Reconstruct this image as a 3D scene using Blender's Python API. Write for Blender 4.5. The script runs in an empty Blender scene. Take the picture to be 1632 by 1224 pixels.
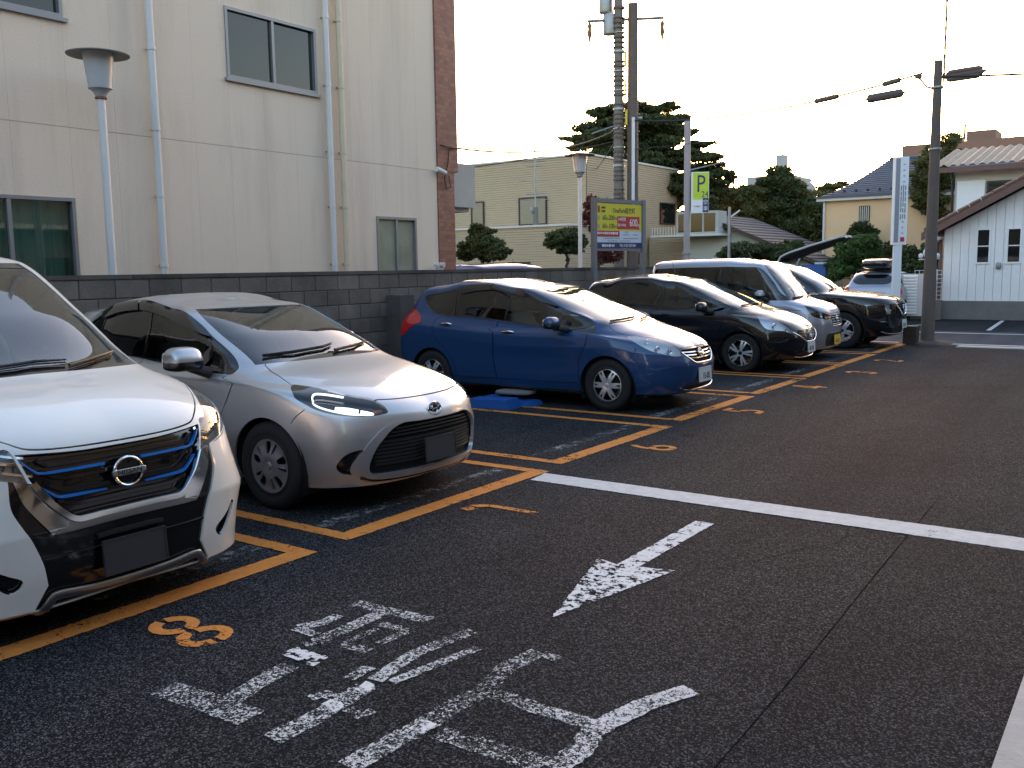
import bpy, bmesh, math, random
import numpy as np
from mathutils import Vector, Matrix
from mathutils.geometry import delaunay_2d_cdt

scene = bpy.context.scene
COL = scene.collection

# ------------------------------------------------------------------ camera
F_PX = 1480.0
PITCH = math.atan(184.4 / F_PX)
ROLL = 0.0151
YAW = math.atan(1044.0 / F_PX)
CAM_H = 1.65
cam_d = bpy.data.cameras.new('camera')
cam = bpy.data.objects.new('camera', cam_d)
COL.objects.link(cam)
_d0 = Vector((-math.sin(YAW), math.cos(YAW), 0)); _r0 = Vector((math.cos(YAW), math.sin(YAW), 0)); _z = Vector((0, 0, 1))
_d = _d0 * math.cos(PITCH) - _z * math.sin(PITCH); _u = _d0 * math.sin(PITCH) + _z * math.cos(PITCH)
_r = _r0 * math.cos(ROLL) - _u * math.sin(ROLL); _u2 = _u * math.cos(ROLL) + _r0 * math.sin(ROLL)
cam.matrix_world = Matrix(((_r.x, _u2.x, -_d.x, 0), (_r.y, _u2.y, -_d.y, 0), (_r.z, _u2.z, -_d.z, CAM_H), (0, 0, 0, 1)))
cam_d.sensor_width = 36.0
cam_d.lens = F_PX / 1632.0 * 36.0
cam_d.clip_start = 0.05
cam_d.clip_end = 3000.0
scene.camera = cam

# ------------------------------------------------------------------ sky and sun (low evening sun behind the far houses)
SUN_EL = math.radians(4.7)
SUN_AZ = math.radians(18.7)          # left of +Y
sun_dir = Vector((-math.sin(SUN_AZ) * math.cos(SUN_EL), math.cos(SUN_AZ) * math.cos(SUN_EL), math.sin(SUN_EL)))
world = bpy.data.worlds.new('World'); scene.world = world
world.use_nodes = True
wn = world.node_tree.nodes; wl = world.node_tree.links
for n in list(wn): wn.remove(n)
sky = wn.new('ShaderNodeTexSky'); sky.sky_type = 'NISHITA'; sky.sun_disc = False
sky.sun_elevation = SUN_EL
sky.sun_rotation = -SUN_AZ
sky.air_density = 1.0; sky.dust_density = 2.4; sky.ozone_density = 2.0
bg = wn.new('ShaderNodeBackground'); bg.inputs['Strength'].default_value = 0.15
wo = wn.new('ShaderNodeOutputWorld')
wb = wn.new('ShaderNodeMix'); wb.data_type = 'RGBA'; wb.blend_type = 'MULTIPLY'; wb.inputs[0].default_value = 1.0
wb.inputs[7].default_value = (1.22, 1.0, 0.90, 1)      # one even tint over the whole sky to warm the colour balance of its light
wl.new(sky.outputs[0], wb.inputs[6]); wl.new(wb.outputs[2], bg.inputs[0]); wl.new(bg.outputs[0], wo.inputs[0])
sd = bpy.data.lights.new('sun', 'SUN'); sd.energy = 0.4; sd.angle = math.radians(0.6); sd.color = (1.0, 0.78, 0.55)
so = bpy.data.objects.new('sun', sd); COL.objects.link(so)
so.rotation_euler = (-sun_dir).to_track_quat('-Z', 'Y').to_euler()
so.location = (0, 0, 30)
vs = scene.view_settings
vs.view_transform = 'Standard'; vs.look = 'None'; vs.gamma = 1.0; vs.use_curve_mapping = False
vs.exposure = 3.25

# ------------------------------------------------------------------ helpers
def tag(o, label=None, cat=None, group=None, kind=None):
    if label: o['label'] = label
    if cat: o['category'] = cat
    if group: o['group'] = group
    if kind: o['kind'] = kind
    return o

def empty(name, loc=(0, 0, 0), rz=0.0, label=None, cat=None, group=None):
    o = bpy.data.objects.new(name, None); COL.objects.link(o)
    o.location = loc; o.rotation_euler = (0, 0, rz); o.empty_display_size = 0.2
    return tag(o, label, cat, group)

def link_mesh(name, me, mat, parent=None):
    o = bpy.data.objects.new(name, me); COL.objects.link(o)
    if mat is not None: me.materials.append(mat)
    if parent is not None: o.parent = parent
    return o

def mobj(name, verts, faces, mat, parent=None, normals=None, smooth=False, angle=None):
    me = bpy.data.meshes.new(name)
    if isinstance(verts, np.ndarray): verts = verts.tolist()
    me.from_pydata(verts, [], faces)
    if normals is not None:
        for p in me.polygons: p.use_smooth = True
        me.normals_split_custom_set_from_vertices([tuple(n) for n in normals])
    elif smooth:
        me.polygons.foreach_set('use_smooth', [True] * len(me.polygons))
        if angle is not None: me.set_sharp_from_angle(angle=math.radians(angle))
    me.update()
    return link_mesh(name, me, mat, parent)

class MB:
    """collects shapes that belong to one mesh"""
    def __init__(self): self.v = []; self.f = []
    def add(self, v, f):
        b = len(self.v); self.v.extend([tuple(map(float, p)) for p in v]); self.f.extend([tuple(b + i for i in q) for q in f]); return self
    def box(self, x0, x1, y0, y1, z0, z1):
        return self.add([(x0,y0,z0),(x1,y0,z0),(x1,y1,z0),(x0,y1,z0),(x0,y0,z1),(x1,y0,z1),(x1,y1,z1),(x0,y1,z1)],
                 [(0,3,2,1),(4,5,6,7),(0,1,5,4),(1,2,6,5),(2,3,7,6),(3,0,4,7)])
    def tube(self, pts, rad, n=8, caps=True):
        pts = [Vector(p) for p in pts]; m = len(pts)
        rads = rad if isinstance(rad, (list, tuple)) else [rad] * m
        vs = []; prev = None
        for i, p in enumerate(pts):
            t = (pts[min(i+1, m-1)] - pts[max(i-1, 0)]).normalized()
            if prev is None:
                a = Vector((0, 0, 1)) if abs(t.z) < 0.9 else Vector((1, 0, 0))
                nrm = t.cross(a).normalized()
            else:
                nrm = (prev - t * prev.dot(t)).normalized()
            prev = nrm; bn = t.cross(nrm)
            for k in range(n):
                a = 2 * math.pi * k / n
                vs.append(p + (nrm * math.cos(a) + bn * math.sin(a)) * rads[i])
        fs = [(i*n+k, i*n+(k+1) % n, (i+1)*n+(k+1) % n, (i+1)*n+k) for i in range(m-1) for k in range(n)]
        if caps: fs += [tuple(reversed(range(n))), tuple((m-1)*n+k for k in range(n))]
        return self.add(vs, fs)
    def lathe(self, prof, n=24, c=(0, 0, 0), axis='z'):
        vs = []; m = len(prof)
        for (r, h) in prof:
            for k in range(n):
                a = 2 * math.pi * k / n
                p = (r*math.cos(a), r*math.sin(a), h)
                if axis == 'y': p = (p[0], p[2], -p[1])
                if axis == 'x': p = (p[2], p[0], p[1])
                vs.append((p[0]+c[0], p[1]+c[1], p[2]+c[2]))
        fs = [(i*n+k, i*n+(k+1) % n, (i+1)*n+(k+1) % n, (i+1)*n+k) for i in range(m-1) for k in range(n)]
        return self.add(vs, fs)
    def prism(self, poly, axis, a0, a1):
        """poly in the two other axes (in x,y,z order), extruded from a0 to a1 along axis"""
        n = len(poly)
        def P(p, a):
            if axis == 'x': return (a, p[0], p[1])
            if axis == 'y': return (p[0], a, p[1])
            return (p[0], p[1], a)
        area = sum(poly[i][0]*poly[(i+1) % n][1]-poly[(i+1) % n][0]*poly[i][1] for i in range(n))
        ccw = area > 0
        if axis == 'y': ccw = not ccw
        if a1 < a0: a0, a1 = a1, a0
        v = [P(p, a0) for p in poly] + [P(p, a1) for p in poly]
        f = [tuple(reversed(range(n))), tuple(range(n, 2*n))] + [(i, (i+1) % n, n+(i+1) % n, n+i) for i in range(n)]
        if not ccw: f = [tuple(reversed(q)) for q in f]
        return self.add(v, f)
    def superq(self, c, s, e=(0.4, 0.4), nu=24, nv=14, rz=0.0, ry=0.0, fn=None):
        def sp(a, p): return math.copysign(abs(a) ** p, a)
        vs = []; M = Matrix.Rotation(rz, 3, 'Z') @ Matrix.Rotation(ry, 3, 'Y')
        for j in range(nv + 1):
            la = -math.pi/2 + math.pi * j / nv
            for i in range(nu):
                lo = 2*math.pi*i/nu
                p = Vector((sp(math.cos(la), e[1])*sp(math.cos(lo), e[0]), sp(math.cos(la), e[1])*sp(math.sin(lo), e[0]), sp(math.sin(la), e[1])))
                if fn: p = Vector(fn(p))
                p = M @ Vector((p.x*s[0], p.y*s[1], p.z*s[2]))
                vs.append((p.x+c[0], p.y+c[1], p.z+c[2]))
        fs = [(j*nu+i, j*nu+(i+1) % nu, (j+1)*nu+(i+1) % nu, (j+1)*nu+i) for j in range(nv) for i in range(nu)]
        return self.add(vs, fs)
    def build(self, name, mat, parent=None, smooth=False, angle=40):
        o = mobj(name, self.v, self.f, mat, parent, smooth=smooth, angle=angle if smooth else None)
        return o

def copy_tree(o, parent=None):
    c = o.copy(); COL.objects.link(c); c.parent = parent
    for ch in list(o.children): copy_tree(ch, c)
    return c

# ------------------------------------------------------------------ materials
MATS = {}
def new_mat(name):
    m = bpy.data.materials.new(name); m.use_nodes = True
    nt = m.node_tree; b = nt.nodes['Principled BSDF']
    MATS[name] = m
    return m, nt, b
def N(nt, t, **kw):
    n = nt.nodes.new(t)
    for k, v in kw.items():
        if k.startswith('i_'):
            n.inputs[k[2:].replace('_', ' ')].default_value = v
        else: setattr(n, k, v)
    return n
def simple(name, col, rough=0.5, metal=0.0, coat=0.0, spec=0.5, emit=None, es=0.0, var=0.0, vscale=6.0, bump=0.0, bscale=200.0, coat_rough=0.03):
    m, nt, b = new_mat(name)
    b.inputs['Base Color'].default_value = (*col, 1)
    b.inputs['Roughness'].default_value = rough; b.inputs['Metallic'].default_value = metal
    b.inputs['Coat Weight'].default_value = coat; b.inputs['Coat Roughness'].default_value = coat_rough
    b.inputs['Specular IOR Level'].default_value = spec
    if emit: b.inputs['Emission Color'].default_value = (*emit, 1); b.inputs['Emission Strength'].default_value = es
    if var > 0:
        tc = N(nt, 'ShaderNodeTexCoord'); nz = N(nt, 'ShaderNodeTexNoise', i_Scale=vscale, i_Detail=6.0, i_Roughness=0.65)
        nt.links.new(tc.outputs['Object'], nz.inputs['Vector'])
        mx = N(nt, 'ShaderNodeMix', data_type='RGBA')
        mx.inputs[6].default_value = (*[c*(1-var) for c in col], 1); mx.inputs[7].default_value = (*[min(1, c*(1+var)) for c in col], 1)
        nt.links.new(nz.outputs['Fac'], mx.inputs[0]); nt.links.new(mx.outputs[2], b.inputs['Base Color'])
    if bump > 0:
        tc = N(nt, 'ShaderNodeTexCoord'); nz = N(nt, 'ShaderNodeTexNoise', i_Scale=bscale, i_Detail=3.0)
        nt.links.new(tc.outputs['Object'], nz.inputs['Vector'])
        bp = N(nt, 'ShaderNodeBump', i_Strength=bump, i_Distance=0.01)
        nt.links.new(nz.outputs['Fac'], bp.inputs['Height']); nt.links.new(bp.outputs[0], b.inputs['Normal'])
    return m
def paint(name, col, metal=0.0, rough=0.35, flake=0.0, spec=0.5):
    m = simple(name, col, rough, metal, coat=1.0, spec=spec)
    nt = m.node_tree; b = nt.nodes['Principled BSDF']
    tc = N(nt, 'ShaderNodeTexCoord')
    # road dust: a thin dull film, patchy
    nz = N(nt, 'ShaderNodeTexNoise', i_Scale=3.5, i_Detail=8.0, i_Roughness=0.7)
    nt.links.new(tc.outputs['Object'], nz.inputs['Vector'])
    mr = N(nt, 'ShaderNodeMapRange'); mr.inputs[1].default_value = 0.35; mr.inputs[2].default_value = 0.75; mr.inputs[3].default_value = 0.02; mr.inputs[4].default_value = 0.10
    nt.links.new(nz.outputs['Fac'], mr.inputs[0]); nt.links.new(mr.outputs[0], b.inputs['Coat Roughness'])
    if flake > 0:
        vz = N(nt, 'ShaderNodeTexNoise', i_Scale=900.0, i_Detail=1.0)
        nt.links.new(tc.outputs['Object'], vz.inputs['Vector'])
        mx = N(nt, 'ShaderNodeMix', data_type='RGBA')
        mx.inputs[6].default_value = (*[c*(1-flake) for c in col], 1); mx.inputs[7].default_value = (*[min(1, c*(1+flake)) for c in col], 1)
        nt.links.new(vz.outputs['Fac'], mx.inputs[0]); nt.links.new(mx.outputs[2], b.inputs['Base Color'])
    return m
def glass(name, tint, ior=1.5, rough=0.0):
    """thin pane: mirror reflection by Fresnel, the rest passes through tinted"""
    m = bpy.data.materials.new(name); m.use_nodes = True; nt = m.node_tree
    for n in list(nt.nodes): nt.nodes.remove(n)
    out = N(nt, 'ShaderNodeOutputMaterial'); mix = N(nt, 'ShaderNodeMixShader'); fr = N(nt, 'ShaderNodeFresnel', i_IOR=ior)
    tr = N(nt, 'ShaderNodeBsdfTransparent'); tr.inputs[0].default_value = (*tint, 1)
    gl = N(nt, 'ShaderNodeBsdfGlossy'); gl.inputs['Roughness'].default_value = rough
    # both faces of the pane reflect: R = 2F / (1 + F)
    m2 = N(nt, 'ShaderNodeMath', operation='MULTIPLY'); m2.inputs[1].default_value = 2.0; ad = N(nt, 'ShaderNodeMath', operation='ADD'); ad.inputs[1].default_value = 1.0; dv = N(nt, 'ShaderNodeMath', operation='DIVIDE')
    nt.links.new(fr.outputs[0], m2.inputs[0]); nt.links.new(fr.outputs[0], ad.inputs[0]); nt.links.new(m2.outputs[0], dv.inputs[0]); nt.links.new(ad.outputs[0], dv.inputs[1])
    nt.links.new(dv.outputs[0], mix.inputs[0]); nt.links.new(tr.outputs[0], mix.inputs[1]); nt.links.new(gl.outputs[0], mix.inputs[2])
    nt.links.new(mix.outputs[0], out.inputs[0]); MATS[name] = m
    return m
M = {}
M['silver'] = paint('silver_paint', (0.46, 0.465, 0.48), metal=0.75, rough=0.36, flake=0.25)
M['blue'] = paint('blue_paint', (0.010, 0.046, 0.13), metal=0.2, rough=0.45, flake=0.25, spec=0.15)
M['black'] = paint('black_paint', (0.006, 0.006, 0.008), metal=0.0, rough=0.4, spec=0.05)
M['white'] = paint('white_pearl_paint', (0.75, 0.725, 0.675), metal=0.0, rough=0.35)
M['lilac_silver'] = paint('cool_silver_paint', (0.30, 0.31, 0.36), metal=0.7, rough=0.4, flake=0.2)
M['trim'] = simple('black_plastic', (0.012, 0.012, 0.013), 0.55)
M['gloss_black'] = simple('gloss_black', (0.006, 0.006, 0.007), 0.12, coat=0.6)
M['void'] = simple('dark_cavity', (0.004, 0.004, 0.004), 0.9)
M['rubber'] = simple('tyre_rubber', (0.009, 0.009, 0.009), 0.85, bump=0.25, bscale=120)
M['chrome'] = simple('chrome', (0.78, 0.78, 0.78), 0.08, 1.0)
M['dull_chrome'] = simple('satin_metal', (0.5, 0.5, 0.5), 0.3, 1.0)
M['rim'] = simple('alloy_silver', (0.62, 0.62, 0.63), 0.3, 0.6)
M['hubcap'] = simple('painted_hubcap', (0.23, 0.23, 0.235), 0.42, 0.5)
M['rim_dark'] = simple('rim_barrel', (0.03, 0.03, 0.032), 0.5, 0.6)
M['ws'] = glass('windshield_glass', (0.78, 0.84, 0.81), 1.52)
M['tint'] = glass('privacy_glass', (0.05, 0.05, 0.05), 1.5)
M['side'] = glass('side_glass', (0.42, 0.46, 0.44), 1.5)
M['lens'] = glass('lamp_lens', (0.92, 0.93, 0.95), 1.45)
M['red_lens'] = simple('red_lens', (0.45, 0.008, 0.01), 0.1, coat=1.0)
M['amber'] = simple('amber_lens', (0.75, 0.22, 0.02), 0.15, coat=1.0)
M['seat'] = simple('seat_fabric', (0.12, 0.115, 0.11), 0.9)
M['seat_light'] = simple('seat_fabric_beige', (0.34, 0.31, 0.26), 0.9)
M['dash'] = simple('dash_plastic', (0.022, 0.022, 0.024), 0.6)
M['lamp_on'] = simple('lit_lamp', (0.9, 0.9, 0.9), 0.3, emit=(0.95, 0.97, 1.0), es=0.2)
M['bowl'] = simple('lamp_bowl', (0.78, 0.79, 0.8), 0.3, 0.25)
M['plate'] = simple('plate_white', (0.55, 0.56, 0.55), 0.5)
M['plate_grey'] = simple('plate_dull', (0.028, 0.027, 0.03), 0.7)
M['plate_yellow'] = simple('plate_yellow', (0.72, 0.42, 0.03), 0.5)
M['plate_ink'] = simple('plate_ink', (0.02, 0.06, 0.04), 0.6)
M['epower'] = simple('blue_accent', (0.01, 0.19, 0.62), 0.3, 0.2, coat=0.8)
# ------------------------------------------------------------------ car body surface
def pchip1(xk, yk, x):
    xk = np.asarray(xk, float); yk = np.asarray(yk, float)
    h = np.diff(xk); d = np.diff(yk)/h; n = len(xk); m = np.zeros(n)
    for i in range(1, n-1):
        if d[i-1]*d[i] > 0:
            w1 = 2*h[i]+h[i-1]; w2 = h[i]+2*h[i-1]; m[i] = (w1+w2)/(w1/d[i-1]+w2/d[i])
    m[0] = d[0]; m[-1] = d[-1]
    i = np.clip(np.searchsorted(xk, x)-1, 0, n-2); s = (x-xk[i])/h[i]
    return ((1+2*s)*(1-s)**2*yk[i] + s*(1-s)**2*h[i]*m[i] + s*s*(3-2*s)*yk[i+1] + s*s*(s-1)*h[i]*m[i+1])

ZT = (0, 0.5, 1.0, 1.33, 1.67, 2.0, 2.5, 3.0)
class Surf:
    """half body: longitudinal curves (bottom to top), t 0 = front centre, 1..2 = side, 3 = rear centre"""
    NT = 1501
    def __init__(self, curves):
        T = np.linspace(0, 3, self.NT); self.T = T; P = []
        self.sharp = []
        for c in curves:
            w = c['w'] if isinstance(c['w'], (list, tuple)) else (c['w'],)*4
            xf, af, pf = c['xf'], c['af'], c.get('pf', 2.6); xr, ar, pr = c['xr'], c['ar'], c.get('pr', 3.0)
            z = c['z']
            def quad(wq, a, p, tt):
                ph = np.linspace(0, math.pi/2, 400); e = 2/p
                y = wq*np.sin(ph)**e; x = a*(1-np.cos(ph)**e)
                s = np.concatenate([[0], np.cumsum(np.hypot(np.diff(x), np.diff(y)))]); s = s/max(s[-1], 1e-9) if s[-1] > 1e-6 else np.linspace(0, 1, 400)
                return np.interp(tt, s, x), np.interp(tt, s, y)
            a = T <= 1; b = (T > 1) & (T < 2); d = T >= 2
            x = np.zeros_like(T); y = np.zeros_like(T)
            x1, y1 = quad(w[0], af, pf, T[a]); x[a] = xf - x1; y[a] = y1
            f = T[b]-1; x[b] = (xf-af)*(1-f) + (xr+ar)*f
            y[b] = pchip1((0, .33, .67, 1), w, f)
            x2, y2 = quad(w[3], ar, pr, 3-T[d]); x[d] = xr + x2; y[d] = y2
            zz = pchip1(ZT, z, T)
            P.append(np.stack([x, y, zz], 1)); self.sharp.append(bool(c.get('sharp')))
        self.C = np.stack(P, 0); self.K = len(curves)
        # metric scale of the parameter domain
        mid = self.C[3]; L = np.concatenate([[0], np.cumsum(np.linalg.norm(np.diff(mid, axis=0), axis=1))]); self.Uk = L
        avg = np.linalg.norm(np.diff(self.C, axis=0), axis=2).mean(1); self.Vk = np.concatenate([[0], np.cumsum(np.maximum(avg, .03))])
        # inverse lookup grid
        gt = np.linspace(0, 3, 361); gv = np.linspace(0, self.K-1, (self.K-1)*10+1)
        A, B = np.meshgrid(gt, gv, indexing='ij'); self.gt = A.ravel(); self.gv = B.ravel(); self.gP = self.P(self.gt, self.gv)
    def U(self, t): return np.interp(t, self.T, self.Uk)
    def V(self, v): return np.interp(v, np.arange(self.K), self.Vk)
    def Ui(self, u): return np.interp(u, self.Uk, self.T)
    def Vi(self, q): return np.interp(q, self.Vk, np.arange(self.K))
    def P(self, t, v):
        t = np.clip(np.atleast_1d(np.asarray(t, float)), 0, 3); v = np.clip(np.atleast_1d(np.asarray(v, float)), 0, self.K-1)
        f = t/3*(self.NT-1); i = np.minimum(f.astype(int), self.NT-2); f = f-i
        Q = self.C[:, i, :]*(1-f)[None, :, None] + self.C[:, i+1, :]*f[None, :, None]       # K,n,3
        h = np.maximum(np.linalg.norm(np.diff(Q, axis=0), axis=2), 1e-6)[:, :, None]         # K-1,n,1
        d = np.diff(Q, axis=0)/h
        m = np.zeros_like(Q); m[0] = d[0]; m[-1] = d[-1]
        prod = d[:-1]*d[1:]
        w1 = 2*h[1:]+h[:-1]; w2 = h[1:]+2*h[:-1]
        with np.errstate(divide='ignore', invalid='ignore'):
            hm = (w1+w2)/(w1/d[:-1]+w2/d[1:])
        m[1:-1] = np.where(prod > 0, hm, 0)
        mL = m.copy(); mR = m.copy()
        for k in range(1, self.K-1):
            if self.sharp[k]: mL[k] = d[k-1]; mR[k] = d[k]
        mR[-2] = np.where(prod[-1] > 0, m[-2], 0)
        k = np.minimum(v.astype(int), self.K-2); s = (v-k)[:, None]; n = np.arange(len(t))
        hk = h[k, n]; q0 = Q[k, n]; q1 = Q[k+1, n]; m0 = mR[k, n]; m1 = mL[k+1, n]
        return (1+2*s)*(1-s)**2*q0 + s*(1-s)**2*hk*m0 + s*s*(3-2*s)*q1 + s*s*(s-1)*hk*m1
    def N(self, t, v):
        t = np.atleast_1d(np.asarray(t, float)); v = np.atleast_1d(np.asarray(v, float)); e = .006; g = .02
        a = self.P(np.minimum(t+e, 3), v)-self.P(np.maximum(t-e, 0), v); b = self.P(t, np.minimum(v+g, self.K-1))-self.P(t, np.maximum(v-g, 0))
        n = np.cross(a, b); sym = (t < 1e-6) | (t > 3-1e-6); n[sym, 1] = 0
        top = v > self.K-1-1e-6; n[top, 1] = 0
        l = np.linalg.norm(n, axis=1)[:, None]; return n/np.maximum(l, 1e-12)
    def inv(self, kind, a, b):
        """kind 's': a,b = x,z seen from the side; 'f': y,z seen from the front; 't': x,y seen from above; 'r': y,z from behind; 'd': t,v direct"""
        if kind == 'd': return a, b
        g = self.gP
        if kind == 's': I = (0, 2); ok = (self.gt > .25) & (self.gt < 2.75)
        elif kind == 'f': I = (1, 2); ok = self.gt < 1.25
        elif kind == 'r': I = (1, 2); ok = self.gt > 1.8
        else: I = (0, 1); ok = self.gv > 2.5
        d2 = np.where(ok, (g[:, I[0]]-a)**2+(g[:, I[1]]-b)**2, 1e9); j = int(np.argmin(d2)); t, v = self.gt[j], self.gv[j]
        for _ in range(8):
            p = self.P([t, min(t+.002, 3), t], [v, v, min(v+.004, self.K-1)])[:, I]
            r = np.array([a, b])-p[0]; J = np.stack([(p[1]-p[0])/max(min(t+.002, 3)-t, 1e-9), (p[2]-p[0])/max(min(v+.004, self.K-1)-v, 1e-9)], 1)
            if abs(np.linalg.det(J)) < 1e-9: break
            st = np.linalg.solve(J, r); sc = min(1, .05/max(abs(st[0]), 1e-9), .3/max(abs(st[1]), 1e-9))
            nt, nv = float(np.clip(t+st[0]*sc, 0, 3)), float(np.clip(v+st[1]*sc, 0, self.K-1))
            p2 = self.P([nt], [nv])[0][list(I)]
            if np.linalg.norm(np.array([a, b])-p2) > np.linalg.norm(r)+1e-9: break
            t, v = nt, nv
        return t, v
    def line(self, pts, closed=False, n=8, smooth=True):
        """pts: (kind,a,b[,'c']); returns domain points on a Catmull-Rom through them ('c' = corner)"""
        D = [self.inv(*p[:3]) for p in pts]; cor = [len(p) > 3 or not smooth for p in pts]
        Q = [np.array([self.U(t), self.V(v)]).ravel() for t, v in D]; m = len(Q); out = []
        rng = range(m if closed else m-1)
        for i in rng:
            p1, p2 = Q[i], Q[(i+1) % m]
            p0 = Q[(i-1) % m] if (closed or i > 0) and not cor[i] else p1
            p3 = Q[(i+2) % m] if (closed or i+2 < m) and not cor[(i+1) % m] else p2
            d = np.linalg.norm(p2-p1)
            k = max(1, min(n, int(d/.02)+1))
            t1 = (p2-p0)/2; t2 = (p3-p1)/2
            l1 = np.linalg.norm(t1); l2 = np.linalg.norm(t2)
            if l1 > d: t1 = t1*d/l1
            if l2 > d: t2 = t2*d/l2
            if cor[i] and cor[(i+1) % m]: t1 = t2 = p2-p1
            for j in range(k):
                s = j/k; out.append((1+2*s)*(1-s)**2*p1 + s*(1-s)**2*t1 + s*s*(3-2*s)*p2 + s*s*(s-1)*t2)
        if not closed: out.append(Q[-1])
        return np.array(out)          # metric coordinates
    def strip(self, ml, w):
        """thin closed polygon of width w along a metric polyline"""
        d = np.gradient(ml, axis=0); l = np.linalg.norm(d, axis=1)[:, None]; d = d/np.maximum(l, 1e-9); nrm = np.stack([-d[:, 1], d[:, 0]], 1)
        a = ml+nrm*w/2; b = ml-nrm*w/2
        r = np.concatenate([a, b[::-1]])
        r[:, 0] = np.clip(r[:, 0], 0, self.Uk[-1]); r[:, 1] = np.clip(r[:, 1], 0, self.Vk[-1])
        return r

def inpoly(pts, poly):
    x, y = pts[:, 0], pts[:, 1]; n = len(poly); c = np.zeros(len(pts), bool); j = n-1
    for i in range(n):
        xi, yi = poly[i]; xj, yj = poly[j]
        if yi != yj:
            m = ((yi > y) != (yj > y)) & (x < (xj-xi)*(y-yi)/(yj-yi)+xi); c ^= m
        j = i
    return c

def cut_shell(S, polys, step=0.035):
    """polys: ordered [(region, metric polygon)]; returns dict region -> (verts t,v ; tris)"""
    U0, V0 = S.Uk[-1], S.Vk[-1]
    nu = int(U0/step)+1; nv = int(V0/step)+1
    gu = np.linspace(0, U0, nu+1); gv = np.unique(np.concatenate([np.linspace(0, V0, nv+1)]))
    A, B = np.meshgrid(gu, gv, indexing='ij'); G = np.stack([A.ravel(), B.ravel()], 1)
    cp = []; ce = []
    for _, pl in polys:
        b = len(cp); m = len(pl)
        cp.extend(pl.tolist()); ce.extend([(b+i, b+(i+1) % m) for i in range(m)])
    keep = np.ones(len(G), bool)
    if cp:
        Cc = np.array(cp)
        for k in range(0, len(Cc), 64):
            dd = ((G[:, None, :]-Cc[None, k:k+64, :])**2).sum(2).min(1); keep &= dd > (step*.35)**2
    corner = (G[:, 0] < 1e-9) | (G[:, 0] > U0-1e-9) | (G[:, 1] < 1e-9) | (G[:, 1] > V0-1e-9)
    keep |= corner
    G = G[keep]; off = len(G)
    co = [Vector(p) for p in G.tolist()] + [Vector(p) for p in cp]
    vv, _, ff, *_r = delaunay_2d_cdt(co, [(a+off, b+off) for a, b in ce], [], 0, 1e-6)
    W = np.array([(p.x, p.y) for p in vv]); F = np.array([tuple(f) for f in ff if len(f) == 3])
    cen = W[F].mean(1); reg = np.full(len(F), -1)
    names = [n for n, _ in polys]
    for i in range(len(polys)-1, -1, -1):
        reg[inpoly(cen, polys[i][1])] = i
    out = {}
    T = S.Ui(W[:, 0]); Vv = S.Vi(W[:, 1])
    rn = np.array([-1 if r < 0 else r for r in reg])
    for name in ['body'] + list(dict.fromkeys(names)):
        ids = [-1] if name == 'body' else []
        ids += [i for i, n in enumerate(names) if n == name]
        m = np.isin(rn, ids)
        if not m.any(): continue
        f = F[m]; u, inv = np.unique(f.ravel(), return_inverse=True)
        fl = inv.reshape(-1, 3)
        # orient so that (t,v) is counter-clockwise
        a = W[u][fl]; ar = np.cross(a[:, 1]-a[:, 0], a[:, 2]-a[:, 0]); fl[ar < 0] = fl[ar < 0][:, ::-1]
        fl = fl[np.abs(ar) > 1e-10]
        out[name] = (T[u], Vv[u], fl)
    return out

def panel(S, data, off=0.0, flange=0.012, side=1, scale_off=None):
    """vertices, normals and faces of one half panel (side=+1 left, -1 right)"""
    t, v, F = data
    P = S.P(t, v); Nn = S.N(t, v)
    X = P+Nn*off
    sym = (t < 1e-6) | (t > 3-1e-6) | (v > S.K-1-1e-6)
    X[sym & ((t < 1e-6) | (t > 3-1e-6) | (v > S.K-1-1e-6)), 1] = 0
    faces = [tuple(f) for f in F.tolist()]
    V = X; NN = Nn
    if abs(flange) > 0:
        cnt = {}
        for a, b, c in faces:
            for e in ((a, b), (b, c), (c, a)):
                k = (min(e), max(e))
                cnt[k] = None if k in cnt else e
        be = [e for e in cnt.values() if e is not None and not (sym[e[0]] and sym[e[1]])]
        if be:
            be = np.array(be); n0 = len(V)
            a, b = X[be[:, 0]], X[be[:, 1]]; na, nb = Nn[be[:, 0]], Nn[be[:, 1]]
            sd = np.cross(b-a, (na+nb)/2); sd /= np.maximum(np.linalg.norm(sd, axis=1)[:, None], 1e-9)
            V = np.concatenate([X, a, b, b-nb*flange, a-na*flange]); NN = np.concatenate([Nn, sd, sd, sd, sd]); m = len(be)
            faces += [(n0+m+i, n0+i, n0+3*m+i, n0+2*m+i) if flange > 0 else (n0+i, n0+m+i, n0+2*m+i, n0+3*m+i) for i in range(m)]
    if side < 0:
        V = V*np.array([1, -1, 1]); NN = NN*np.array([1, -1, 1]); faces = [tuple(reversed(f)) for f in faces]
    return V, NN, faces

def panel_obj(name, S, data, mat, parent, both=True, side=1, **kw):
    if both:
        V1, N1, F1 = panel(S, data, side=1, **kw); V2, N2, F2 = panel(S, data, side=-1, **kw)
        n = len(V1); return mobj(name, np.concatenate([V1, V2]), F1+[tuple(i+n for i in f) for f in F2], mat, parent, normals=np.concatenate([N1, N2]))
    V1, N1, F1 = panel(S, data, side=side, **kw)
    return mobj(name, V1, F1, mat, parent, normals=N1)

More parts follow.
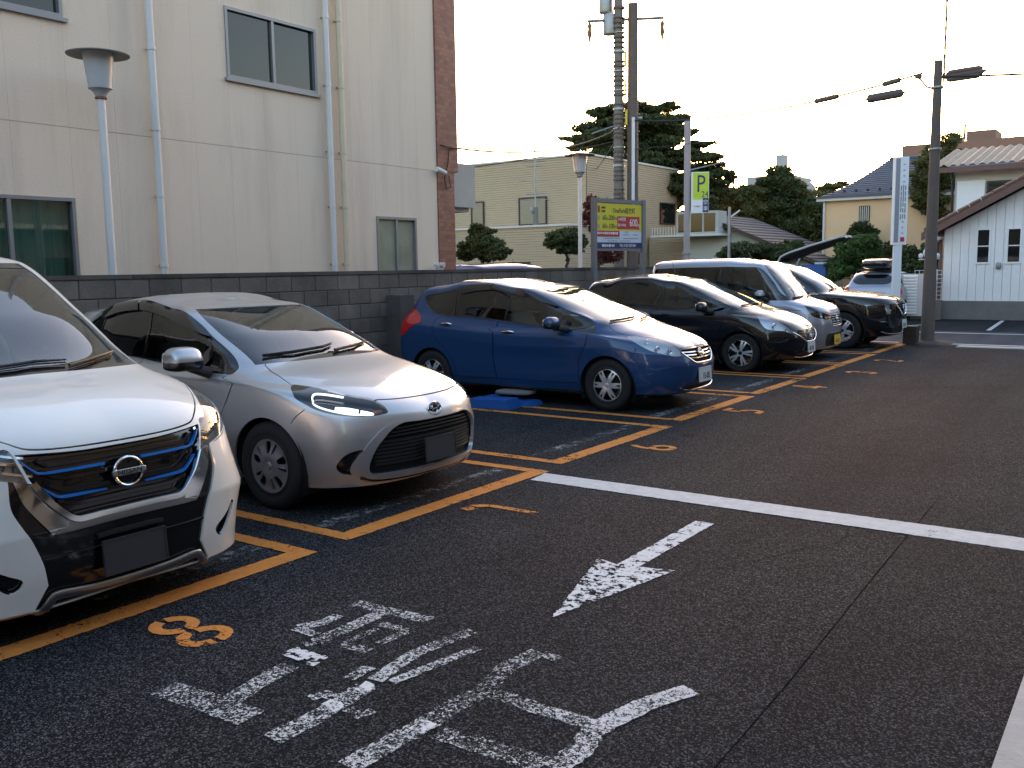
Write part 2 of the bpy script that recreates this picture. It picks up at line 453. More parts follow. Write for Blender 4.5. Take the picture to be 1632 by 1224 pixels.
def ribbon(mb, S, ml, w, h0, h1, side=1, taper=None):
    """bar of width w lying on the surface from height h0 to h1 along a metric polyline"""
    t = S.Ui(ml[:, 0]); v = S.Vi(ml[:, 1]); P = S.P(t, v); Nn = S.N(t, v)
    T = np.gradient(P, axis=0); T /= np.maximum(np.linalg.norm(T, axis=1)[:, None], 1e-9)
    B = np.cross(Nn, T); B /= np.maximum(np.linalg.norm(B, axis=1)[:, None], 1e-9)
    m = len(P); ww = (np.full(m, w) if taper is None else np.interp(np.linspace(0, 1, m), np.linspace(0, 1, len(taper)), taper)*w)[:, None]
    c = .25
    prof = [(-.5, h0), (-.5, h0+(h1-h0)*(1-c)), (-.5+c*.5, h1), (.5-c*.5, h1), (.5, h0+(h1-h0)*(1-c)), (.5, h0)]
    R = [P+B*ww*a+Nn*b for a, b in prof]; k = len(prof)
    V = np.stack(R, 1).reshape(-1, 3)
    f = [(i*k+j, i*k+(j+1) % k, (i+1)*k+(j+1) % k, (i+1)*k+j) for i in range(m-1) for j in range(k)]
    f += [tuple(range(k)), tuple((m-1)*k+j for j in reversed(range(k)))]
    f = [tuple(reversed(q)) for q in f]
    if side < 0: V = V*np.array([1, -1, 1]); f = [tuple(reversed(q)) for q in f]
    mb.add(V.tolist(), f)
    return mb

# ------------------------------------------------------------------ wheels
def disc_face(R, holes, dish, step=0.02, thick=0.012):
    """disc in local x,z (axis y) with holes cut out; dish(r) = outward offset"""
    pts = []; edges = []
    def addpoly(pl):
        b = len(pts); pts.extend([Vector(p) for p in pl]); edges.extend([(b+i, b+(i+1) % len(pl)) for i in range(len(pl))])
    rim = [(R*math.cos(2*math.pi*i/56), R*math.sin(2*math.pi*i/56)) for i in range(56)]
    addpoly(rim)
    for h in holes: addpoly(h)
    r = step
    pts.append(Vector((0, 0)))
    while r < R*.98:
        n = max(6, int(2*math.pi*r/step))
        for i in range(n): pts.append(Vector((r*math.cos(2*math.pi*(i+.5)/n), r*math.sin(2*math.pi*(i+.5)/n))))
        r += step
    vv, _, ff, *_r = delaunay_2d_cdt(pts, edges, [], 0, 1e-6)
    W = np.array([(p.x, p.y) for p in vv]); F = [tuple(f) for f in ff]
    cen = np.array([W[list(f)].mean(0) for f in F]); keep = inpoly(cen, np.array(rim))
    for h in holes: keep &= ~inpoly(cen, np.array(h))
    F = [f for f, k in zip(F, keep) if k]
    rr = np.linalg.norm(W, axis=1); y = np.array([dish(q) for q in rr])
    V = [(w[0], yy, w[1]) for w, yy in zip(W, y)]; n0 = len(V)
    V += [(w[0], yy-thick, w[1]) for w, yy in zip(W, y)]
    faces = []
    cnt = {}
    for f in F:
        a = W[list(f)]; ar = (a[1][0]-a[0][0])*(a[2][1]-a[0][1])-(a[1][1]-a[0][1])*(a[2][0]-a[0][0])
        if ar > 0: f = tuple(reversed(f))
        faces.append(f); faces.append(tuple(n0+i for i in reversed(f)))
        for e in zip(f, f[1:]+f[:1]):
            k = (min(e), max(e)); cnt[k] = None if k in cnt else e
    for e in cnt.values():
        if e: faces.append((e[1], e[0], n0+e[0], n0+e[1]))
    return V, faces

def polar(pts, ang): return [(r*math.cos(a+ang), r*math.sin(a+ang)) for r, a in pts]

def make_wheel(name, parent, R, rimR, width, holes, dish, rim_mat, hub_mat=None):
    """wheel with its outer face towards +y; a child Empty of the car with tyre and rim meshes"""
    o = bpy.data.objects.new(name, None); COL.objects.link(o); o.parent = parent; o.empty_display_size = .1
    w = width/2; sw = R-rimR
    prof = [(rimR-.008, w*.72), (rimR+.004, w*.93), (rimR+sw*.3, w*1.03), (rimR+sw*.6, w*1.04), (R-.028, w*.96), (R-.010, w*.84), (R-.002, w*.7), (R, w*.35)]
    g = .006
    prof += [(R, w*.32), (R-g, w*.31), (R-g, w*.27), (R, w*.26), (R, w*.03), (R-g, w*.02), (R-g, -w*.02), (R, -w*.03), (R, -w*.26), (R-g, -w*.27), (R-g, -w*.31), (R, -w*.32)]
    prof += [(R-.002, -w*.7), (R-.03, -w*.95), (rimR+sw*.5, -w*1.03), (rimR-.008, -w*.8)]
    MB().lathe(prof, 56, axis='y').build('tyre', M['rubber'], o, True, 35)
    rp = [(rimR+.002, w*.90), (rimR+.012, w*.955), (rimR+.004, w*.985), (rimR-.012, w*.97), (rimR-.02, w*.8), (rimR-.035, 0), (rimR-.02, -w*.85), (rimR+.004, -w*.9)]
    MB().lathe(rp, 48, axis='y').build('rim_barrel', M['rim_dark'], o, True, 35)
    MB().lathe([(0.001, w*.1), (rimR*.62, w*.1), (rimR*.62, w*.0)], 32, axis='y').build('brake_disc', M['trim'], o, True)
    V, F = disc_face(rimR+.003, holes, lambda r: w*.86+dish(r/rimR))
    rf = mobj('rim', V, F, rim_mat, o, smooth=True, angle=30)
    MB().lathe([(.0005, w*.86+dish(0)+.014), (.024, w*.86+dish(0)+.012), (.03, w*.86+dish(0)+.006), (.031, w*.86+dish(.1)-.004)], 24, axis='y').build('centre_cap', hub_mat or rim_mat, o, True, 30)
    return o

def place_wheels(car, proto, xs, track, z):
    """proto is the visible right front wheel; others are copies"""
    out = []
    for i, (x, sd) in enumerate(((xs[0], -1), (xs[0], 1), (xs[1], -1), (xs[1], 1))):
        w = proto if i == 0 else copy_tree(proto, car)
        w.parent = car; w.location = (x, sd*track, z)
        w.rotation_euler = (0, random.uniform(0, 6), math.pi) if False else (0, 0, 0 if sd > 0 else math.pi)
        out.append(w)
    return out
# ------------------------------------------------------------------ car assembly
def _inner(m, col=(0.02, 0.02, 0.021)):
    """the inside of a painted panel is dark cabin trim"""
    nt = m.node_tree; out = [n for n in nt.nodes if n.type == 'OUTPUT_MATERIAL'][0]; b = nt.nodes['Principled BSDF']
    mix = N(nt, 'ShaderNodeMixShader'); ge = N(nt, 'ShaderNodeNewGeometry'); df = N(nt, 'ShaderNodeBsdfDiffuse'); df.inputs[0].default_value = (*col, 1)
    nt.links.new(ge.outputs['Backfacing'], mix.inputs[0]); nt.links.new(b.outputs[0], mix.inputs[1]); nt.links.new(df.outputs[0], mix.inputs[2]); nt.links.new(mix.outputs[0], out.inputs[0])
for k in ('silver', 'blue', 'black', 'white', 'lilac_silver', 'gloss_black'): _inner(M[k])

def text_mesh(s, size, depth=0.001, align='CENTER', sx=1.0):
    cu = bpy.data.curves.new('lettering', 'FONT'); cu.body = s; cu.size = size; cu.extrude = depth; cu.align_x = align; cu.align_y = 'CENTER'; cu.resolution_u = 3
    ob = bpy.data.objects.new('lettering', cu); COL.objects.link(ob)
    bpy.context.view_layer.update()
    dg = bpy.context.evaluated_depsgraph_get()
    me = bpy.data.meshes.new_from_object(ob.evaluated_get(dg))
    bpy.data.objects.remove(ob); bpy.data.curves.remove(cu)
    if sx != 1.0:
        for v in me.vertices: v.co.x *= sx
    return me

class Car:
    def __init__(self, name, loc, curves, paint_mat, label, cat='car', step=0.035, rz=0.0):
        self.root = empty(name, (loc[0], loc[1], 0), rz, label, cat, 'cars parked in the marked bays')
        self.S = Surf(curves); self.paint = paint_mat; self.polys = []; self.opt = {}; self.step = step
    def ml(self, pts, closed=False, smooth=True, n=10): return self.S.line(pts, closed, n, smooth)
    def region(self, name, pts, mat, obj=None, off=0.0, flange=0.012, pair=True, smooth=True, parent=None, metric=None, skip=False, n=10):
        pl = metric if metric is not None else self.ml(pts, True, smooth, n)
        pl = pl.copy(); pl[:, 0] = np.clip(pl[:, 0], 0, self.S.Uk[-1]); pl[:, 1] = np.clip(pl[:, 1], 0, self.S.Vk[-1])
        self.polys.append((name, pl)); self.opt.setdefault(name, dict(mat=mat, obj=obj or name, off=off, flange=flange, pair=pair, parent=parent, skip=skip))
        return pl
    def seam(self, pts, w=0.008, closed=False, smooth=True, metric=None):
        m = metric if metric is not None else self.ml(pts, closed, smooth)
        if closed: m = np.concatenate([m, m[:2]])
        self.polys.append(('seam', self.S.strip(m, w)))
        self.opt.setdefault('seam', dict(mat=M['void'], obj='panel_gap', off=-0.008, flange=0, pair=False, parent=None, skip=False, kind='stuff'))
    def arch(self, x, z, R, zb=0.2):
        a0 = math.asin(min(1, (z-zb)/R)); pts = []
        for i in range(31):
            a = -a0 + (math.pi+2*a0)*i/30
            pts.append(('s', x+R*math.cos(a), z+R*math.sin(a)))
        D = [self.S.inv(*p) for p in pts]; D = [(D[0][0], 0)] + D + [(D[-1][0], 0)]
        pl = np.array([(float(self.S.U(t)), float(self.S.V(v))) for t, v in D])
        self.polys.insert(0, ('arch', pl)); self.opt['arch'] = dict(skip=True)
    def build(self):
        R = cut_shell(self.S, self.polys, self.step); self.R = R; self.o = {}
        self.o['body'] = panel_obj('body', self.S, R['body'], self.paint, self.root, True, flange=.014)
        for n, op in self.opt.items():
            if op.get('skip') or n not in R: continue
            par = self.o[op['parent']] if op['parent'] else self.root
            if isinstance(par, tuple): pr = par
            else: pr = (par, par)
            if op['pair']:
                self.o[n] = tuple(panel_obj(op['obj'], self.S, R[n], op['mat'], pr[0 if s < 0 else 1], False, s, off=op['off'], flange=op['flange']) for s in (-1, 1))
            else:
                self.o[n] = panel_obj(op['obj'], self.S, R[n], op['mat'], pr[0], True, off=op['off'], flange=op['flange'])
                if op.get('kind'): self.o[n]['kind'] = op['kind']
        return self
    def wells(self, xs, z, R, depth=.22, ytop=.84):
        for x in xs:
            for s in (-1, 1):
                n = 20; v = []; f = []
                y0, y1 = s*(ytop-.015), s*(ytop-depth)
                for i in range(n+1):
                    a = -.5 + (math.pi+1.0)*i/n
                    v += [(x+R*math.cos(a), y0, z+R*math.sin(a)), (x+R*math.cos(a), y1, z+R*math.sin(a))]
                f = [(2*i, 2*i+1, 2*i+3, 2*i+2) for i in range(n)]
                b = len(v); v += [(x, y1, z)]; f += [(2*i+1, 2*i+3, b) for i in range(n)]
                mobj('wheel_arch_liner', v, f, M['void'], self.root)
    def lamp(self, reg, depth=.05, mat=None, name='lamp_housing'):
        for i, s in enumerate((-1, 1)):
            panel_obj(name, self.S, self.R[reg], mat or M['gloss_black'], self.o[reg][i], False, s, off=-depth, flange=-(depth-.004))
    def bar(self, name, pts, w, h0, h1, mat, parent=None, sides=(-1, 1), smooth=True, taper=None, sep=True):
        ml = self.ml(pts, False, smooth); par = parent or self.root
        if sep and len(sides) == 2:
            return [ribbon(MB(), self.S, ml, w, h0, h1, s, taper).build(name, mat, par if not isinstance(par, tuple) else par[0 if s < 0 else 1], True, 50) for s in sides]
        mb = MB()
        for s in sides: ribbon(mb, self.S, ml, w, h0, h1, s, taper)
        return mb.build(name, mat, par, True, 50)
    def pt(self, kind, a, b, h=0.0, side=1):
        t, v = self.S.inv(kind, a, b); p = self.S.P([t], [v])[0]+self.S.N([t], [v])[0]*h
        if side < 0: p = p*np.array([1, -1, 1])
        return Vector(p)
    def nrm(self, kind, a, b, side=1):
        t, v = self.S.inv(kind, a, b); n = self.S.N([t], [v])[0]
        return Vector((n[0], n[1]*(1 if side > 0 else -1), n[2]))
    def cabin(self, x0, x1, belt, half, seat_x, seat_z=.52, dash_x=None, dash_z=.88, seat_mat=None, wheel=True, bench=True, wtilt=.4):
        r = self.root; sm = seat_mat or M['seat']
        b = MB(); z0 = .24
        b.add([(x0, -half, z0), (x0, half, z0), (x1, half, z0), (x1, -half, z0), (x0, -half, belt), (x0, half, belt), (x1, half, belt), (x1, -half, belt)], [(0, 1, 2, 3), (0, 4, 5, 1), (1, 5, 6, 2), (2, 6, 7, 3), (3, 7, 4, 0)])
        b.build('cabin_tub', M['dash'], r)
        def seat(x, y, w, ht):
            s = MB(); s.superq((x+.05, y, seat_z-.02), (.27, w, .10), (.35, .5)); s.superq((x-.27, y, seat_z+ht*.5), (.085, w*.96, ht*.56), (.4, .4), ry=-.28)
            for hy in ((0,) if w < .4 else (-.36, .36)):
                s.superq((x-.27-.28*ht*.62-.02, y+hy, seat_z+ht*1.13+.02), (.05, .125, .085), (.5, .5), ry=-.2)
            s.build('seat', sm, r, True, 60)
        for y in (-.36, .36): seat(seat_x, y, .25, .58)
        if bench: seat(seat_x-.88, 0, half*.84, .56)
        if dash_x is not None:
            d = MB(); d.superq((dash_x, 0, dash_z-.13), (.24, half*.97, .13), (.3, .5), nu=32); d.build('dashboard', M['dash'], r, True, 60)
            if wheel:
                mb = MB(); c = Vector((dash_x-.28, -.36, dash_z-.02)); pts = []
                for i in range(25):
                    a = 2*math.pi*i/24; pts.append(c+Vector((math.sin(a)*.18*math.sin(wtilt), math.cos(a)*.18, math.sin(a)*.18*math.cos(wtilt))))
                mb.tube(pts, .014, 8, False); mb.tube([c+Vector((0, -.17, 0)), c+Vector((0, .17, 0))], .016, 6); mb.tube([c, c+Vector((.2, 0, -.1))], .03, 8)
                mb.build('steering_wheel', M['dash'], r, True, 60)
    def wiper(self, pts, name='wiper', h=.018):
        P = [self.pt(*p[:3], h=h, side=p[3]) for p in pts]
        mb = MB(); mb.tube(P, [.009]*(len(P)-1)+[.005], 6)
        nn = [self.pt(*p[:3], h=.004, side=p[3]) for p in pts]
        for i in range(len(P)-1): mb.tube([nn[i], nn[i+1]], .004, 4)
        mb.build(name, M['trim'], self.root, True, 60)
    def mirror(self, x, z, y, mat, size=(.085, .105, .075), base=None, fold=None):
        x0, y0_, b0 = x, y, base
        for s in (-1, 1):
            x, y, base = x0, y0_, b0
            if s > 0 and fold: x, y = fold; base = (x+.12, y-.08, z-.08)
            o = bpy.data.objects.new('door_mirror', None); COL.objects.link(o); o.parent = self.root; o.location = (x, s*y, z); o.empty_display_size = .05
            def fn(p): return (p.x*(1-.25*max(p.z, 0)) if p.x > 0 else p.x*.55, p.y*(1-.10*p.z), p.z*(1 if p.z > 0 else .75))
            def sel(p, top): return p
            cap = MB().superq((0, 0, .004), size, (.55, .6), fn=lambda p: fn(Vector((p.x, p.y, max(p.z, -.12))))); cap.build('mirror_cap', mat, o, True, 60)
            low = MB().superq((0, 0, -.004), (size[0]*.98, size[1]*.98, size[2]*1.0), (.55, .6), fn=lambda p: fn(Vector((p.x, p.y, min(p.z, -.0))))); low.build('mirror_housing', M['gloss_black'], o, True, 60)
            g = MB().superq((-size[0]*.52, 0, 0), (.006, size[1]*.86, size[2]*.72), (.4, .4)); g.build('mirror_glass', M['chrome'], o, True)
            st = MB()
            if base is None: base = (x+.01, y-.16, z-.09)
            b = Vector((base[0]-x, s*(base[1]-y), base[2]-z))
            st.tube([b, b*.5+Vector((0, 0, -.02)), Vector((0, -s*size[1]*.45, -size[2]*.5))], [.045, .035, .04], 8); st.build('mirror_stalk', M['trim'], o, True, 60)
    def handle(self, x, z, mat, parent, w=.19):
        for i, s in enumerate((-1, 1)):
            par = parent[i] if isinstance(parent, tuple) else parent
            p = self.pt('s', x, z, .0, s); n = self.nrm('s', x, z, s)
            mb = MB(); pts = []
            for k in range(9):
                u = -1+2*k/8; q = self.pt('s', x+u*w/2, z+.004*u, .012+.026*(1-u**4), s); pts.append(q)
            mb.tube(pts, [.008]+[.0125]*7+[.008], 8); mb.build('handle', mat, par, True, 60)
            cup = MB().superq((p.x, p.y-n.y*.001, p.z), (.055, .004, .028), (.8, .6)); cup.build('handle_recess', M['void'], par, True)
    def plate(self, x, z, mat, txt=None, w=.33, h=.165, tilt=.06, ink=None, y=0.0, sub=None):
        o = MB().box(-.006, .006, -w/2, w/2, -h/2, h/2).build('licence_plate', mat, self.root)
        o.location = (x, y, z); o.rotation_euler = (0, -tilt, 0)
        rim = MB()
        for a in ((-w/2, w/2, h/2-.006, h/2), (-w/2, w/2, -h/2, -h/2+.006), (-w/2, -w/2+.006, -h/2+.006, h/2-.006), (w/2-.006, w/2, -h/2+.006, h/2-.006)): rim.box(.0065, .009, *a)
        rim.build('plate_rim', mat, o)
        def put(t, sz, yy, zz, sx=1.0):
            me = text_mesh(t, sz, .001, sx=sx); tx = link_mesh('plate_lettering', me, ink or M['plate_ink'], o); tx.rotation_euler = (math.pi/2, 0, math.pi/2); tx.location = (.0085, yy, zz)
        if txt: put(txt, .105, .02, -.022, .8)
        else:
            for k, (yy, ww, hh) in enumerate(((-.115,.016,.03),(-.075,.022,.075),(-.040,.018,.075),(.0,.020,.012),(.035,.022,.075),(.075,.018,.075))):
                if mat is not M['plate_grey']: MB().box(.0066, .0086, yy-ww/2, yy+ww/2, -.025-hh/2, -.025+hh/2).build('plate_mark', ink or M['plate_ink'], o)
        if sub: put(sub, .05, 0, .05, .9)
        return o

def offset_poly(pl, d):
    """shrink a closed metric polygon inwards by d"""
    n = len(pl); a = np.roll(pl, 1, 0); b = np.roll(pl, -1, 0)
    area = np.sum(pl[:, 0]*b[:, 1]-b[:, 0]*pl[:, 1]); sg = 1 if area > 0 else -1
    e1 = pl-a; e2 = b-pl
    e1 = e1/np.maximum(np.linalg.norm(e1, axis=1)[:, None], 1e-9); e2 = e2/np.maximum(np.linalg.norm(e2, axis=1)[:, None], 1e-9)
    n1 = np.stack([-e1[:, 1], e1[:, 0]], 1)*sg; n2 = np.stack([-e2[:, 1], e2[:, 0]], 1)*sg
    m = n1+n2; l = np.maximum((m*n1).sum(1), .5)[:, None]
    return pl+m/l*d
def clip_half(pl, p, q, left=True):
    """part of a metric polygon on one side of the line p->q"""
    d = q-p; s = ((pl[:, 0]-p[0])*d[1]-(pl[:, 1]-p[1])*d[0])*(1 if left else -1)
    out = []; n = len(pl)
    for i in range(n):
        j = (i+1) % n
        if s[i] >= 0: out.append(pl[i])
        if (s[i] >= 0) != (s[j] >= 0): out.append(pl[i]+(pl[j]-pl[i])*s[i]/(s[i]-s[j]))
    return np.array(out)
def glazing(c, dlo, pillars, panes, ws=None, inset=.022, gap=.016, frame_mat=None, visor=None, frame_off=-.002):
    """windshield, side-window frame with its panes between pillar lines"""
    ws = ws or [('d',0,8.95,'c'),('d',.40,8.95),('d',.70,8.93,'c'),('d',.69,8.4),('d',.68,7.9),('d',.665,7.35),('d',.64,7.10,'c'),('d',.3,7.12),('d',0,7.13,'c')]
    W = c.ml(ws, True)
    c.region('windshield', None, M['ws'], off=-.005, flange=.01, pair=False, metric=W)
    fr = [('d',0,9.02,'c'),('d',.40,9.02),('d',.73,9.0,'c'),('d',.725,8.4),('d',.715,7.9),('d',.70,7.35),('d',.69,6.98,'c'),('d',.3,6.98),('d',0,6.98,'c')]
    c.region('windshield_frame', fr, M['gloss_black'], off=-.003, flange=0, pair=False)
    D = c.ml(dlo, True); I = offset_poly(D, inset); S = c.S
    L = []
    for (x0, z0, x1, z1) in pillars:
        a = np.array([float(S.U(S.inv('s', x0, z0)[0])), float(S.V(S.inv('s', x0, z0)[1]))]); b = np.array([float(S.U(S.inv('s', x1, z1)[0])), float(S.V(S.inv('s', x1, z1)[1]))]); L.append((a, b))
    for i, (nm, mat) in enumerate(panes):
        p = I
        if i > 0:
            a, b = L[i-1]; p = clip_half(p, a+np.array([gap, 0]), b+np.array([gap, 0]), True)
        if i < len(panes)-1:
            a, b = L[i]; p = clip_half(p, a-np.array([gap, 0]), b-np.array([gap, 0]), False)
        if len(p) > 3: c.region(nm, None, mat, nm, off=-.008, metric=p)
    if visor:
        for v in visor: c.region('rain_visor', v, M['gloss_black'], 'rain_visor', off=.016, flange=.018); c.polys.insert(0, c.polys.pop())
    c.region('window_frame', None, frame_mat or M['gloss_black'], off=frame_off, metric=D)
def ring(r, tube, ny=28, nt=8, mat=None, name='emblem_ring', parent=None, sq=1.0):
    return MB().tube([(0, r*math.cos(2*math.pi*i/ny), sq*r*math.sin(2*math.pi*i/ny)) for i in range(ny+1)], tube, nt, False).build(name, mat, parent, True)
def bar_emblem(c, z, r, h=.012, tilt=.1, text=None):
    """round badge: ring crossed by a horizontal bar"""
    e = empty('emblem'); e.parent = c.root; e.location = c.pt('f', 0, z, h); e.rotation_euler = (0, -tilt, 0)
    ring(r, r*.10, mat=M['chrome'], parent=e, sq=.93)
    MB().superq((.004, 0, 0), (.008, r*1.22, r*.20), (.3, .3)).build('emblem_bar', M['chrome'] if not text else M['dull_chrome'], e, True)
    if text:
        t = link_mesh('emblem_lettering', text_mesh(text, r*.42, .0008, sx=1.25), M['void'], e); t.rotation_euler = (math.pi/2, 0, math.pi/2); t.location = (.0128, 0, 0)
    MB().superq((-r*.16, 0, 0), (r*.1, r*1.05, r*.98), (1, 1)).build('emblem_back', M['gloss_black'], e, True)
    return e
def spokes(n, r0, r1, a_in, a_out, off=0.0, nose=.5):
    """wedge-shaped holes between n spokes: half-angles at inner and outer radius"""
    H = []
    for k in range(n):
        a = 2*math.pi*k/n+off
        pts = [(r0, -a_in*.6), ((r0+r1)/2, -(a_in+a_out)/2), (r1*.96, -a_out), (r1, -a_out*.7), (r1*1.005, 0), (r1, a_out*.7), (r1*.96, a_out), ((r0+r1)/2, (a_in+a_out)/2), (r0, a_in*.6), (r0*.93, 0)]
        H.append(polar(pts, a))
    return H
def chrome_lamp(c, reg, pts, mat=None, depth=.05, housing=None):
    """housing, reflector bowls and bulbs behind a clear lens"""
    c.lamp(reg, depth, housing or M['dull_chrome'])
    for i, s in enumerate((-1, 1)):
        for (k, a, b, r) in pts:
            p = c.pt(k, a, b, -depth*.62, s); n = c.nrm(k, a, b, s)
            d = Vector((1, 0, 0)); mb = MB()
            prof = [(r*.25, -.02), (r*.7, -.012), (r, .012), (r*1.06, .010), (r*1.0, -.01)]
            mb.lathe(prof, 16, tuple(p), 'x'); mb.superq((p.x-.012, p.y, p.z), (r*.42, r*.42, r*.42), (1, 1), 12, 8)
            mb.build('reflector', mat or M['chrome'], c.o[reg][i], True)
# ------------------------------------------------------------------ procedural surface materials
def mapped(nt, scale=(1, 1, 1), coord='Object', loc=(0, 0, 0)):
    tc = N(nt, 'ShaderNodeTexCoord'); mp = N(nt, 'ShaderNodeMapping'); mp.inputs['Scale'].default_value = scale; mp.inputs['Location'].default_value = loc
    nt.links.new(tc.outputs[coord], mp.inputs['Vector']); return mp.outputs[0]
def ramp(nt, fac, stops):
    r = N(nt, 'ShaderNodeValToRGB'); e = r.color_ramp.elements
    while len(e) < len(stops): e.new(.5)
    for q, (p, c) in zip(e, stops): q.position = p; q.color = (*c, 1) if len(c) == 3 else c
    nt.links.new(fac, r.inputs[0]); return r.outputs[0]
def mixc(nt, fac, a, b, mode='MIX'):
    m = N(nt, 'ShaderNodeMix', data_type='RGBA', blend_type=mode)
    for s, v in ((0, fac), (6, a), (7, b)):
        if isinstance(v, (int, float)): m.inputs[s].default_value = v
        elif isinstance(v, tuple): m.inputs[s].default_value = (*v, 1)
        else: nt.links.new(v, m.inputs[s])
    return m.outputs[2]
def noise(nt, vec, scale, detail=5.0, rough=.6):
    n = N(nt, 'ShaderNodeTexNoise', i_Scale=scale, i_Detail=detail, i_Roughness=rough); nt.links.new(vec, n.inputs['Vector']); return n.outputs['Fac']
def bump(nt, b, h, strength, dist=.01):
    bp = N(nt, 'ShaderNodeBump', i_Strength=strength, i_Distance=dist); nt.links.new(h, bp.inputs['Height']); nt.links.new(bp.outputs[0], b.inputs['Normal'])
def asphalt(name, lo, hi, tone=1.0, grain=150.0):
    m, nt, b = new_mat(name); v = mapped(nt)
    vo = N(nt, 'ShaderNodeTexVoronoi', i_Scale=grain); nt.links.new(v, vo.inputs['Vector'])
    vc = N(nt, 'ShaderNodeSeparateColor'); nt.links.new(vo.outputs['Color'], vc.inputs[0])
    st = ramp(nt, vc.outputs[0], [(0, tuple(lo*x for x in (.98, .98, 1.05))), (.62, tuple(lo*1.5*x for x in (1, 1, 1.04))), (.86, tuple((lo*.5+hi*.5)*x for x in (1, 1, 1.02))), (1, (hi, hi, hi*.98))])
    big = ramp(nt, noise(nt, v, .55, 6, .65), [(.3, (.78, .78, .79)), (.7, (1.18, 1.17, 1.15))])
    fine = ramp(nt, noise(nt, v, 28, 5, .7), [(.25, (.70, .70, .72)), (.75, (1.25, 1.25, 1.22))])
    # oil drips and polished wheel tracks
    sv = N(nt, 'ShaderNodeTexVoronoi', i_Scale=.9); nt.links.new(v, sv.inputs['Vector']); wob = noise(nt, v, 6, 4, .6)
    sd_ = N(nt, 'ShaderNodeMath', operation='MULTIPLY_ADD'); nt.links.new(wob, sd_.inputs[0]); sd_.inputs[1].default_value = .22; nt.links.new(sv.outputs['Distance'], sd_.inputs[2])
    spots = ramp(nt, sd_.outputs[0], [(.13, (.62, .62, .64)), (.20, (1, 1, 1))])
    tv = mapped(nt, (1.1, .07, 1)); track = ramp(nt, noise(nt, tv, 1.3, 3, .5), [(.38, (.86, .86, .88)), (.6, (1.12, 1.12, 1.1))])
    st = mixc(nt, 1.0, mixc(nt, 1.0, st, spots, 'MULTIPLY'), track, 'MULTIPLY')
    c = mixc(nt, 1.0, mixc(nt, 1.0, st, big, 'MULTIPLY'), fine, 'MULTIPLY'); c = mixc(nt, 1.0, c, (tone*1.0, tone*1.04, tone*1.12), 'MULTIPLY')
    nt.links.new(c, b.inputs['Base Color']); b.inputs['Roughness'].default_value = .92; b.inputs['Specular IOR Level'].default_value = .05; b.inputs['Specular Tint'].default_value = (.70, .86, 1.0, 1)
    bump(nt, b, vo.outputs['Distance'], .4, .005)
    return m
def worn_paint(name, col, lo, hi, scale=9.0, grain=130.0):
    """road paint that has worn off the stones: asphalt shows through"""
    m, nt, b = new_mat(name); v = mapped(nt)
    out = [n for n in nt.nodes if n.type == 'OUTPUT_MATERIAL'][0]
    a = noise(nt, v, scale, 4, .6); f = noise(nt, v, grain, 3, .7); w = noise(nt, v, 1.1, 3, .5)
    s = N(nt, 'ShaderNodeMath', operation='ADD'); nt.links.new(a, s.inputs[0]); nt.links.new(f, s.inputs[1])
    s2 = N(nt, 'ShaderNodeMath', operation='ADD'); nt.links.new(s.outputs[0], s2.inputs[0]); nt.links.new(w, s2.inputs[1])
    mr = N(nt, 'ShaderNodeMapRange'); mr.inputs[1].default_value = lo; mr.inputs[2].default_value = hi; nt.links.new(s2.outputs[0], mr.inputs[0])
    tr = N(nt, 'ShaderNodeBsdfTransparent'); mx = N(nt, 'ShaderNodeMixShader')
    nt.links.new(mr.outputs[0], mx.inputs[0]); nt.links.new(tr.outputs[0], mx.inputs[1]); nt.links.new(b.outputs[0], mx.inputs[2]); nt.links.new(mx.outputs[0], out.inputs[0])
    c = ramp(nt, noise(nt, v, 14, 5, .7), [(.2, tuple(x*.72 for x in col)), (.8, tuple(min(1, x*1.1) for x in col))])
    nt.links.new(c, b.inputs['Base Color']); b.inputs['Roughness'].default_value = .85; b.inputs['Specular IOR Level'].default_value = .1; bump(nt, b, f, .3, .004)
    return m
M['asphalt'] = asphalt('lot_asphalt', .0085, .115, 1.0, 170)
M['patch'] = asphalt('asphalt_patch', .0082, .105, 1.0, 180)
M['street'] = asphalt('street_asphalt', .045, .12, 1.0, 170)
M['seal'] = simple('joint_seal', (.010, .010, .011), 1.0, var=.4, spec=.0)
M['orange'] = worn_paint('orange_road_paint', (.62, .235, .055), 1.26, 1.36, 13, 70)
M["white_solid"] = worn_paint("white_road_paint", (.58, .57, .555), 1.10, 1.24, 6, 70)
M['white_worn'] = worn_paint('worn_white_paint', (.62, .61, .60), 1.47, 1.60, 60, 140)
M['white_crack'] = worn_paint('flaking_white_paint', (.66, .65, .64), 1.39, 1.46, 14, 40)
M['white_ghost'] = worn_paint('faded_white_paint', (.22, .22, .225), 1.48, 1.70, 14, 120)
M['kerb'] = simple('kerb_concrete', (.36, .35, .33), .85, var=.25, vscale=9, bump=.3, bscale=90)

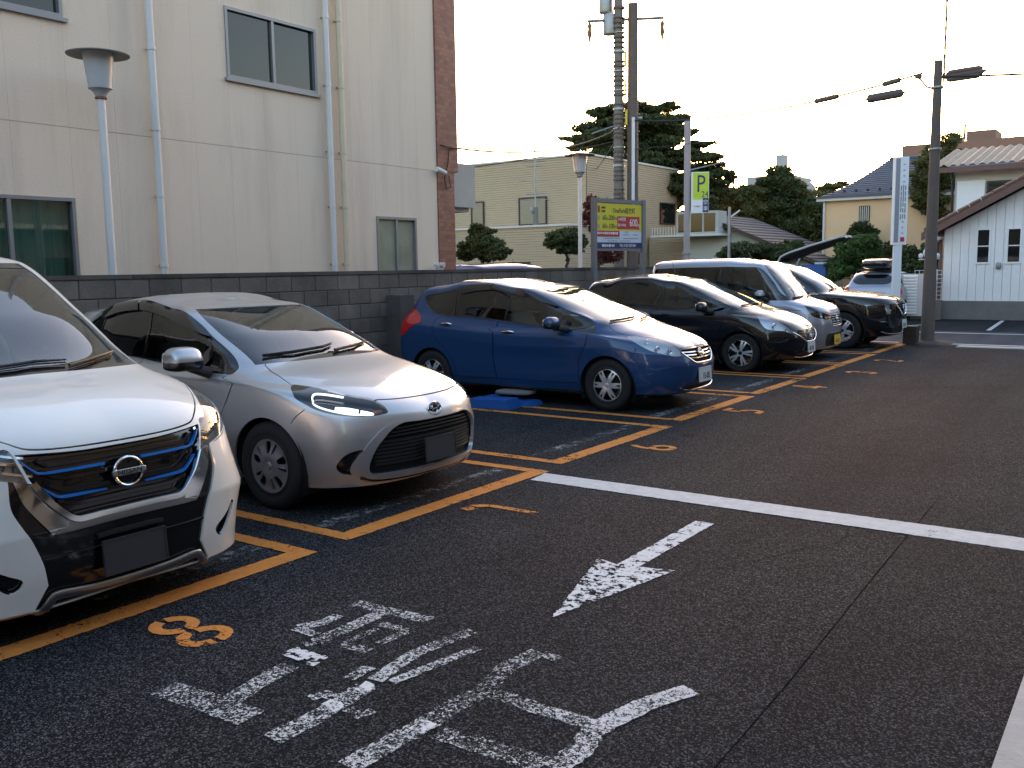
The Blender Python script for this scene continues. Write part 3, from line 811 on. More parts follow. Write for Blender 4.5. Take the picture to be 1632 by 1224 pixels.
def render_wall(name, base, stain, warm):
    m, nt, b = new_mat(name); v = mapped(nt); vs_ = mapped(nt, (1, 1.5, .22)); vf = mapped(nt, (1, 3.6, .22))
    c = mixc(nt, ramp(nt, noise(nt, v, .7, 6, .7), [(.3, (0, 0, 0)), (.75, (1, 1, 1))]), base, warm)
    s1 = ramp(nt, noise(nt, vs_, 1.2, 5, .6), [(.50, (0, 0, 0)), (.82, (.6, .6, .6))])
    s2 = ramp(nt, noise(nt, vf, 1.0, 4, .6), [(.60, (0, 0, 0)), (.9, (.4, .4, .4))])
    c = mixc(nt, s1, c, stain); c = mixc(nt, s2, c, tuple(x*.8 for x in stain))
    c = mixc(nt, 1.0, c, ramp(nt, noise(nt, v, 60, 3, .7), [(.2, (.86, .86, .86)), (.8, (1.1, 1.1, 1.1))]), 'MULTIPLY')
    nt.links.new(c, b.inputs['Base Color']); b.inputs['Roughness'].default_value = .9; bump(nt, b, noise(nt, v, 90, 4, .7), .25, .006)
    return m
M['render'] = render_wall('cream_wall_panel', (.78, .615, .475), (.48, .375, .295), (.80, .625, .47))
M['white_metal'] = simple('white_painted_steel', (.64, .61, .58), .45, var=.12, vscale=4)
M['frame_alu'] = simple('aluminium_frame', (.27, .26, .26), .4, .5); M['pipe_cream'] = simple('cream_pipe', (.62, .52, .36), .5, var=.12)
M['pane_dark'] = simple('window_pane', (.012, .014, .014), .03, coat=.3)
M['pane_frost'] = simple('frosted_pane', (.30, .29, .20), .12, coat=.5, var=.45, vscale=2.0)
M['curtain'] = simple('green_curtain', (.42, .72, .62), .9, var=.15, vscale=3)
M['pane_clear'] = glass('clear_pane', (.75, .80, .78), 1.5)
def block_mat(name, lo, hi):
    m, nt, b = new_mat(name); v = mapped(nt, coord='Object'); oi = N(nt, 'ShaderNodeObjectInfo'); tc = N(nt, 'ShaderNodeNewGeometry')
    wp = N(nt, 'ShaderNodeMapping'); wp.inputs['Scale'].default_value = (1, 1, 1); nt.links.new(tc.outputs['Position'], wp.inputs[0])
    c = ramp(nt, oi.outputs['Random'], [(0, lo), (1, hi)])
    st = noise(nt, wp.outputs[0], 1.4, 6, .7); c = mixc(nt, 1.0, c, ramp(nt, st, [(.3, (.55, .54, .54)), (.7, (1.15, 1.14, 1.12))]), 'MULTIPLY')
    c = mixc(nt, 1.0, c, ramp(nt, noise(nt, wp.outputs[0], 45, 4, .7), [(.25, (.72, .72, .72)), (.75, (1.2, 1.2, 1.2))]), 'MULTIPLY')
    nt.links.new(c, b.inputs['Base Color']); b.inputs['Roughness'].default_value = .95; bump(nt, b, noise(nt, wp.outputs[0], 130, 4, .7), .5, .006)
    return m
M['block'] = block_mat('concrete_block', (.12, .103, .088), (.185, .16, .138))
M['block_top'] = block_mat('stained_capping', (.06, .053, .046), (.10, .09, .08))
M['mortar'] = simple('mortar', (.10, .098, .094), .95)
def brick_mat():
    m, nt, b = new_mat('brown_tile_brick'); v = mapped(nt)
    sp = N(nt, 'ShaderNodeSeparateXYZ'); nt.links.new(v, sp.inputs[0]); ad = N(nt, 'ShaderNodeMath', operation='ADD'); nt.links.new(sp.outputs[0], ad.inputs[0]); nt.links.new(sp.outputs[1], ad.inputs[1])
    cb = N(nt, 'ShaderNodeCombineXYZ'); nt.links.new(ad.outputs[0], cb.inputs[0]); nt.links.new(sp.outputs[2], cb.inputs[1])
    bk = N(nt, 'ShaderNodeTexBrick'); bk.inputs['Scale'].default_value = 1.0; bk.inputs['Brick Width'].default_value = .115; bk.inputs['Row Height'].default_value = .068; bk.inputs['Mortar Size'].default_value = .005
    bk.inputs['Color1'].default_value = (.21, .068, .036, 1); bk.inputs['Color2'].default_value = (.36, .125, .065, 1); bk.inputs['Mortar'].default_value = (.13, .10, .085, 1)
    nt.links.new(cb.outputs[0], bk.inputs['Vector']); nt.links.new(bk.outputs['Color'], b.inputs['Base Color']); b.inputs['Roughness'].default_value = .6
    iv = N(nt, 'ShaderNodeMath', operation='SUBTRACT'); iv.inputs[0].default_value = 1; nt.links.new(bk.outputs['Fac'], iv.inputs[1]); bump(nt, b, iv.outputs[0], .5, .006)
    return m
M['brick'] = brick_mat()
M['siding'] = simple('beige_siding', (.44, .325, .205), .8, var=.10, vscale=1.5)
M['siding_cap'] = simple('pale_coping', (.62, .58, .52), .6)
M['grey_concrete'] = simple('grey_concrete', (.45, .42, .37), .9, var=.15, vscale=3)
M['bark'] = simple('bark', (.05, .035, .025), .95, var=.4, vscale=12, bump=.6, bscale=25)
M['pole_conc'] = simple('pole_concrete', (.17, .145, .125), .85, var=.2, vscale=3)
M['pole_brown'] = simple('brown_pole', (.115, .085, .07), .8, var=.2, vscale=4)
M['steel'] = simple('galvanised_steel', (.30, .30, .30), .45, .7, var=.15, vscale=8)
M['cable'] = simple('cable_black', (.02, .02, .02), .7)
M['yellow_wall'] = simple('yellow_stucco', (.78, .50, .28), .9, var=.06, vscale=2)
M['slate'] = simple('blue_grey_tile', (.085, .085, .11), .6, var=.25, vscale=5)
M['white_board'] = simple('white_board', (.84, .80, .77), .6, var=.07, vscale=5)
M['brown_trim'] = simple('brown_verge', (.15, .075, .055), .6, var=.15)
M['tan_roof'] = simple('tan_corrugated', (.30, .215, .15), .7, 0.0, var=.3, vscale=3)
M['cream_wall'] = simple('cream_plaster', (.55, .53, .46), .9, var=.06)
M['found'] = simple('foundation_concrete', (.18, .16, .145), .9, var=.3, vscale=3)
M['far_brown'] = simple('far_tower', (.25, .14, .10), .9)
M['far_grey'] = simple('far_block', (.42, .40, .38), .9)
M['roof_dark'] = simple('dark_roof', (.07, .065, .07), .8, var=.2)
def leaf_mat(name, a, b_, tr=.25):
    m = bpy.data.materials.new(name); m.use_nodes = True; nt = m.node_tree; MATS[name] = m
    b = nt.nodes['Principled BSDF']; out = [n for n in nt.nodes if n.type == 'OUTPUT_MATERIAL'][0]
    ge = N(nt, 'ShaderNodeNewGeometry'); c1 = ramp(nt, ge.outputs['Random Per Island'], [(0, a), (1, b_)])
    v = mapped(nt); c = mixc(nt, 1.0, c1, ramp(nt, noise(nt, v, 1.4, 3, .6), [(.3, (.65, .68, .6)), (.7, (1.3, 1.25, 1.1))]), 'MULTIPLY')
    nt.links.new(c, b.inputs['Base Color']); b.inputs['Roughness'].default_value = .6; b.inputs['Specular IOR Level'].default_value = .3
    tl = N(nt, 'ShaderNodeBsdfTranslucent'); nt.links.new(c, tl.inputs[0]); mx = N(nt, 'ShaderNodeMixShader'); mx.inputs[0].default_value = tr
    nt.links.new(b.outputs[0], mx.inputs[1]); nt.links.new(tl.outputs[0], mx.inputs[2]); nt.links.new(mx.outputs[0], out.inputs[0])
    return m
M['leaf'] = leaf_mat('dark_leaf', (.03, .045, .016), (.085, .105, .036))
M['leaf_green'] = leaf_mat('green_leaf', (.04, .08, .02), (.09, .14, .04))
M['leaf_olive'] = leaf_mat('olive_leaf', (.055, .065, .02), (.13, .125, .04))
M['leaf_red'] = leaf_mat('maple_leaf', (.06, .012, .012), (.16, .03, .025))
M['needle'] = leaf_mat('pine_needle', (.03, .045, .018), (.085, .10, .038), .2)

def fast_quads(name, V, mat, parent=None):
    """V: n x 4 x 3 array, one quad each"""
    n = len(V); me = bpy.data.meshes.new(name)
    me.vertices.add(n*4); me.vertices.foreach_set('co', V.reshape(-1).astype(np.float32))
    me.loops.add(n*4); me.loops.foreach_set('vertex_index', np.arange(n*4, dtype=np.int32))
    me.polygons.add(n); me.polygons.foreach_set('loop_start', np.arange(0, n*4, 4, dtype=np.int32)); me.polygons.foreach_set('loop_total', np.full(n, 4, np.int32))
    me.update(calc_edges=True)
    return link_mesh(name, me, mat, parent)
def leaves(rng, blobs, n, size, shell=.55, aspect=2.2, flat=0.0, clump=0):
    """leaf quads spread through ellipsoid blobs (cx,cy,cz,rx,ry,rz)"""
    B = np.array(blobs, float); vol = (B[:, 3]*B[:, 4]*B[:, 5])**(2/3); pick = rng.choice(len(B), n, p=vol/vol.sum())
    d = rng.normal(size=(n, 3)); d /= np.linalg.norm(d, axis=1)[:, None]
    r = (shell+(1-shell)*rng.random(n))**(1/1.5)
    r *= 1+.16*np.sin(d[:, 0]*7+pick)*np.cos(d[:, 2]*6+pick*1.7)
    P = B[pick, :3]+d*r[:, None]*B[pick, 3:6]
    a = rng.normal(size=(n, 3)); a[:, 2] *= (1-flat); a /= np.linalg.norm(a, axis=1)[:, None]
    b = np.cross(a, d+rng.normal(size=(n, 3))*.7); b /= np.maximum(np.linalg.norm(b, axis=1)[:, None], 1e-6)
    s = size*(.6+.8*rng.random(n))[:, None]
    a = a*s; b = b*s/aspect
    return np.stack([P-a*.5, P+b*.5, P+a*.5, P-b*.5], 1)
def lumps(rng, blobs, flat=0.0, k=9):
    """break smooth crown lumps into uneven sprays"""
    out = []
    for b in blobs:
        out.append((b[0], b[1], b[2], b[3]*.84, b[4]*.84, b[5]*.84))
        for _ in range(k):
            d = rng.normal(size=3); d /= np.linalg.norm(d); q = rng.uniform(.22, .46); r = rng.uniform(.55, .92)
            out.append((b[0]+d[0]*b[3]*r, b[1]+d[1]*b[4]*r, b[2]+d[2]*b[5]*r, b[3]*q*rng.uniform(.7, 1.4), b[4]*q*rng.uniform(.7, 1.4), b[5]*q*rng.uniform(.6, 1.2)))
    return out
def limb(mb, rng, a, b, r0, r1, n=6, wob=.08):
    a, b = Vector(a), Vector(b); pts = []; L = (b-a).length
    for i in range(n+1):
        s = i/n; p = a.lerp(b, s)
        if 0 < i < n: p += Vector(rng.normal(size=3))*wob*L*.3
        pts.append(p)
    mb.tube(pts, [r0+(r1-r0)*i/n for i in range(n+1)], 7)
def tree(name, loc, blobs, n, leaf, mat, label, cat='tree', trunk=None, seed=1, group=None, shell=.5, aspect=2.2, flat=0.0, trunk_r=.14):
    """blobs relative to loc; trunk = height of the first fork"""
    rng = np.random.default_rng(seed); o = empty(name, loc, 0, label, cat, group)
    V = leaves(rng, lumps(rng, blobs, flat), n, leaf, shell, aspect, flat)
    fast_quads('crown', V, mat, o)
    mb = MB(); B = sorted(blobs, key=lambda b: b[2]); top = max(b[2] for b in blobs); cx_ = float(np.mean([b[0] for b in blobs])); cy_ = float(np.mean([b[1] for b in blobs]))
    fk = trunk if trunk is not None else max(.2, min(b[2]-b[5]*.5 for b in blobs))
    limb(mb, rng, (0, 0, 0), (cx_*.4, cy_*.4, fk), trunk_r, trunk_r*.8); limb(mb, rng, (cx_*.4, cy_*.4, fk), (cx_, cy_, top), trunk_r*.8, trunk_r*.25, 8)
    mb.build('trunk', M['bark'], o, True)
    for b in blobs[:14]:
        k = MB(); z0 = min(max(fk, b[2]-max(.3, .5*abs(b[0]-cx_))), top*.95); s = 0 if top <= fk else (z0-fk)/(top-fk)
        limb(k, rng, (cx_*(.4+.6*s), cy_*(.4+.6*s), z0), (b[0], b[1], b[2]), trunk_r*.42, trunk_r*.12, 6, .12); k.build('limb', M['bark'], o, True)
    return o

# ------------------------------------------------------------------ the ground
ground = mobj('parking_lot', [(-600, -300, 0), (600, -300, 0), (600, 1200, 0), (-600, 1200, 0)], [(0, 1, 2, 3)], M['asphalt']); tag(ground, kind='structure')
RAGGED = ('orange_road_paint', 'white_road_paint', 'worn_white_paint', 'flaking_white_paint', 'faded_white_paint'); RJ = random.Random(8)
def sheet(name, poly, z, mat, parent=ground):
    n = len(poly); a = sum(poly[i][0]*poly[(i+1) % n][1]-poly[(i+1) % n][0]*poly[i][1] for i in range(n))
    if a < 0: poly = poly[::-1]
    z *= .62
    if mat.name in RAGGED:                      # painted edges run over the stones and are never quite straight
        out = []
        for i in range(n):
            p, q = Vector((poly[i][0], poly[i][1])), Vector((poly[(i+1) % n][0], poly[(i+1) % n][1])); L = (q-p).length
            if L > 12: out.append(tuple(p)); continue
            k = max(1, int(L/.022)); nn = Vector((p.y-q.y, q.x-p.x)).normalized() if L > 0 else Vector((0, 0))
            for j in range(k):
                s = p.lerp(q, j/k)
                if 0 < j: s = s+nn*RJ.gauss(0, .0028)
                out.append((s.x, s.y))
        poly = out; n = len(poly)
    return mobj(name, [(p[0], p[1], z) for p in poly], [tuple(range(n))], mat, parent)
def stroke(pts, w):
    """polygon of width w along a polyline on the ground"""
    P = [Vector((p[0], p[1])) for p in pts]; L = []; R = []
    for i, p in enumerate(P):
        d = (P[min(i+1, len(P)-1)]-P[max(i-1, 0)]).normalized(); n = Vector((-d.y, d.x))
        L.append(p+n*w/2); R.append(p-n*w/2)
    return [tuple(q) for q in L]+[tuple(q) for q in reversed(R)]
sheet('asphalt_patch', [(-1.23, 6.95), (-1.14, 3.5), (-1.08, -2), (-.37, -2), (-.37, 7.05)], .004, M['patch'])
sheet('patch_joint', stroke([(-1.235, 6.97), (-1.19, 5.2), (-1.14, 3.5), (-1.08, -2)], .005), .0065, M['seal'])
sheet('patch_joint', stroke([(-1.235, 6.97), (-.8, 7.04), (-.37, 7.06)], .005), .0066, M['seal'])
# hairline cracks
def crack(p0, p1, seed, w=.0035):
    r_ = random.Random(seed); P = [Vector(p0), Vector(p1)]; n = 22; d = P[1]-P[0]; nn = Vector((-d.y, d.x)).normalized(); pts = []; o = 0
    for i in range(n+1): o += r_.uniform(-.03, .03); q = P[0]+d*i/n+nn*o; pts.append((q.x, q.y))
    sheet('crack', stroke(pts, w), .0042+.0001*seed, M['seal'])
for k, (a, b) in enumerate((((-3.2, 6.9), (-2.2, 9.6)), ((-1.9, 4.6), (-1.25, 6.0)), ((-3.6, 3.4), (-2.9, 4.3)), ((-2.6, 8.0), (-.9, 8.8)), ((-3.0, 10.5), (-2.4, 14.0)), ((-1.0, 8.3), (-.5, 11.5)), ((-6.2, 6.9), (-5.0, 8.2)))): crack(a, b, k+1)
LW = .15
def bay(y0, y1, xf, xb=-8.75):
    """orange outline of one bay: front line and two sides"""
    z = .008
    sheet('bay_line', [(xf, y0), (xf, y1), (xf-LW, y1), (xf-LW, y0)], z, M['orange'])
    for y, s in ((y0, 1), (y1, -1)):
        ys = y+s*LW*.72
        sheet('bay_line', [(xf-LW, min(y, ys)), (xf-LW, max(y, ys)), (xb, max(y, ys)), (xb, min(y, ys))], z+.0004, M['orange'])
    sheet('old_bay_line', stroke([(xf-.40, y0+.12), (xf-.40, y1-.12)], .13), z-.003, M['white_ghost'])
bay(1.33, 3.68, -4.02); bay(3.95, 6.24, -4.04); bay(6.52, 8.68, -4.10); bay(9.03, 11.22, -4.17); bay(11.45, 13.40, -4.20); bay(13.55, 15.50, -4.23); bay(15.62, 17.55, -4.25); bay(17.75, 20.0, -4.28)
# stencilled numbers read from the lane: u to the right (+Y), v up (-X)
def digit(polys, x, y, h=.46, w=.26, mat=None):
    for k, pl in enumerate(polys):
        sheet('bay_number', [(x-v*h, y+u*w) for u, v in pl], .0072+.0003*k, mat or M['orange'])
def hst(u0, u1, v, t=.16): return [(u0, v-t/2), (u1, v-t/2), (u1, v+t/2), (u0, v+t/2)]
def vst(u, v0, v1, t=.22): return [(u-t/2, v0), (u+t/2, v0), (u+t/2, v1), (u-t/2, v1)]
def arcp(cu, cv, ru, rv, a0, a1, t=.36, n=9):
    o = []; i_ = []
    for k in range(n):
        a = math.radians(a0+(a1-a0)*k/(n-1)); o.append((cu+ru*math.cos(a), cv+rv*math.sin(a))); i_.append((cu+ru*(1-t/ru*.62)*math.cos(a), cv+rv*(1-t/rv*.40)*math.sin(a)))
    return o+i_[::-1]
D8 = [arcp(.5, .24, .5, .26, 100, 262), arcp(.5, .24, .5, .26, 278, 440), arcp(.5, .74, .44, .26, 100, 262), arcp(.5, .74, .44, .26, 278, 440)]
D7 = [[(-.1, .86), (.22, .80), (.24, .98), (-.06, 1.02)], [(.32, .86), (.50, .72), (.52, .40), (.50, -.08), (.74, -.10), (.76, .40), (.70, .80), (.50, 1.0), (.34, 1.02)]]
D6 = [arcp(.5, .28, .46, .28, 100, 262), arcp(.5, .28, .46, .28, 278, 440), arcp(.62, .45, .58, .55, 110, 178)]
D5 = [hst(.1, .9, .93), vst(.17, .55, .84), arcp(.42, .30, .46, .30, -95, 100), hst(.02, .35, .08)]
D4 = [vst(.66, 0, .98), hst(0, 1, .28), [(.0, .36), (.2, .36), (.58, .98), (.40, .98)]]
D3 = [arcp(.42, .74, .46, .26, -70, 160), arcp(.42, .27, .5, .27, -160, 75)]
D2 = [arcp(.45, .72, .46, .28, -20, 170), [(.02, .0), (.98, .0), (.98, .15), (.02, .15)], [(.05, .18), (.3, .18), (.88, .55), (.7, .62)]]
for dg, x, y in ((D8, -3.40, 2.38), (D7, -3.45, 4.93), (D6, -3.56, 7.47), (D5, -3.63, 9.92), (D4, -3.66, 12.33), (D3, -3.5, 14.36), (D2, -3.58, 16.33)): digit(dg, x, y)
STROKES= [([(-3.198, 2.076), (-2.926, 2.102), (-2.7, 2.108)], 0.13), ([(-2.873, 2.086), (-2.914, 2.345), (-2.934, 2.509)], 0.1), ([(-3.229, 2.802), (-3.088, 2.798)], 0.06), ([(-3.227, 2.815), (-3.171, 2.923), (-3.177, 3.027)], 0.07), ([(-3.05, 2.69), (-3.024, 2.737)], 0.05), ([(-3.03, 2.743), (-3.024, 2.935), (-3.025, 3.149)], 0.085), ([(-3.232, 3.184), (-3.041, 3.198), (-2.76, 3.217)], 0.085), ([(-2.929, 3.052), (-2.763, 3.066)], 0.05), ([(-2.764, 3.056), (-2.779, 2.877)], 0.05), ([(-2.912, 2.79), (-2.755, 2.795)], 0.06), ([(-2.909, 2.802), (-2.9, 3.005)], 0.045), ([(-2.507, 2.046), (-2.499, 2.21), (-2.51, 2.374), (-2.523, 2.535)], 0.1), ([(-2.531, 2.595), (-2.574, 2.885), (-2.513, 3.223)], 0.075), ([(-2.465, 2.622), (-2.43, 2.815), (-2.378, 3.079)], 0.055), ([(-2.631, 2.339), (-2.616, 2.396), (-2.528, 2.407)], 0.06), ([(-2.631, 2.546), (-2.636, 2.68)], 0.06), ([(-2.446, 2.358), (-2.365, 2.34), (-2.361, 2.399)], 0.05), ([(-2.15, 2.062), (-2.139, 2.227), (-2.125, 2.403), (-2.125, 2.613), (-2.103, 2.795)], 0.1), ([(-2.112, 2.796), (-2.156, 2.99), (-2.129, 3.193)], 0.09), ([(-2.108, 3.187), (-2.022, 3.174)], 0.06), ([(-2.067, 2.766), (-1.841, 2.756), (-1.606, 2.762)], 0.08), ([(-2.042, 2.41), (-1.834, 2.42), (-1.61, 2.436)], 0.1), ([(-1.579, 2.427), (-1.556, 2.565), (-1.589, 2.731), (-1.534, 2.988), (-1.433, 3.216)], 0.095)]
for k, (s, w) in enumerate(STROKES): sheet('road_lettering', stroke(s, w), .0072+.00012*k, M['white_worn'])
for k, s in enumerate(([(-3.045, 2.558), (-3.06, 2.648), (-2.855, 2.649), (-2.841, 2.55)], [(-2.544, 2.489), (-2.557, 2.57), (-2.488, 2.558), (-2.472, 2.482)], [(-2.559, 2.327), (-2.557, 2.403), (-2.473, 2.369), (-2.467, 2.308)], [(-2.154, 2.37), (-2.16, 2.461), (-2.085, 2.449), (-2.088, 2.368)])):
    sheet('road_lettering', s, .0102+.0002*k, M['white_crack'])
sheet('direction_arrow', [(-2.30, 3.56), (-2.565, 4.46), (-2.42, 4.42), (-2.105, 4.50)], .0078, M['white_crack'])
sheet('direction_arrow', [(-2.42, 4.40), (-2.425, 5.48), (-2.295, 5.48), (-2.30, 4.40)], .0074, M['white_crack'])
sheet('stop_line', [(-4.0, 5.90), (-4.03, 6.16), (-.60, 6.16), (-.58, 5.88)], .0076, M['white_solid'])
# street crossing behind the lot
sheet('street_surface', [(-60, 20.0), (60, 20.0), (60, 24.2), (-60, 24.2)], .005, M['street'])
for y in (20.35, 23.55): sheet('street_edge_line', [(-60, y-.075), (60, y-.075), (60, y+.075), (-60, y+.075)], .009, M['white_solid'])
sheet('old_bay_line', stroke([(-3.46, 24.7), (-3.70, 28.9)], .10), .008, M['white_solid'])
sheet('old_bay_line', stroke([(-6.2, 24.6), (-5.2, 26.4)], .10), .008, M['white_solid'])
g_ = MB().box(-3.3, 3.0, 19.62, 19.98, 0, .018).build('gutter', M['kerb']); tag(g_, kind='structure')
for k in range(6):
    b = MB().box(-.37, -.205, -3.0+k*1.2, -3.0+k*1.2+1.192, 0, .05).build('kerb_stone', M['kerb']); b.parent = ground
pv = mobj('pavement', [(-.20, -6, .045), (2.2, -6, .045), (2.2, 18.5, .045), (-.20, 18.5, .045)], [(0, 1, 2, 3)], M['kerb']); tag(pv, kind='structure')

# ------------------------------------------------------------------ cream building on the left
def rect_minus(r, holes):
    """split a rectangle (y0,y1,z0,z1) around rectangular openings"""
    out = [r]
    for h in holes:
        nx = []
        for (a, b, c, d) in out:
            A, B, C_, D = max(a, h[0]), min(b, h[1]), max(c, h[2]), min(d, h[3])
            if A >= B or C_ >= D: nx.append((a, b, c, d)); continue
            if a < A: nx.append((a, A, c, d))
            if B < b: nx.append((B, b, c, d))
            if c < C_: nx.append((A, B, c, C_))
            if D < d: nx.append((A, B, D, d))
        out = nx
    return out
XB = -10.3
bA = empty('cream_building', (XB, 12.5, 0), 0, 'large stained cream building of tall wall panels on the left', 'building')
def childmesh(mb, name, mat, parent, **k):
    """mesh given in world coordinates, made a child of an Empty placed at its base"""
    o = parent; off = Vector((0, 0, 0))
    while o is not None: off += Vector(o.location); o = o.parent
    mb.v = [(p[0]-off.x, p[1]-off.y, p[2]-off.z) for p in mb.v]
    return mb.build(name, mat, parent, **k)
WIN = [(8.20, 9.79, 4.20, 5.11), (4.2, 5.98, 4.50, 5.5), (4.1, 5.97, 1.0, 2.52), (10.95, 11.90, 1.2, 2.50)]
cols = [2.9, 3.5, 4.1, 4.7, 5.3, 5.97, 6.55, 7.12, 7.66, 8.20, 8.80, 9.35, 9.87, 10.45, 10.95, 11.45, 11.97, 12.47]
rows = [0, 3.31, 7.6]
for i in range(len(cols)-1):
    for j in range(2):
        for (a, b, c, d) in rect_minus((cols[i]+.0009, cols[i+1]-.0009, rows[j]+.004, rows[j+1]-.004), WIN): childmesh(MB().box(XB-.12, XB, a, b, c, d), 'wall_panel', M['render'], bA)
for (a, b, c, d) in rect_minus((-6, 12.45, 0, 7.6), [(q[0]-.001, q[1]+.001, q[2]-.001, q[3]+.001) for q in WIN]): childmesh(MB().box(XB-.30, XB-.005, a, b, c, d), 'wall_core', M['grey_concrete'], bA)
childmesh(MB().box(XB-.12, XB, -6, 2.89, 0, 7.6), 'wall_panel', M['render'], bA)
childmesh(MB().box(XB-9, XB-.2, -6, 12.4, 0, 7.7), 'rear_mass', M['cream_wall'], bA)
def window(parent, y0, y1, z0, z1, X, splits, pane, frame=.04, sill=True, face=1, axis='x'):
    f = MB(); d0, d1 = X-.05, X+.018
    def bx(mb, a, b, c, d, p, q):
        if axis == 'x': mb.box(p, q, a, b, c, d)
        else: mb.box(a, b, min(-p, -q), max(-p, -q), c, d)
    bx(f, y0, y1, z1-frame, z1, d0, d1); bx(f, y0, y1, z0, z0+frame, d0, d1); bx(f, y0, y0+frame, z0+frame, z1-frame, d0, d1); bx(f, y1-frame, y1, z0+frame, z1-frame, d0, d1)
    w = childmesh(f, 'window', M['frame_alu'], parent)
    ys = [y0]+list(splits)+[y1]
    for s in splits:
        k = MB(); bx(k, s-.022, s+.022, z0+frame, z1-frame, d0+.004, d1-.006); childmesh(k, 'mullion', M['frame_alu'], w)
    for i in range(len(ys)-1):
        k = MB(); bx(k, ys[i]+(frame if i == 0 else .022), ys[i+1]-(frame if i == len(ys)-2 else .022), z0+frame, z1-frame, X-.035-.012*(i % 2), X-.029-.012*(i % 2)); childmesh(k, 'pane', pane if not isinstance(pane, list) else pane[i], w)
    if sill:
        k = MB(); bx(k, y0-.04, y1+.04, z0-.045, z0-.003, X-.03, X+.05); childmesh(k, 'sill', M['frame_alu'], w)
    return w
window(bA, 8.20, 9.79, 4.20, 5.11, XB, [9.0], M['pane_dark'])
window(bA, 4.2, 5.98, 4.50, 5.5, XB, [5.1], M['pane_dark'])
w3 = window(bA, 4.1, 5.97, 1.0, 2.52, XB, [5.22], M['pane_clear'])
window(bA, 10.95, 11.90, 1.2, 2.50, XB, [11.42], [M['pane_frost'], M['pane_frost']])
cu = MB(); v = []; n = 90
for i in range(n+1):
    y = 4.1+1.87*i/n; xx = XB-.16+.028*math.sin(i*.9)+.012*math.sin(i*2.3+1); v += [(xx, y, 1.0), (xx, y, 2.5)]
cu.add(v, [(2*i, 2*i+2, 2*i+3, 2*i+1) for i in range(n)]); childmesh(cu, 'curtain', M['curtain'], w3, smooth=True)
def downpipe(y, r, mat, name='downpipe', x=XB+.085, z1=7.6, label=None):
    mb = MB().tube([(x, y, 0), (x, y, z1)], r, 12); o = childmesh(mb, name, mat, bA, smooth=True)
    for z in (1.75, 2.6, 3.4, 4.35, 5.3, 6.2):
        childmesh(MB().tube([(x, y, z-.02), (x, y, z+.02)], r*1.18, 12), 'pipe_collar', mat, o, smooth=True)
        childmesh(MB().box(XB, x-r*.8, y-.012, y+.012, z-.012, z+.012), 'pipe_bracket', M['steel'], o)
downpipe(7.03, .046, M['white_metal']); downpipe(9.93, .042, M['white_metal']); downpipe(10.19, .046, M['pipe_cream'])
# brown brick pier and set-back concrete bay at the corner
pier = empty('brick_pier', (XB, 12.72, 0), 0, 'tall brown brick pier at the corner of the cream building', 'pier')
childmesh(MB().box(XB-.5, XB+.02, 12.475, 12.92, 0, 3.32), 'lower_pier', M['brick'], pier); childmesh(MB().box(XB-.5, XB+.03, 12.475, 13.02, 3.32, 7.6), 'upper_pier', M['brick'], pier)
gb = empty('concrete_bay', (-10.9, 13.9, 0), 0, 'pale concrete box jutting out beyond the brick pier', 'balcony')
childmesh(MB().box(-13.5, -10.9, 12.5, 14.33, 2.80, 3.60), 'parapet', M['grey_concrete'], gb); childmesh(MB().box(-13.4, -11.0, 12.5, 14.25, 2.72, 2.80), 'soffit', M['far_grey'], gb)
cam_ = empty('security_camera', (XB, 12.42, 3.30), 0, 'small white security camera on the edge of the cream building', 'camera')
childmesh(MB().tube([(XB, 12.42, 3.30), (XB+.10, 12.42, 3.30)], .015, 8), 'bracket', M['white_metal'], cam_, smooth=True); childmesh(MB().tube([(XB+.10, 12.36, 3.33), (XB+.14, 12.55, 3.27)], [.045, .035], 12), 'housing', M['white_metal'], cam_, smooth=True)
cw = MB().tube([(XB+.04, 12.55, 3.75), (XB+.06, 12.75, 3.72), (XB+.05, 12.72, 3.45), (XB+.05, 12.62, 3.2), (XB+.05, 12.66, 3.02), (XB+.05, 12.78, 3.06), (XB+.05, 12.74, 3.25)], .01, 6).build('loose_cable', M['cable'], None, True); tag(cw, 'black cable looping down the brick pier', 'cable')
mb = empty('wall_lamp_bracket', (XB, 12.35, 1.62), 0, 'small white twin floodlight on the wall top by the brick pier', 'floodlight')
for yy in (12.28, 12.42): childmesh(MB().tube([(XB+.05, yy, 1.74), (XB+.14, yy+.03, 1.72)], [.03, .05], 10), 'lamp_head', M['white_metal'], mb, smooth=True)
childmesh(MB().box(XB, XB+.1, 12.22, 12.48, 1.60, 1.68), 'base', M['white_metal'], mb)

# ------------------------------------------------------------------ block wall behind the bays
XW = -9.0
bw = empty('block_wall', (XW, 3, 0), 0, 'grey concrete block wall with dark stained top course behind the parked cars', 'wall')
childmesh(MB().box(XW-.095, XW-.012, -2, 21.5, 0, 1.60), 'mortar_core', M['mortar'], bw)
bm = {}
def block_mesh(l, h):
    k = (round(l, 3), round(h, 3))
    if k not in bm:
        me = bpy.data.meshes.new('block'); d = .006
        b_ = MB(); b_.add([(-.1, 0, 0), (-.1, l, 0), (-.1, l, h), (-.1, 0, h), (-d, 0, 0), (-d, l, 0), (-d, l, h), (-d, 0, h), (0, d, d), (0, l-d, d), (0, l-d, h-d), (0, d, h-d)],
            [(8, 9, 10, 11), (4, 5, 9, 8), (5, 6, 10, 9), (6, 7, 11, 10), (7, 4, 8, 11), (0, 4, 7, 3), (1, 2, 6, 5), (3, 7, 6, 2), (0, 1, 5, 4), (0, 3, 2, 1)])
        me.from_pydata(b_.v, [], b_.f); bm[k] = me
    return bm[k]
rng = np.random.default_rng(5); far_blocks = MB(); nblk = 0
top_h = .20
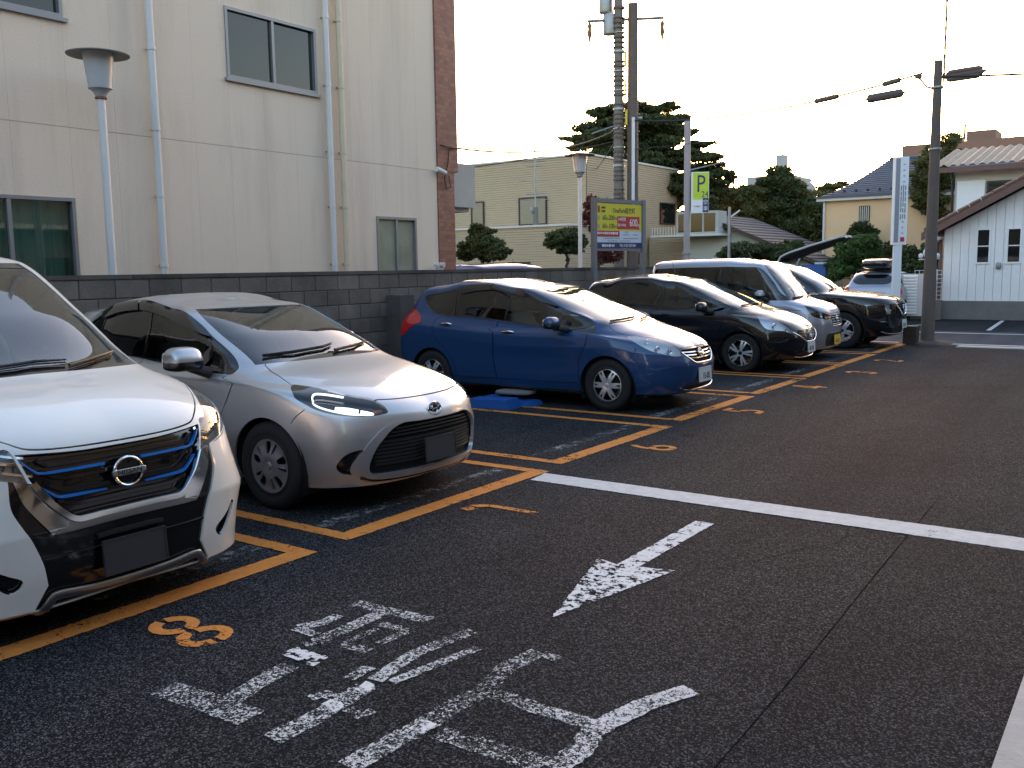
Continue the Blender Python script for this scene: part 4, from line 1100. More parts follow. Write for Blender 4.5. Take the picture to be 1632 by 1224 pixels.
for c in range(8):
    z = .20*c; y = 2.6-.2*(c % 2)
    while y < 21.3:
        l = .39; top = c == 7
        vis = (c >= 4) or (c >= 1 and 7.6 < y < 11.6)
        dx = float(rng.normal()*.0016)
        if vis and nblk < 298:
            o = bpy.data.objects.new('block', block_mesh(l, .192)); COL.objects.link(o); o.parent = bw; o.location = (dx, y-3, z); nblk += 1
            if not o.data.materials: o.data.materials.append(M['block'])
        else: far_blocks.box(XW-.1, XW+dx, y, y+l, z, z+.192)
        y += .40
fb = childmesh(far_blocks, 'block_mass', M['block'], bw); fb['kind'] = 'stuff'
for k in range(32):
    childmesh(MB().box(XW-.115, XW+.012, 2.2+.6*k, 2.2+.6*k+.594, 1.60, 1.645), 'capping', M['block_top'], bw)
for (y, z1) in ((9.72, 1.30),):
    p = MB().box(XW+.002, XW+.26, y, y+.30, 0, z1).build('wall_buttress', M['block_top']); tag(p, 'dark concrete buttress standing against the block wall by the blue hatchback', 'buttress')

# ------------------------------------------------------------------ buildings on the near side of the lot (mirrored in the cars; the lane block is added)
M['opp_wall'] = simple('opposite_wall', (.15, .14, .125), .9, var=.12, vscale=1.0); M['opp_dark'] = simple('opposite_dark_wall', (.10, .085, .075), .9, var=.2, vscale=1.0)
def slab_building(name, x0, x1, y0, y1, h, floors, label, face, mat):
    o = empty(name, ((x0+x1)/2, (y0+y1)/2, 0), 0, label, 'building')
    childmesh(MB().box(x0, x1, y0, y1, 0, h), 'wall', mat, o)
    fh = h/floors
    for f in range(floors):
        z = f*fh+.9; n = int(((y1-y0) if face == 'x' else (x1-x0))/3.2)
        for k in range(n):
            if face == 'x': a = y0+.9+3.2*k; b_ = MB().box(x0-.03, x0+.02, a, a+1.7, z, z+1.3)
            else: a = x0+.9+3.2*k; b_ = MB().box(a, a+1.7, y1-.02, y1+.03, z, z+1.3)
            childmesh(b_, 'window', M['pane_dark'], o)
        if f > 0:
            b_ = MB().box(x0-1.1, x0-.001, y0+.3, y1-.3, f*fh-.12, f*fh+.02) if face == 'x' else MB().box(x0+.3, x1-.3, y1+.001, y1+1.1, f*fh-.12, f*fh+.02)
            s = childmesh(b_, 'balcony_slab', M['grey_concrete'], o)
            b_ = MB().box(x0-1.1, x0-1.0, y0+.3, y1-.3, f*fh+.02, f*fh+1.05) if face == 'x' else MB().box(x0+.3, x1-.3, y1+1.0, y1+1.1, f*fh+.02, f*fh+1.05)
            childmesh(b_, 'balcony_front', M['opp_wall'], s)
slab_building('added_lane_block', 7.5, 17, 26, 60, 8.5, 3, 'long block added out of view along the lane on the right to dim low sky reflections', 'x', M['opp_wall'])  # added out of view to keep the bright low sky out of reflections
slab_building('apartment_block', 8.5, 18, -14, 18.8, 9.5, 3, 'pale apartment block with balconies, mirrored in the minivan chrome', 'x', M['opp_wall'])
slab_building('dark_block', -16, 6, -22, -13, 8.0, 3, 'dark three storey block behind the camera, mirrored in the car sides', 'y', M['opp_dark'])
# ------------------------------------------------------------------ lamp posts
def lamp_post(x, y, h, label):
    o = empty('lamp_post', (x, y, 0), 0, label, 'lamp post', 'mushroom-capped lamp posts behind the block wall')
    MB().tube([(0, 0, 0), (0, 0, h-.52)], .043, 14).build('pole', M['white_metal'], o, True)
    MB().lathe([(.052, h-.545), (.062, h-.54), (.062, h-.52), (.052, h-.515)], 16).build('collar', M['rust'], o, True)
    MB().lathe([(.05, h-.52), (.06, h-.50), (.075, h-.47), (.11, h-.44), (.125, h-.435), (.125, h-.425)], 20).build('lamp_neck', M['lamp_grey'], o, True, 30)
    MB().lathe([(.12, h-.425), (.155, h-.12), (.165, h-.06)], 24).build('lamp_shade', M['lamp_shade'], o, True)
    MB().lathe([(.165, h-.062), (.32, h-.085), (.325, h-.075), (.20, h-.045), (.06, h-.02), (.001, h-.015)], 32).build('cap', M['lamp_cap'], o, True, 40)
M['rust'] = simple('rusty_collar', (.22, .10, .05), .9, var=.5, vscale=30)
M['lamp_grey'] = simple('lamp_grey', (.38, .38, .36), .5); M['lamp_shade'] = simple('milky_shade', (.45, .46, .46), .25, coat=.3); M['lamp_cap'] = simple('lamp_cap', (.20, .19, .18), .7)
lamp_post(-9.6, 5.95, 4.08, 'white lamp post with wide flat cap in front of the cream building')
lamp_post(-10.45, 17.45, 4.10, 'white lamp post with wide flat cap standing left of the parking price board')

# ------------------------------------------------------------------ parking price board
sb = empty('price_board', (-8.80, 15.25, 0), math.atan2(1.40, .30), 'yellow, red and white parking price board on two grey posts', 'sign')
M['sign_yellow'] = simple('sign_yellow', (.58, .48, .03), .45, var=.08); M['sign_red'] = simple('sign_red', (.42, .025, .025), .45); M['sign_white'] = simple('sign_white', (.52, .55, .60), .45); M['sign_navy'] = simple('sign_navy', (.02, .025, .10), .45)
M['sign_ink'] = simple('sign_ink', (.025, .02, .02), .6); M['sign_text_white'] = simple('sign_text_white', (.72, .72, .74), .5); M['sign_post'] = simple('sign_post_grey', (.16, .155, .16), .55, .2, var=.15); M['ink_grey'] = simple('ink_grey', (.25, .25, .28), .6)
SW, SZ0, SZ1 = 1.36, 2.0, 2.84
for x in (-.03, SW+.03): MB().box(x-.045, x+.045, -.03, .05, 0, 2.93).build('post', M['sign_post'], sb)
MB().box(-.03+.045, SW+.03-.045, -.02, .05, 2.85, 2.92).build('top_rail', M['sign_post'], sb); MB().box(.015, SW-.015, .0, .04, 1.95, 1.995).build('bottom_rail', M['sign_post'], sb)
board = MB().box(.02, SW-.02, .0, .035, SZ0, SZ1).build('board', M['sign_white'], sb)
def fld(x0, x1, z0, z1, mat, k=1, nm='colour_field'): return MB().box(.02+x0*(SW-.04), .02+x1*(SW-.04), -.002*k-.001, -.0005, SZ0+z0*(SZ1-SZ0), SZ0+z1*(SZ1-SZ0)).build(nm, mat, board)
def txt(s, x, z, sz, mat, sx=1.0, k=2, al='CENTER'):
    t = link_mesh('lettering', text_mesh(s, sz, .0008, al, sx), mat, board); t.rotation_euler = (math.pi/2, 0, 0); t.location = (.02+x*(SW-.04), -.002*k-.002, SZ0+z*(SZ1-SZ0)); return t
def marks(x0, x1, z, h, n, mat, k=2):
    """print too small to read: a row of little blocks"""
    mb = MB(); r_ = random.Random(int(x0*1000+z*77)); H = h/(SZ1-SZ0)
    for i in range(n):
        a = x0+(x1-x0)*i/n; w_ = (x1-x0)/n*r_.uniform(.5, .8); hh = H*r_.uniform(.7, 1.0); X0, X1 = .02+a*(SW-.04), .02+(a+w_)*(SW-.04); Z0, Z1 = SZ0+(z-hh/2)*(SZ1-SZ0), SZ0+(z+hh/2)*(SZ1-SZ0)
        mb.box(X0, X1, -.002*k-.003, -.002*k-.0015, Z0, Z1)
    o = mb.build('fine_print', mat, board); o['kind'] = 'stuff'
fld(0, 1, .395, 1, M['sign_yellow']); fld(0, 1, 0, .13, M['sign_navy']); fld(.45, .95, .43, .72, M['sign_red'], 2); fld(0, .5, .26, .39, M['sign_red'], 2)
txt('OnePark植竹町', .60, .84, .125, M['sign_ink'], .80); fld(.03, .075, .79, .94, M['sign_red'], 2); marks(.11, .20, .90, .05, 3, M['sign_ink']); marks(.11, .20, .82, .05, 3, M['sign_ink'])
for z, s in ((.675, '200'), (.49, '100')):
    txt('60', .17, z, .13, M['sign_ink'], .85); txt('分', .235, z-.02, .06, M['sign_ink']); txt(s, .325, z, .13, M['sign_ink'], .85); txt('円', .415, z-.02, .06, M['sign_ink'])
[marks(.02, .075, z, .03, 3, M['ink_grey']) for z in (.70, .65, .51, .46)]
txt('24時間', .55, .65, .075, M['sign_text_white'], 1, 3); txt('最大料金', .55, .52, .06, M['sign_text_white'], 1, 3); txt('600', .81, .575, .20, M['sign_text_white'], .80, 3); txt('円', .925, .51, .07, M['sign_text_white'], 1, 3)
marks(.02, .47, .335, .05, 11, M['sign_text_white'], 3); txt('TEL 0120-303-984', .68, .06, .075, M['sign_text_white'], .85, 2); marks(.12, .40, .06, .05, 8, M['sign_text_white'])
[marks(a, b, z, .022, n, M['ink_grey']) for a, b, z, n in ((.15, .52, .225, 12), (.58, .92, .225, 14), (.25, .45, .165, 8), (.5, .75, .165, 8), (.62, .70, .37, 3), (.58, .72, .31, 6), (.80, .92, .31, 5))]

# ------------------------------------------------------------------ tall parking sign further back
ps = empty('parking_pole_sign', (-12.05, 26.40, 0), math.atan2(.576, .817)-.12, 'tall grey pole carrying a lime green parking sign with a big P', 'sign')
M['lime'] = simple('lime_sign', (.50, .60, .03), .4); M['pole_pale'] = simple('pale_pole', (.34, .29, .29), .6, var=.12)
MB().tube([(0, 0, 0), (0, 0, 5.95)], .095, 14).build('pole', M['pole_pale'], ps, True)
cab = MB().box(.12, .64, -.09, .09, 3.22, 4.43).build('sign_cabinet', M['sign_text_white'], ps)
MB().box(.165, .63, -.094, -.091, 3.62, 4.41).build('lime_panel', M['lime'], cab); MB().box(.46, .63, -.098, -.0945, 3.24, 3.66).build('dark_panel', M['sign_navy'], cab)
def ptx(s, x, z, sz, mat, sx=1.0):
    t = link_mesh('lettering', text_mesh(s, sz, .001, 'CENTER', sx), mat, cab); t.rotation_euler = (math.pi/2, 0, 0); t.location = (x, -.10, z)
ptx('P', .40, 4.06, .72, M['sign_navy'], .75); ptx('24', .52, 3.76, .26, M['sign_navy'], .8); ptx('空', .545, 3.53, .15, M['sign_text_white']); ptx('車', .545, 3.34, .15, M['sign_text_white']); ptx('OnePark', .29, 3.42, .075, M['sign_red'], .8)
for z in (3.3, 4.35): MB().box(.06, .13, -.03, .03, z-.03, z+.03).build('bracket', M['steel'], ps)
MB().tube([(.05, 0, 4.5), (1.1, .1, 4.72)], .02, 6).build('arm', M['steel'], ps); MB().box(-.12, .12, -.12, .12, 2.0, 2.06).build('clamp', M['steel'], ps)

# ------------------------------------------------------------------ utility poles and wires
def wire(name, a, b, sag, label, r=.012, n=18):
    a, b = Vector(a), Vector(b); pts = []
    for i in range(n+1):
        s = i/n; p = a.lerp(b, s); p.z -= sag*4*s*(1-s); pts.append(p)
    o = MB().tube(pts, r, 5).build(name, M['cable'], None, True); tag(o, label, 'cable'); return o
u1 = empty('utility_pole', (-13.95, 25.62, 0), 0, 'wire-wrapped concrete utility pole with two transformers, left of the pair', 'utility pole')
MB().tube([(0, 0, 0), (-.02, 0, 10.4)], [.17, .125], 14).build('shaft', M['pole_conc'], u1, True)
for k in range(46):
    if k % 9 == 8: continue
    z = 3.0+k*.14; MB().tube([(0, 0, z), (0, 0, z+(.03 if k % 3 else .06))], [.178, .176], 12).build('band', M['steel'] if k % 4 == 0 else M['pole_brown'], u1, True)
for z, x in ((9.55, -.42), (8.9, -.28)):
    t = MB().lathe([(.001, z-.30), (.20, z-.30), (.21, z-.26), (.21, z+.22), (.20, z+.26), (.001, z+.28)], 18, (x, -.05, 0)).build('transformer', M['steel'], u1, True, 40)
    for k in range(3): MB().tube([(x-.1+.1*k, -.05, z+.26), (x-.1+.1*k, -.05, z+.40)], [.03, .02], 8).build('bushing', M['sign_text_white'], t, True)
for k in range(14):
    z = 3.4+k*.42; s = 1 if k % 2 else -1; MB().tube([(0, .0, z), (.23*s, -.16*s, z)], .014, 5).build('step_bolt', M['steel'], u1)
MB().tube([(-.1, 0, 5.92), (-.78, -.3, 5.70)], .025, 6).build('stay_arm', M['steel'], u1)
u2 = empty('utility_pole', (-13.60, 25.85, 0), 0, 'darker bare utility pole with a crossarm, right of the pair', 'utility pole')
MB().tube([(0, 0, 0), (0, 0, 9.45)], [.19, .15], 14).build('shaft', M['pole_brown'], u2, True)
ca = MB().tube([(-1.15, -.72, 8.98), (.78, .50, 9.02)], .045, 6).build('crossarm', M['steel'], u2, True)
for (x, y) in ((-1.10, -.68), (.74, .47)): MB().lathe([(.02, 8.95), (.07, 8.85), (.05, 8.75), (.075, 8.62), (.045, 8.5), (.02, 8.35)], 10, (x, y, 0)).build('insulator', M['rust'], ca, True)
MB().box(.10, .17, -.26, -.19, 3.4, 6.1).build('riser_duct', M['sign_white'], u2); MB().tube([(-.25, -.15, 6.1), (.25, .15, 6.1)], .05, 8).build('clamp', M['steel'], u2, True)
for k in range(10): MB().tube([(.1, -.1, 3.2+.5*k), (.25, -.04, 3.2+.5*k)], .014, 5).build('step_bolt', M['steel'], u2)
for k in range(3): MB().box(-.12-.02*k, -.06-.02*k, -.25, -.22, 5.9+.85*k, 6.35+.85*k).build('guard_plate', M['sign_yellow'], u2)
u3 = empty('utility_pole', (-4.0, 20.55, 0), 0, 'slim brown utility pole at the street end of the parking lot', 'utility pole')
MB().tube([(0, 0, 0), (0, 0, 5.62)], [.135, .078], 14).build('shaft', M['pole_brown'], u3, True)
MB().tube([(.05, .05, 5.05), (-.18, -.08, 5.12), (-.32, -.12, 5.30)], .022, 6).build('arm', M['steel'], u3, True); MB().superq((-.34, -.12, 5.34), (.07, .05, .05), (.6, .6)).build('junction', M['pole_brown'], u3, True)
MB().tube([(.10, .06, 5.2), (.10, .06, 6.95)], .022, 7).build('wire_guard', M['pole_pale'], u3, True)
for k in range(9): MB().tube([(.10, .06, 5.3+.18*k), (.10, .06, 5.37+.18*k)], .028, 7).build('guard_band', M['sign_yellow'] if k % 2 else M['pole_brown'], u3, True)
for z in (3.9, 5.1): MB().lathe([(.12, z-.02), (.125, z), (.12, z+.02)], 12).build('band', M['steel'], u3, True)
wire('wire', (-13.6, 25.85, 6.05), (-4.25, 20.45, 5.40), .30, 'thin wire from the pair of utility poles to the slim brown pole', .022)
wire('wire', (-10.2, 12.75, 3.72), (-13.8, 25.6, 5.9), .35, 'sagging wire from the brick pier to the pair of utility poles', .018)
wire('wire', (-4.0, 20.55, 5.30), (9.0, 26.5, 6.0), .25, 'wire running right from the slim brown pole out of view', .022)
wire('wire', (-13.6, 25.85, 5.55), (-25, 24.0, 5.0), .3, 'low wire running left behind the brick pier', .016)
wire('wire', (-4.4, 37.0, 5.1), (-2.6, 29.3, 3.9), .05, 'short wire slanting down the tan roofed house', .012)
wire('wire', (-13.95, 25.62, 7.6), (-34, 33, 8.4), .5, 'upper wire running left from the wire-wrapped pole', .016)
wire('wire', (-13.95, 25.62, 8.2), (-33, 31, 8.9), .5, 'topmost wire running left from the wire-wrapped pole', .016)
wire('wire', (-13.6, 25.85, 8.9), (8, 40, 10.5), .6, 'high wire running right from the crossarm pole', .016)
wire('wire', (-13.6, 25.85, 6.5), (-20.7, 36, 5.9), .15, 'service wire from the crossarm pole to the beige building', .014)
def sleeve(name, a, b, r, label):
    a, b = Vector(a), Vector(b); o = empty(name, (a+b)/2, 0, label, 'cable closure'); d = (b-a)/2
    MB().tube([-d, -d*.94, d*.94, d], [r*.75, r, r, r*.75], 10).build('shell', M['pole_brown'], o, True, 30); MB().tube([-d*1.15, d*1.15], r*.25, 6).build('cable_tail', M['cable'], o, True)
def onw(s):
    a, b = Vector((-13.6, 25.85, 6.05)), Vector((-4.25, 20.45, 5.40)); p = a.lerp(b, s); p.z -= .30*4*s*(1-s); return p
sleeve('cable_closure', onw(.72), onw(.785), .06, 'long dark closure on the wire, left of the slim brown pole')
sleeve('cable_closure', onw(.905), onw(.945), .055, 'short dark closure on the wire, close to the slim brown pole')
sleeve('cable_closure', (-4.98, 19.16, 4.80), (-4.42, 19.50, 4.90), .085, 'thick dark closure hanging below the wire')
MB_ = wire('wire', (-13.6, 25.85, 5.2), (-4.0, 20.5, 4.75), .1, 'lower thin wire that carries the thick closure', .008)
cl = empty('cable_closure', (-3.65, 21.3, 5.42), 0, 'wide ragged dark cable bundle right of the slim brown pole', 'cable closure')
for k, (dz, l) in enumerate(((.07, .34), (.0, .40), (-.06, .33))): MB().tube([(-l, -.12*l, dz-.02), (-l*.8, 0, dz), (l*.8, 0, dz+.02), (l, .1*l, dz+.04)], [.015, .06, .06, .012], 8).build('bundle', M['pole_brown'], cl, True)

# ------------------------------------------------------------------ beige sided building
def siding_face(mb, p0, p1, z0, z1, pitch, d):
    """courses of lapped boards on a vertical face from p0 to p1 (outward = right of p0->p1)"""
    p0, p1 = Vector((*p0, 0)), Vector((*p1, 0)); t = (p1-p0).normalized(); n = Vector((t.y, -t.x, 0)); z = z0
    while z < z1-.005:
        zt = min(z+pitch, z1); a, b = p0+n*d, p1+n*d; c, e = p0+n*.006, p1+n*.006
        mb.add([(p0.x, p0.y, z), (p1.x, p1.y, z), (b.x, b.y, z+.008), (a.x, a.y, z+.008), (e.x, e.y, zt), (c.x, c.y, zt)], [(0, 1, 2, 3), (3, 2, 4, 5)]); z = zt
bb = empty('beige_building', (-20.7, 35.1, 0), 0, 'flat roofed beige building with fine horizontal siding beyond the utility poles', 'building')
childmesh(MB().box(-34, -20.75, 35.15, 44.1, 0, 6.42), 'core', M['siding'], bb)
for nm, a, b in (('siding', (-34, 35.1), (-20.7, 35.1)), ('siding', (-20.7, 35.1), (-20.7, 44.15))):
    k = MB(); siding_face(k, a, b, 0, 6.42, .10, .03); o = childmesh(k, nm, M['siding'], bb); o['kind'] = 'stuff'
childmesh(MB().box(-34, -20.62, 35.02, 44.2, 6.42, 6.50), 'coping', M['siding_cap'], bb)
def dark_window(parent, kind, a0, a1, z0, z1, P, curtain=None):
    f = MB(); t = .06
    def bx(mb, p, q, r, s, d0, d1):
        if kind == 'y': mb.box(p, q, P-d1, P-d0, r, s)
        else: mb.box(P+d0, P+d1, p, q, r, s)
    bx(f, a0, a1, z1-t, z1, 0, .06); bx(f, a0, a1, z0, z0+t, 0, .06); bx(f, a0, a0+t, z0+t, z1-t, 0, .06); bx(f, a1-t, a1, z0+t, z1-t, 0, .06)
    w = childmesh(f, 'window', M['frame_dark'], parent); g = MB(); bx(g, a0+t, a1-t, z0+t, z1-t, .024, .03); childmesh(g, 'pane', curtain or M['pane_dark'], w)
    return w
M['frame_dark'] = simple('bronze_frame', (.04, .03, .025), .4, .4); M['blind'] = simple('pale_blind', (.20, .17, .12), .3, coat=.4, var=.2)
dark_window(bb, 'y', -24.19, -22.69, 3.55, 4.78, 35.06, M['blind']); dark_window(bb, 'y', -26.9, -26.15, 3.55, 4.75, 35.06, M['blind']); dark_window(bb, 'x', 42.1, 43.75, 3.70, 4.75, -20.66, M['pane_dark']); dark_window(bb, 'x', 39.2, 40.2, 1.75, 2.3, -20.66)
k = MB().tube([(-20.62, 35.8, 4.3), (-20.60, 35.8, 3.2), (-20.58, 36.3, 3.1)], .03, 6); childmesh(k, 'vent_pipe', M['siding_cap'], bb)
an = empty('beige_annex', (-21, 31.5, 0), 0, 'single storey beige annex with white coping in front of the beige building', 'building')
childmesh(MB().box(-28, -19.45, 31.56, 35.0, 0, 3.28), 'core', M['siding'], an); k = MB(); siding_face(k, (-28, 31.5), (-19.4, 31.5), 0, 3.28, .10, .03); siding_face(k, (-19.4, 31.5), (-19.4, 35.0), 0, 3.28, .10, .03); o = childmesh(k, 'siding', M['siding'], an); o['kind'] = 'stuff'
childmesh(MB().box(-28, -19.32, 31.42, 35.0, 3.28, 3.36), 'coping', M['siding_cap'], an); childmesh(MB().box(-22.3, -21.2, 31.44, 31.47, .0, 1.9), 'door', M['frame_dark'], an)
aa = empty('tv_antenna', (-22.2, 33.4, 0), 0, 'tall thin antenna mast with crossbars before the beige building', 'antenna')
MB().tube([(0, 0, 0), (0, 0, 8.8)], [.05, .02], 8).build('mast', M['steel'], aa, True); MB().tube([(0, 0, 2), (0, 0, 4.2)], .12, 8).build('mast_base', M['pole_conc'], aa, True)
for z, l in ((5.9, .35), (6.1, .5), (6.35, .4), (6.6, .3), (7.3, .3), (8.6, .25), (4.5, .5), (4.75, .4), (5.3, .6)): MB().tube([(-l*.82, -l*.57, z), (l*.82, l*.57, z+.03)], .018, 5).build('crossbar', M['steel'], aa)
MB().superq((-.05, -.15, 4.1), (.06, .16, .16), (.9, .9)).build('dish', M['steel'], aa, True)

childmesh(MB().box(-20.6, -17.9, 40.9, 44, 0, 3.05), 'side_wing', M['siding'], bb); k = MB(); siding_face(k, (-20.6, 40.88), (-17.9, 40.88), 0, 3.05, .125, .022); o = childmesh(k, 'siding', M['siding'], bb); o['kind'] = 'stuff'
# ------------------------------------------------------------------ grey roofed house, carport, street post
gh = empty('grey_roof_house', (-16.5, 40, 0), 0, 'low house with dark grey sloping roof and glazed balcony beyond the parking sign', 'house')
childmesh(MB().prism([(-18.2, 0), (-12, 0), (-12, 1.4), (-17.1, 3.6), (-18.2, 3.6)], 'y', 40.2, 46), 'wall', M['cream_wall'], gh)
rf = MB(); nR = 16
for i in range(nR):
    a, b = i/nR, (i+1)/nR; xa, za = -17.6+5.9*a, 3.95-2.45*a; xb, zb = -17.6+5.9*b, 3.95-2.45*b
    rf.add([(xa, 39.7, za+.05), (xa, 46.5, za+.05), (xb, 46.5, zb+.085), (xb, 39.7, zb+.085), (xb, 39.7, zb+.05), (xb, 46.5, zb+.05)], [(0, 3, 2, 1), (3, 4, 5, 2)])
childmesh(rf, 'roof', M['slate_dark'] if 'slate_dark' in M else M['roof_dark'], gh); childmesh(MB().prism([(-17.6, 3.85), (-17.6, 4.0), (-11.7, 1.55), (-11.7, 1.4)], 'y', 39.7, 39.78), 'verge_board', M['frame_dark'], gh)
sr = childmesh(MB().box(-18.4, -16.4, 39.2, 40.15, 3.05, 4.05), 'balcony_room', M['grey_concrete'], gh)
for k in range(3): childmesh(MB().box(-18.3+.62*k, -17.78+.62*k, 39.17, 39.195, 3.15, 3.95), 'pane', M['pane_dark'], sr)
childmesh(MB().box(-19.6, -16.2, 39.0, 40.2, 2.95, 3.04), 'balcony_floor', M['siding_cap'], gh)
for k in range(9): childmesh(MB().box(-19.55+.14*k, -19.52+.14*k, 39.02, 39.05, 3.04, 3.4), 'baluster', M['siding_cap'], gh)
sp_ = empty('street_post', (-13.25, 32.7, 0), 0, 'thin shiny steel post with a small side arm near the grey roof house', 'post')
MB().tube([(0, 0, 0), (0, 0, 3.75)], .055, 10).build('pole', M['steel'], sp_, True); MB().tube([(0, 0, 3.35), (.32, .2, 3.62)], .03, 8).build('arm', M['white_metal'], sp_, True)
cp = empty('carport', (-10.7, 36.2, 0), 0, 'dark carport with a sloping cantilever roof and rounded corner post', 'carport')
def car_pts(y): return [(-12.35, y, 0), (-12.3, y, 1.70), (-12.18, y, 1.92), (-11.9, y, 2.06), (-11.0, y, 2.34), (-9.95, y, 2.62), (-9.7, y, 2.63)]
for y in (35.2, 37.6): childmesh(MB().tube(car_pts(y), [.045]*6+[.03], 10), 'frame_arm', M['lamp_grey'], cp, smooth=True)
q = MB()
A_ = car_pts(35.2)[2:]; q.add([(p[0], 35.1, p[2]-.05) for p in A_]+[(p[0], 37.7, p[2]-.05) for p in A_], [(i, i+1, i+6, i+5) for i in range(4)]); childmesh(q, 'roof_panel', M['roof_dark'], cp)
childmesh(MB().tube([(-9.72, 35.1, 2.61), (-9.72, 37.7, 2.61)], .05, 8), 'front_gutter', M['white_metal'], cp, smooth=True)
bt = empty('blue_container', (-10.9, 35.6, 0), 0, 'blue plastic container with a pale lid under the carport', 'container')
M['blue_plastic'] = simple('blue_plastic', (.012, .09, .34), .5); childmesh(MB().box(-11.4, -10.5, 35.3, 35.9, 0, 1.62), 'box', M['blue_plastic'], bt); childmesh(MB().box(-10.9, -10.45, 35.25, 35.95, 1.63, 1.70), 'lid', M['sign_white'], bt); childmesh(MB().box(-11.35, -11.1, 35.27, 35.295, 1.38, 1.5), 'sticker', M['sign_yellow'], bt)

# ------------------------------------------------------------------ yellow house with blue-grey roof
yh = empty('yellow_house', (-10, 43, 0), 0, 'yellow plastered house with a large blue-grey tiled roof', 'house')
childmesh(MB().box(-12.95, -6.0, 43.0, 51, 0, 4.42), 'wall', M['yellow_wall'], yh)
childmesh(MB().box(-13.2, -5.8, 42.72, 51.2, 4.42, 4.56), 'eave', M['siding_cap'], yh); childmesh(MB().tube([(-12.9, 42.9, 0), (-12.9, 42.9, 4.42)], .05, 8), 'downpipe', M['white_metal'], yh, smooth=True)
rf = MB(); prof = []
for i in range(19):
    s = i/18; prof.append((s*3.9, 4.56+1.85*(s**1.15)))
for i in range(18):
    (d0, z0), (d1, z1) = prof[i], prof[i+1]
    xl0, xl1 = -13.3+2.25*(d0/3.9)**.75, -13.3+2.25*(d1/3.9)**.75
    rf.add([(xl0, 42.65+d0, z0+.05), (-5.7, 42.65+d0, z0+.05), (-5.7, 42.65+d1, z1+.0), (xl1, 42.65+d1, z1+.0), (xl0, 42.65+d0, z0-.01), (-5.7, 42.65+d0, z0-.01)], [(0, 1, 2, 3), (4, 5, 1, 0)])
    rf.add([(xl0, 42.65+d0, z0+.05), (xl1, 42.65+d1, z1), (xl1, 51.4-d1*.2, z1), (xl0, 51.4-d0*.2, z0+.05)], [(0, 1, 2, 3)])
childmesh(rf, 'roof', M['slate'], yh); childmesh(MB().tube([(-11.0, 46.55, 6.45), (-5.7, 46.55, 6.45)], .09, 8), 'ridge', M['slate'], yh, smooth=True)
for k in range(13): childmesh(MB().box(-12.6+.5*k, -12.52+.5*k, 43.0, 43.1, 4.78, 4.90), 'snow_guard', M['cable'], yh)
w = dark_window(yh, 'y', -11.38, -10.93, 3.45, 4.15, 43.0)
for k in range(5): childmesh(MB().box(-11.33+.085*k, -11.30+.085*k, 42.90, 42.93, 3.48, 4.12), 'window_bar', M['siding_cap'], w)
fb_ = empty('flat_block', (-8, 56, 0), 0, 'low brownish flat roofed block showing above the tiled roof', 'building'); childmesh(MB().box(-12.6, -4, 56, 62, 0, 8.1), 'wall', M['far_brown'], fb_); childmesh(MB().box(-10.2, -9.6, 56.5, 57, 8.1, 8.35), 'vent', M['far_grey'], fb_)

# ------------------------------------------------------------------ white boarded house across the street
wh = empty('white_house', (-5.37, 29.3, 0), 0, 'white house of vertical boards with brown sloping verge, right edge of the picture', 'house')
ROOF0, SL = (-5.75, 2.52), .545
def rz_(x): return 2.62+(x+5.5)*SL
childmesh(MB().box(-5.42, 6, 29.26, 36.2, 0, .53), 'foundation', M['found'], wh)
childmesh(MB().prism([(-5.33, .53), (2.5, .53), (2.5, 2.7), (-1.5, rz_(-1.5)-.22), (-5.33, rz_(-5.33)-.22)], 'y', 29.34, 36), 'wall_core', M['white_board'], wh)
x = -5.36; HW = [(-4.48, -4.19, 1.62, 2.52), (-3.71, -3.42, 1.62, 2.52)]
def board(x0, x1):
    for (a, b, c, d) in rect_minus((x0, x1, .50, 9), HW):
        mb = MB()
        if d > 8: mb.prism([(a, c), (b, c), (b, rz_(b)-.16), (a, rz_(a)-.16)], 'y', 29.30, 29.338)
        else: mb.box(a, b, 29.30, 29.338, c, d)
        childmesh(mb, 'board', M['white_board'], wh)
while x < -1.6:
    board(x+.005, x+.215); x += .22
for (a, b, c, d) in HW:
    f = MB(); f.box(a-.05, a, 29.27, 29.335, c-.05, d+.05); f.box(b, b+.05, 29.27, 29.335, c-.05, d+.05); f.box(a, b, 29.27, 29.335, d, d+.05); f.box(a, b, 29.27, 29.335, c-.05, c)
    w = childmesh(f, 'window', M['white_board'], wh); childmesh(MB().box(a, b, 29.322, 29.33, c, d), 'pane', M['pane_dark'], w); childmesh(MB().box(a, b, 29.31, 29.32, (c+d)/2-.015, (c+d)/2+.015), 'glazing_bar', M['white_board'], w)
rf = MB(); rf.prism([(-5.85, rz_(-5.85)-.02), (-1.5, rz_(-1.5)-.02), (-1.5, rz_(-1.5)+.07), (-5.85, rz_(-5.85)+.07)], 'y', 28.8, 36.5); childmesh(rf, 'roof', M['brown_trim'], wh)
childmesh(MB().prism([(-5.87, rz_(-5.87)-.16), (-1.5, rz_(-1.5)-.16), (-1.5, rz_(-1.5)+.05), (-5.87, rz_(-5.87)+.05)], 'y', 28.74, 28.80), 'verge_board', M['brown_trim'], wh)
for k in range(15):
    xx = -5.8+.29*k; childmesh(MB().tube([(xx, 28.78, rz_(xx)+.10), (xx+.27, 28.78, rz_(xx+.27)+.10)], [.07, .06], 8), 'verge_tile', M['brown_trim'], wh, smooth=True)
childmesh(MB().box(-5.9, -5.45, 28.9, 36, 2.28, 2.36), 'eave_gutter', M['white_board'], wh); childmesh(MB().tube([(-5.48, 29.5, .1), (-5.48, 29.5, 2.3)], .045, 8), 'downpipe', M['brown_trim'], wh, smooth=True)
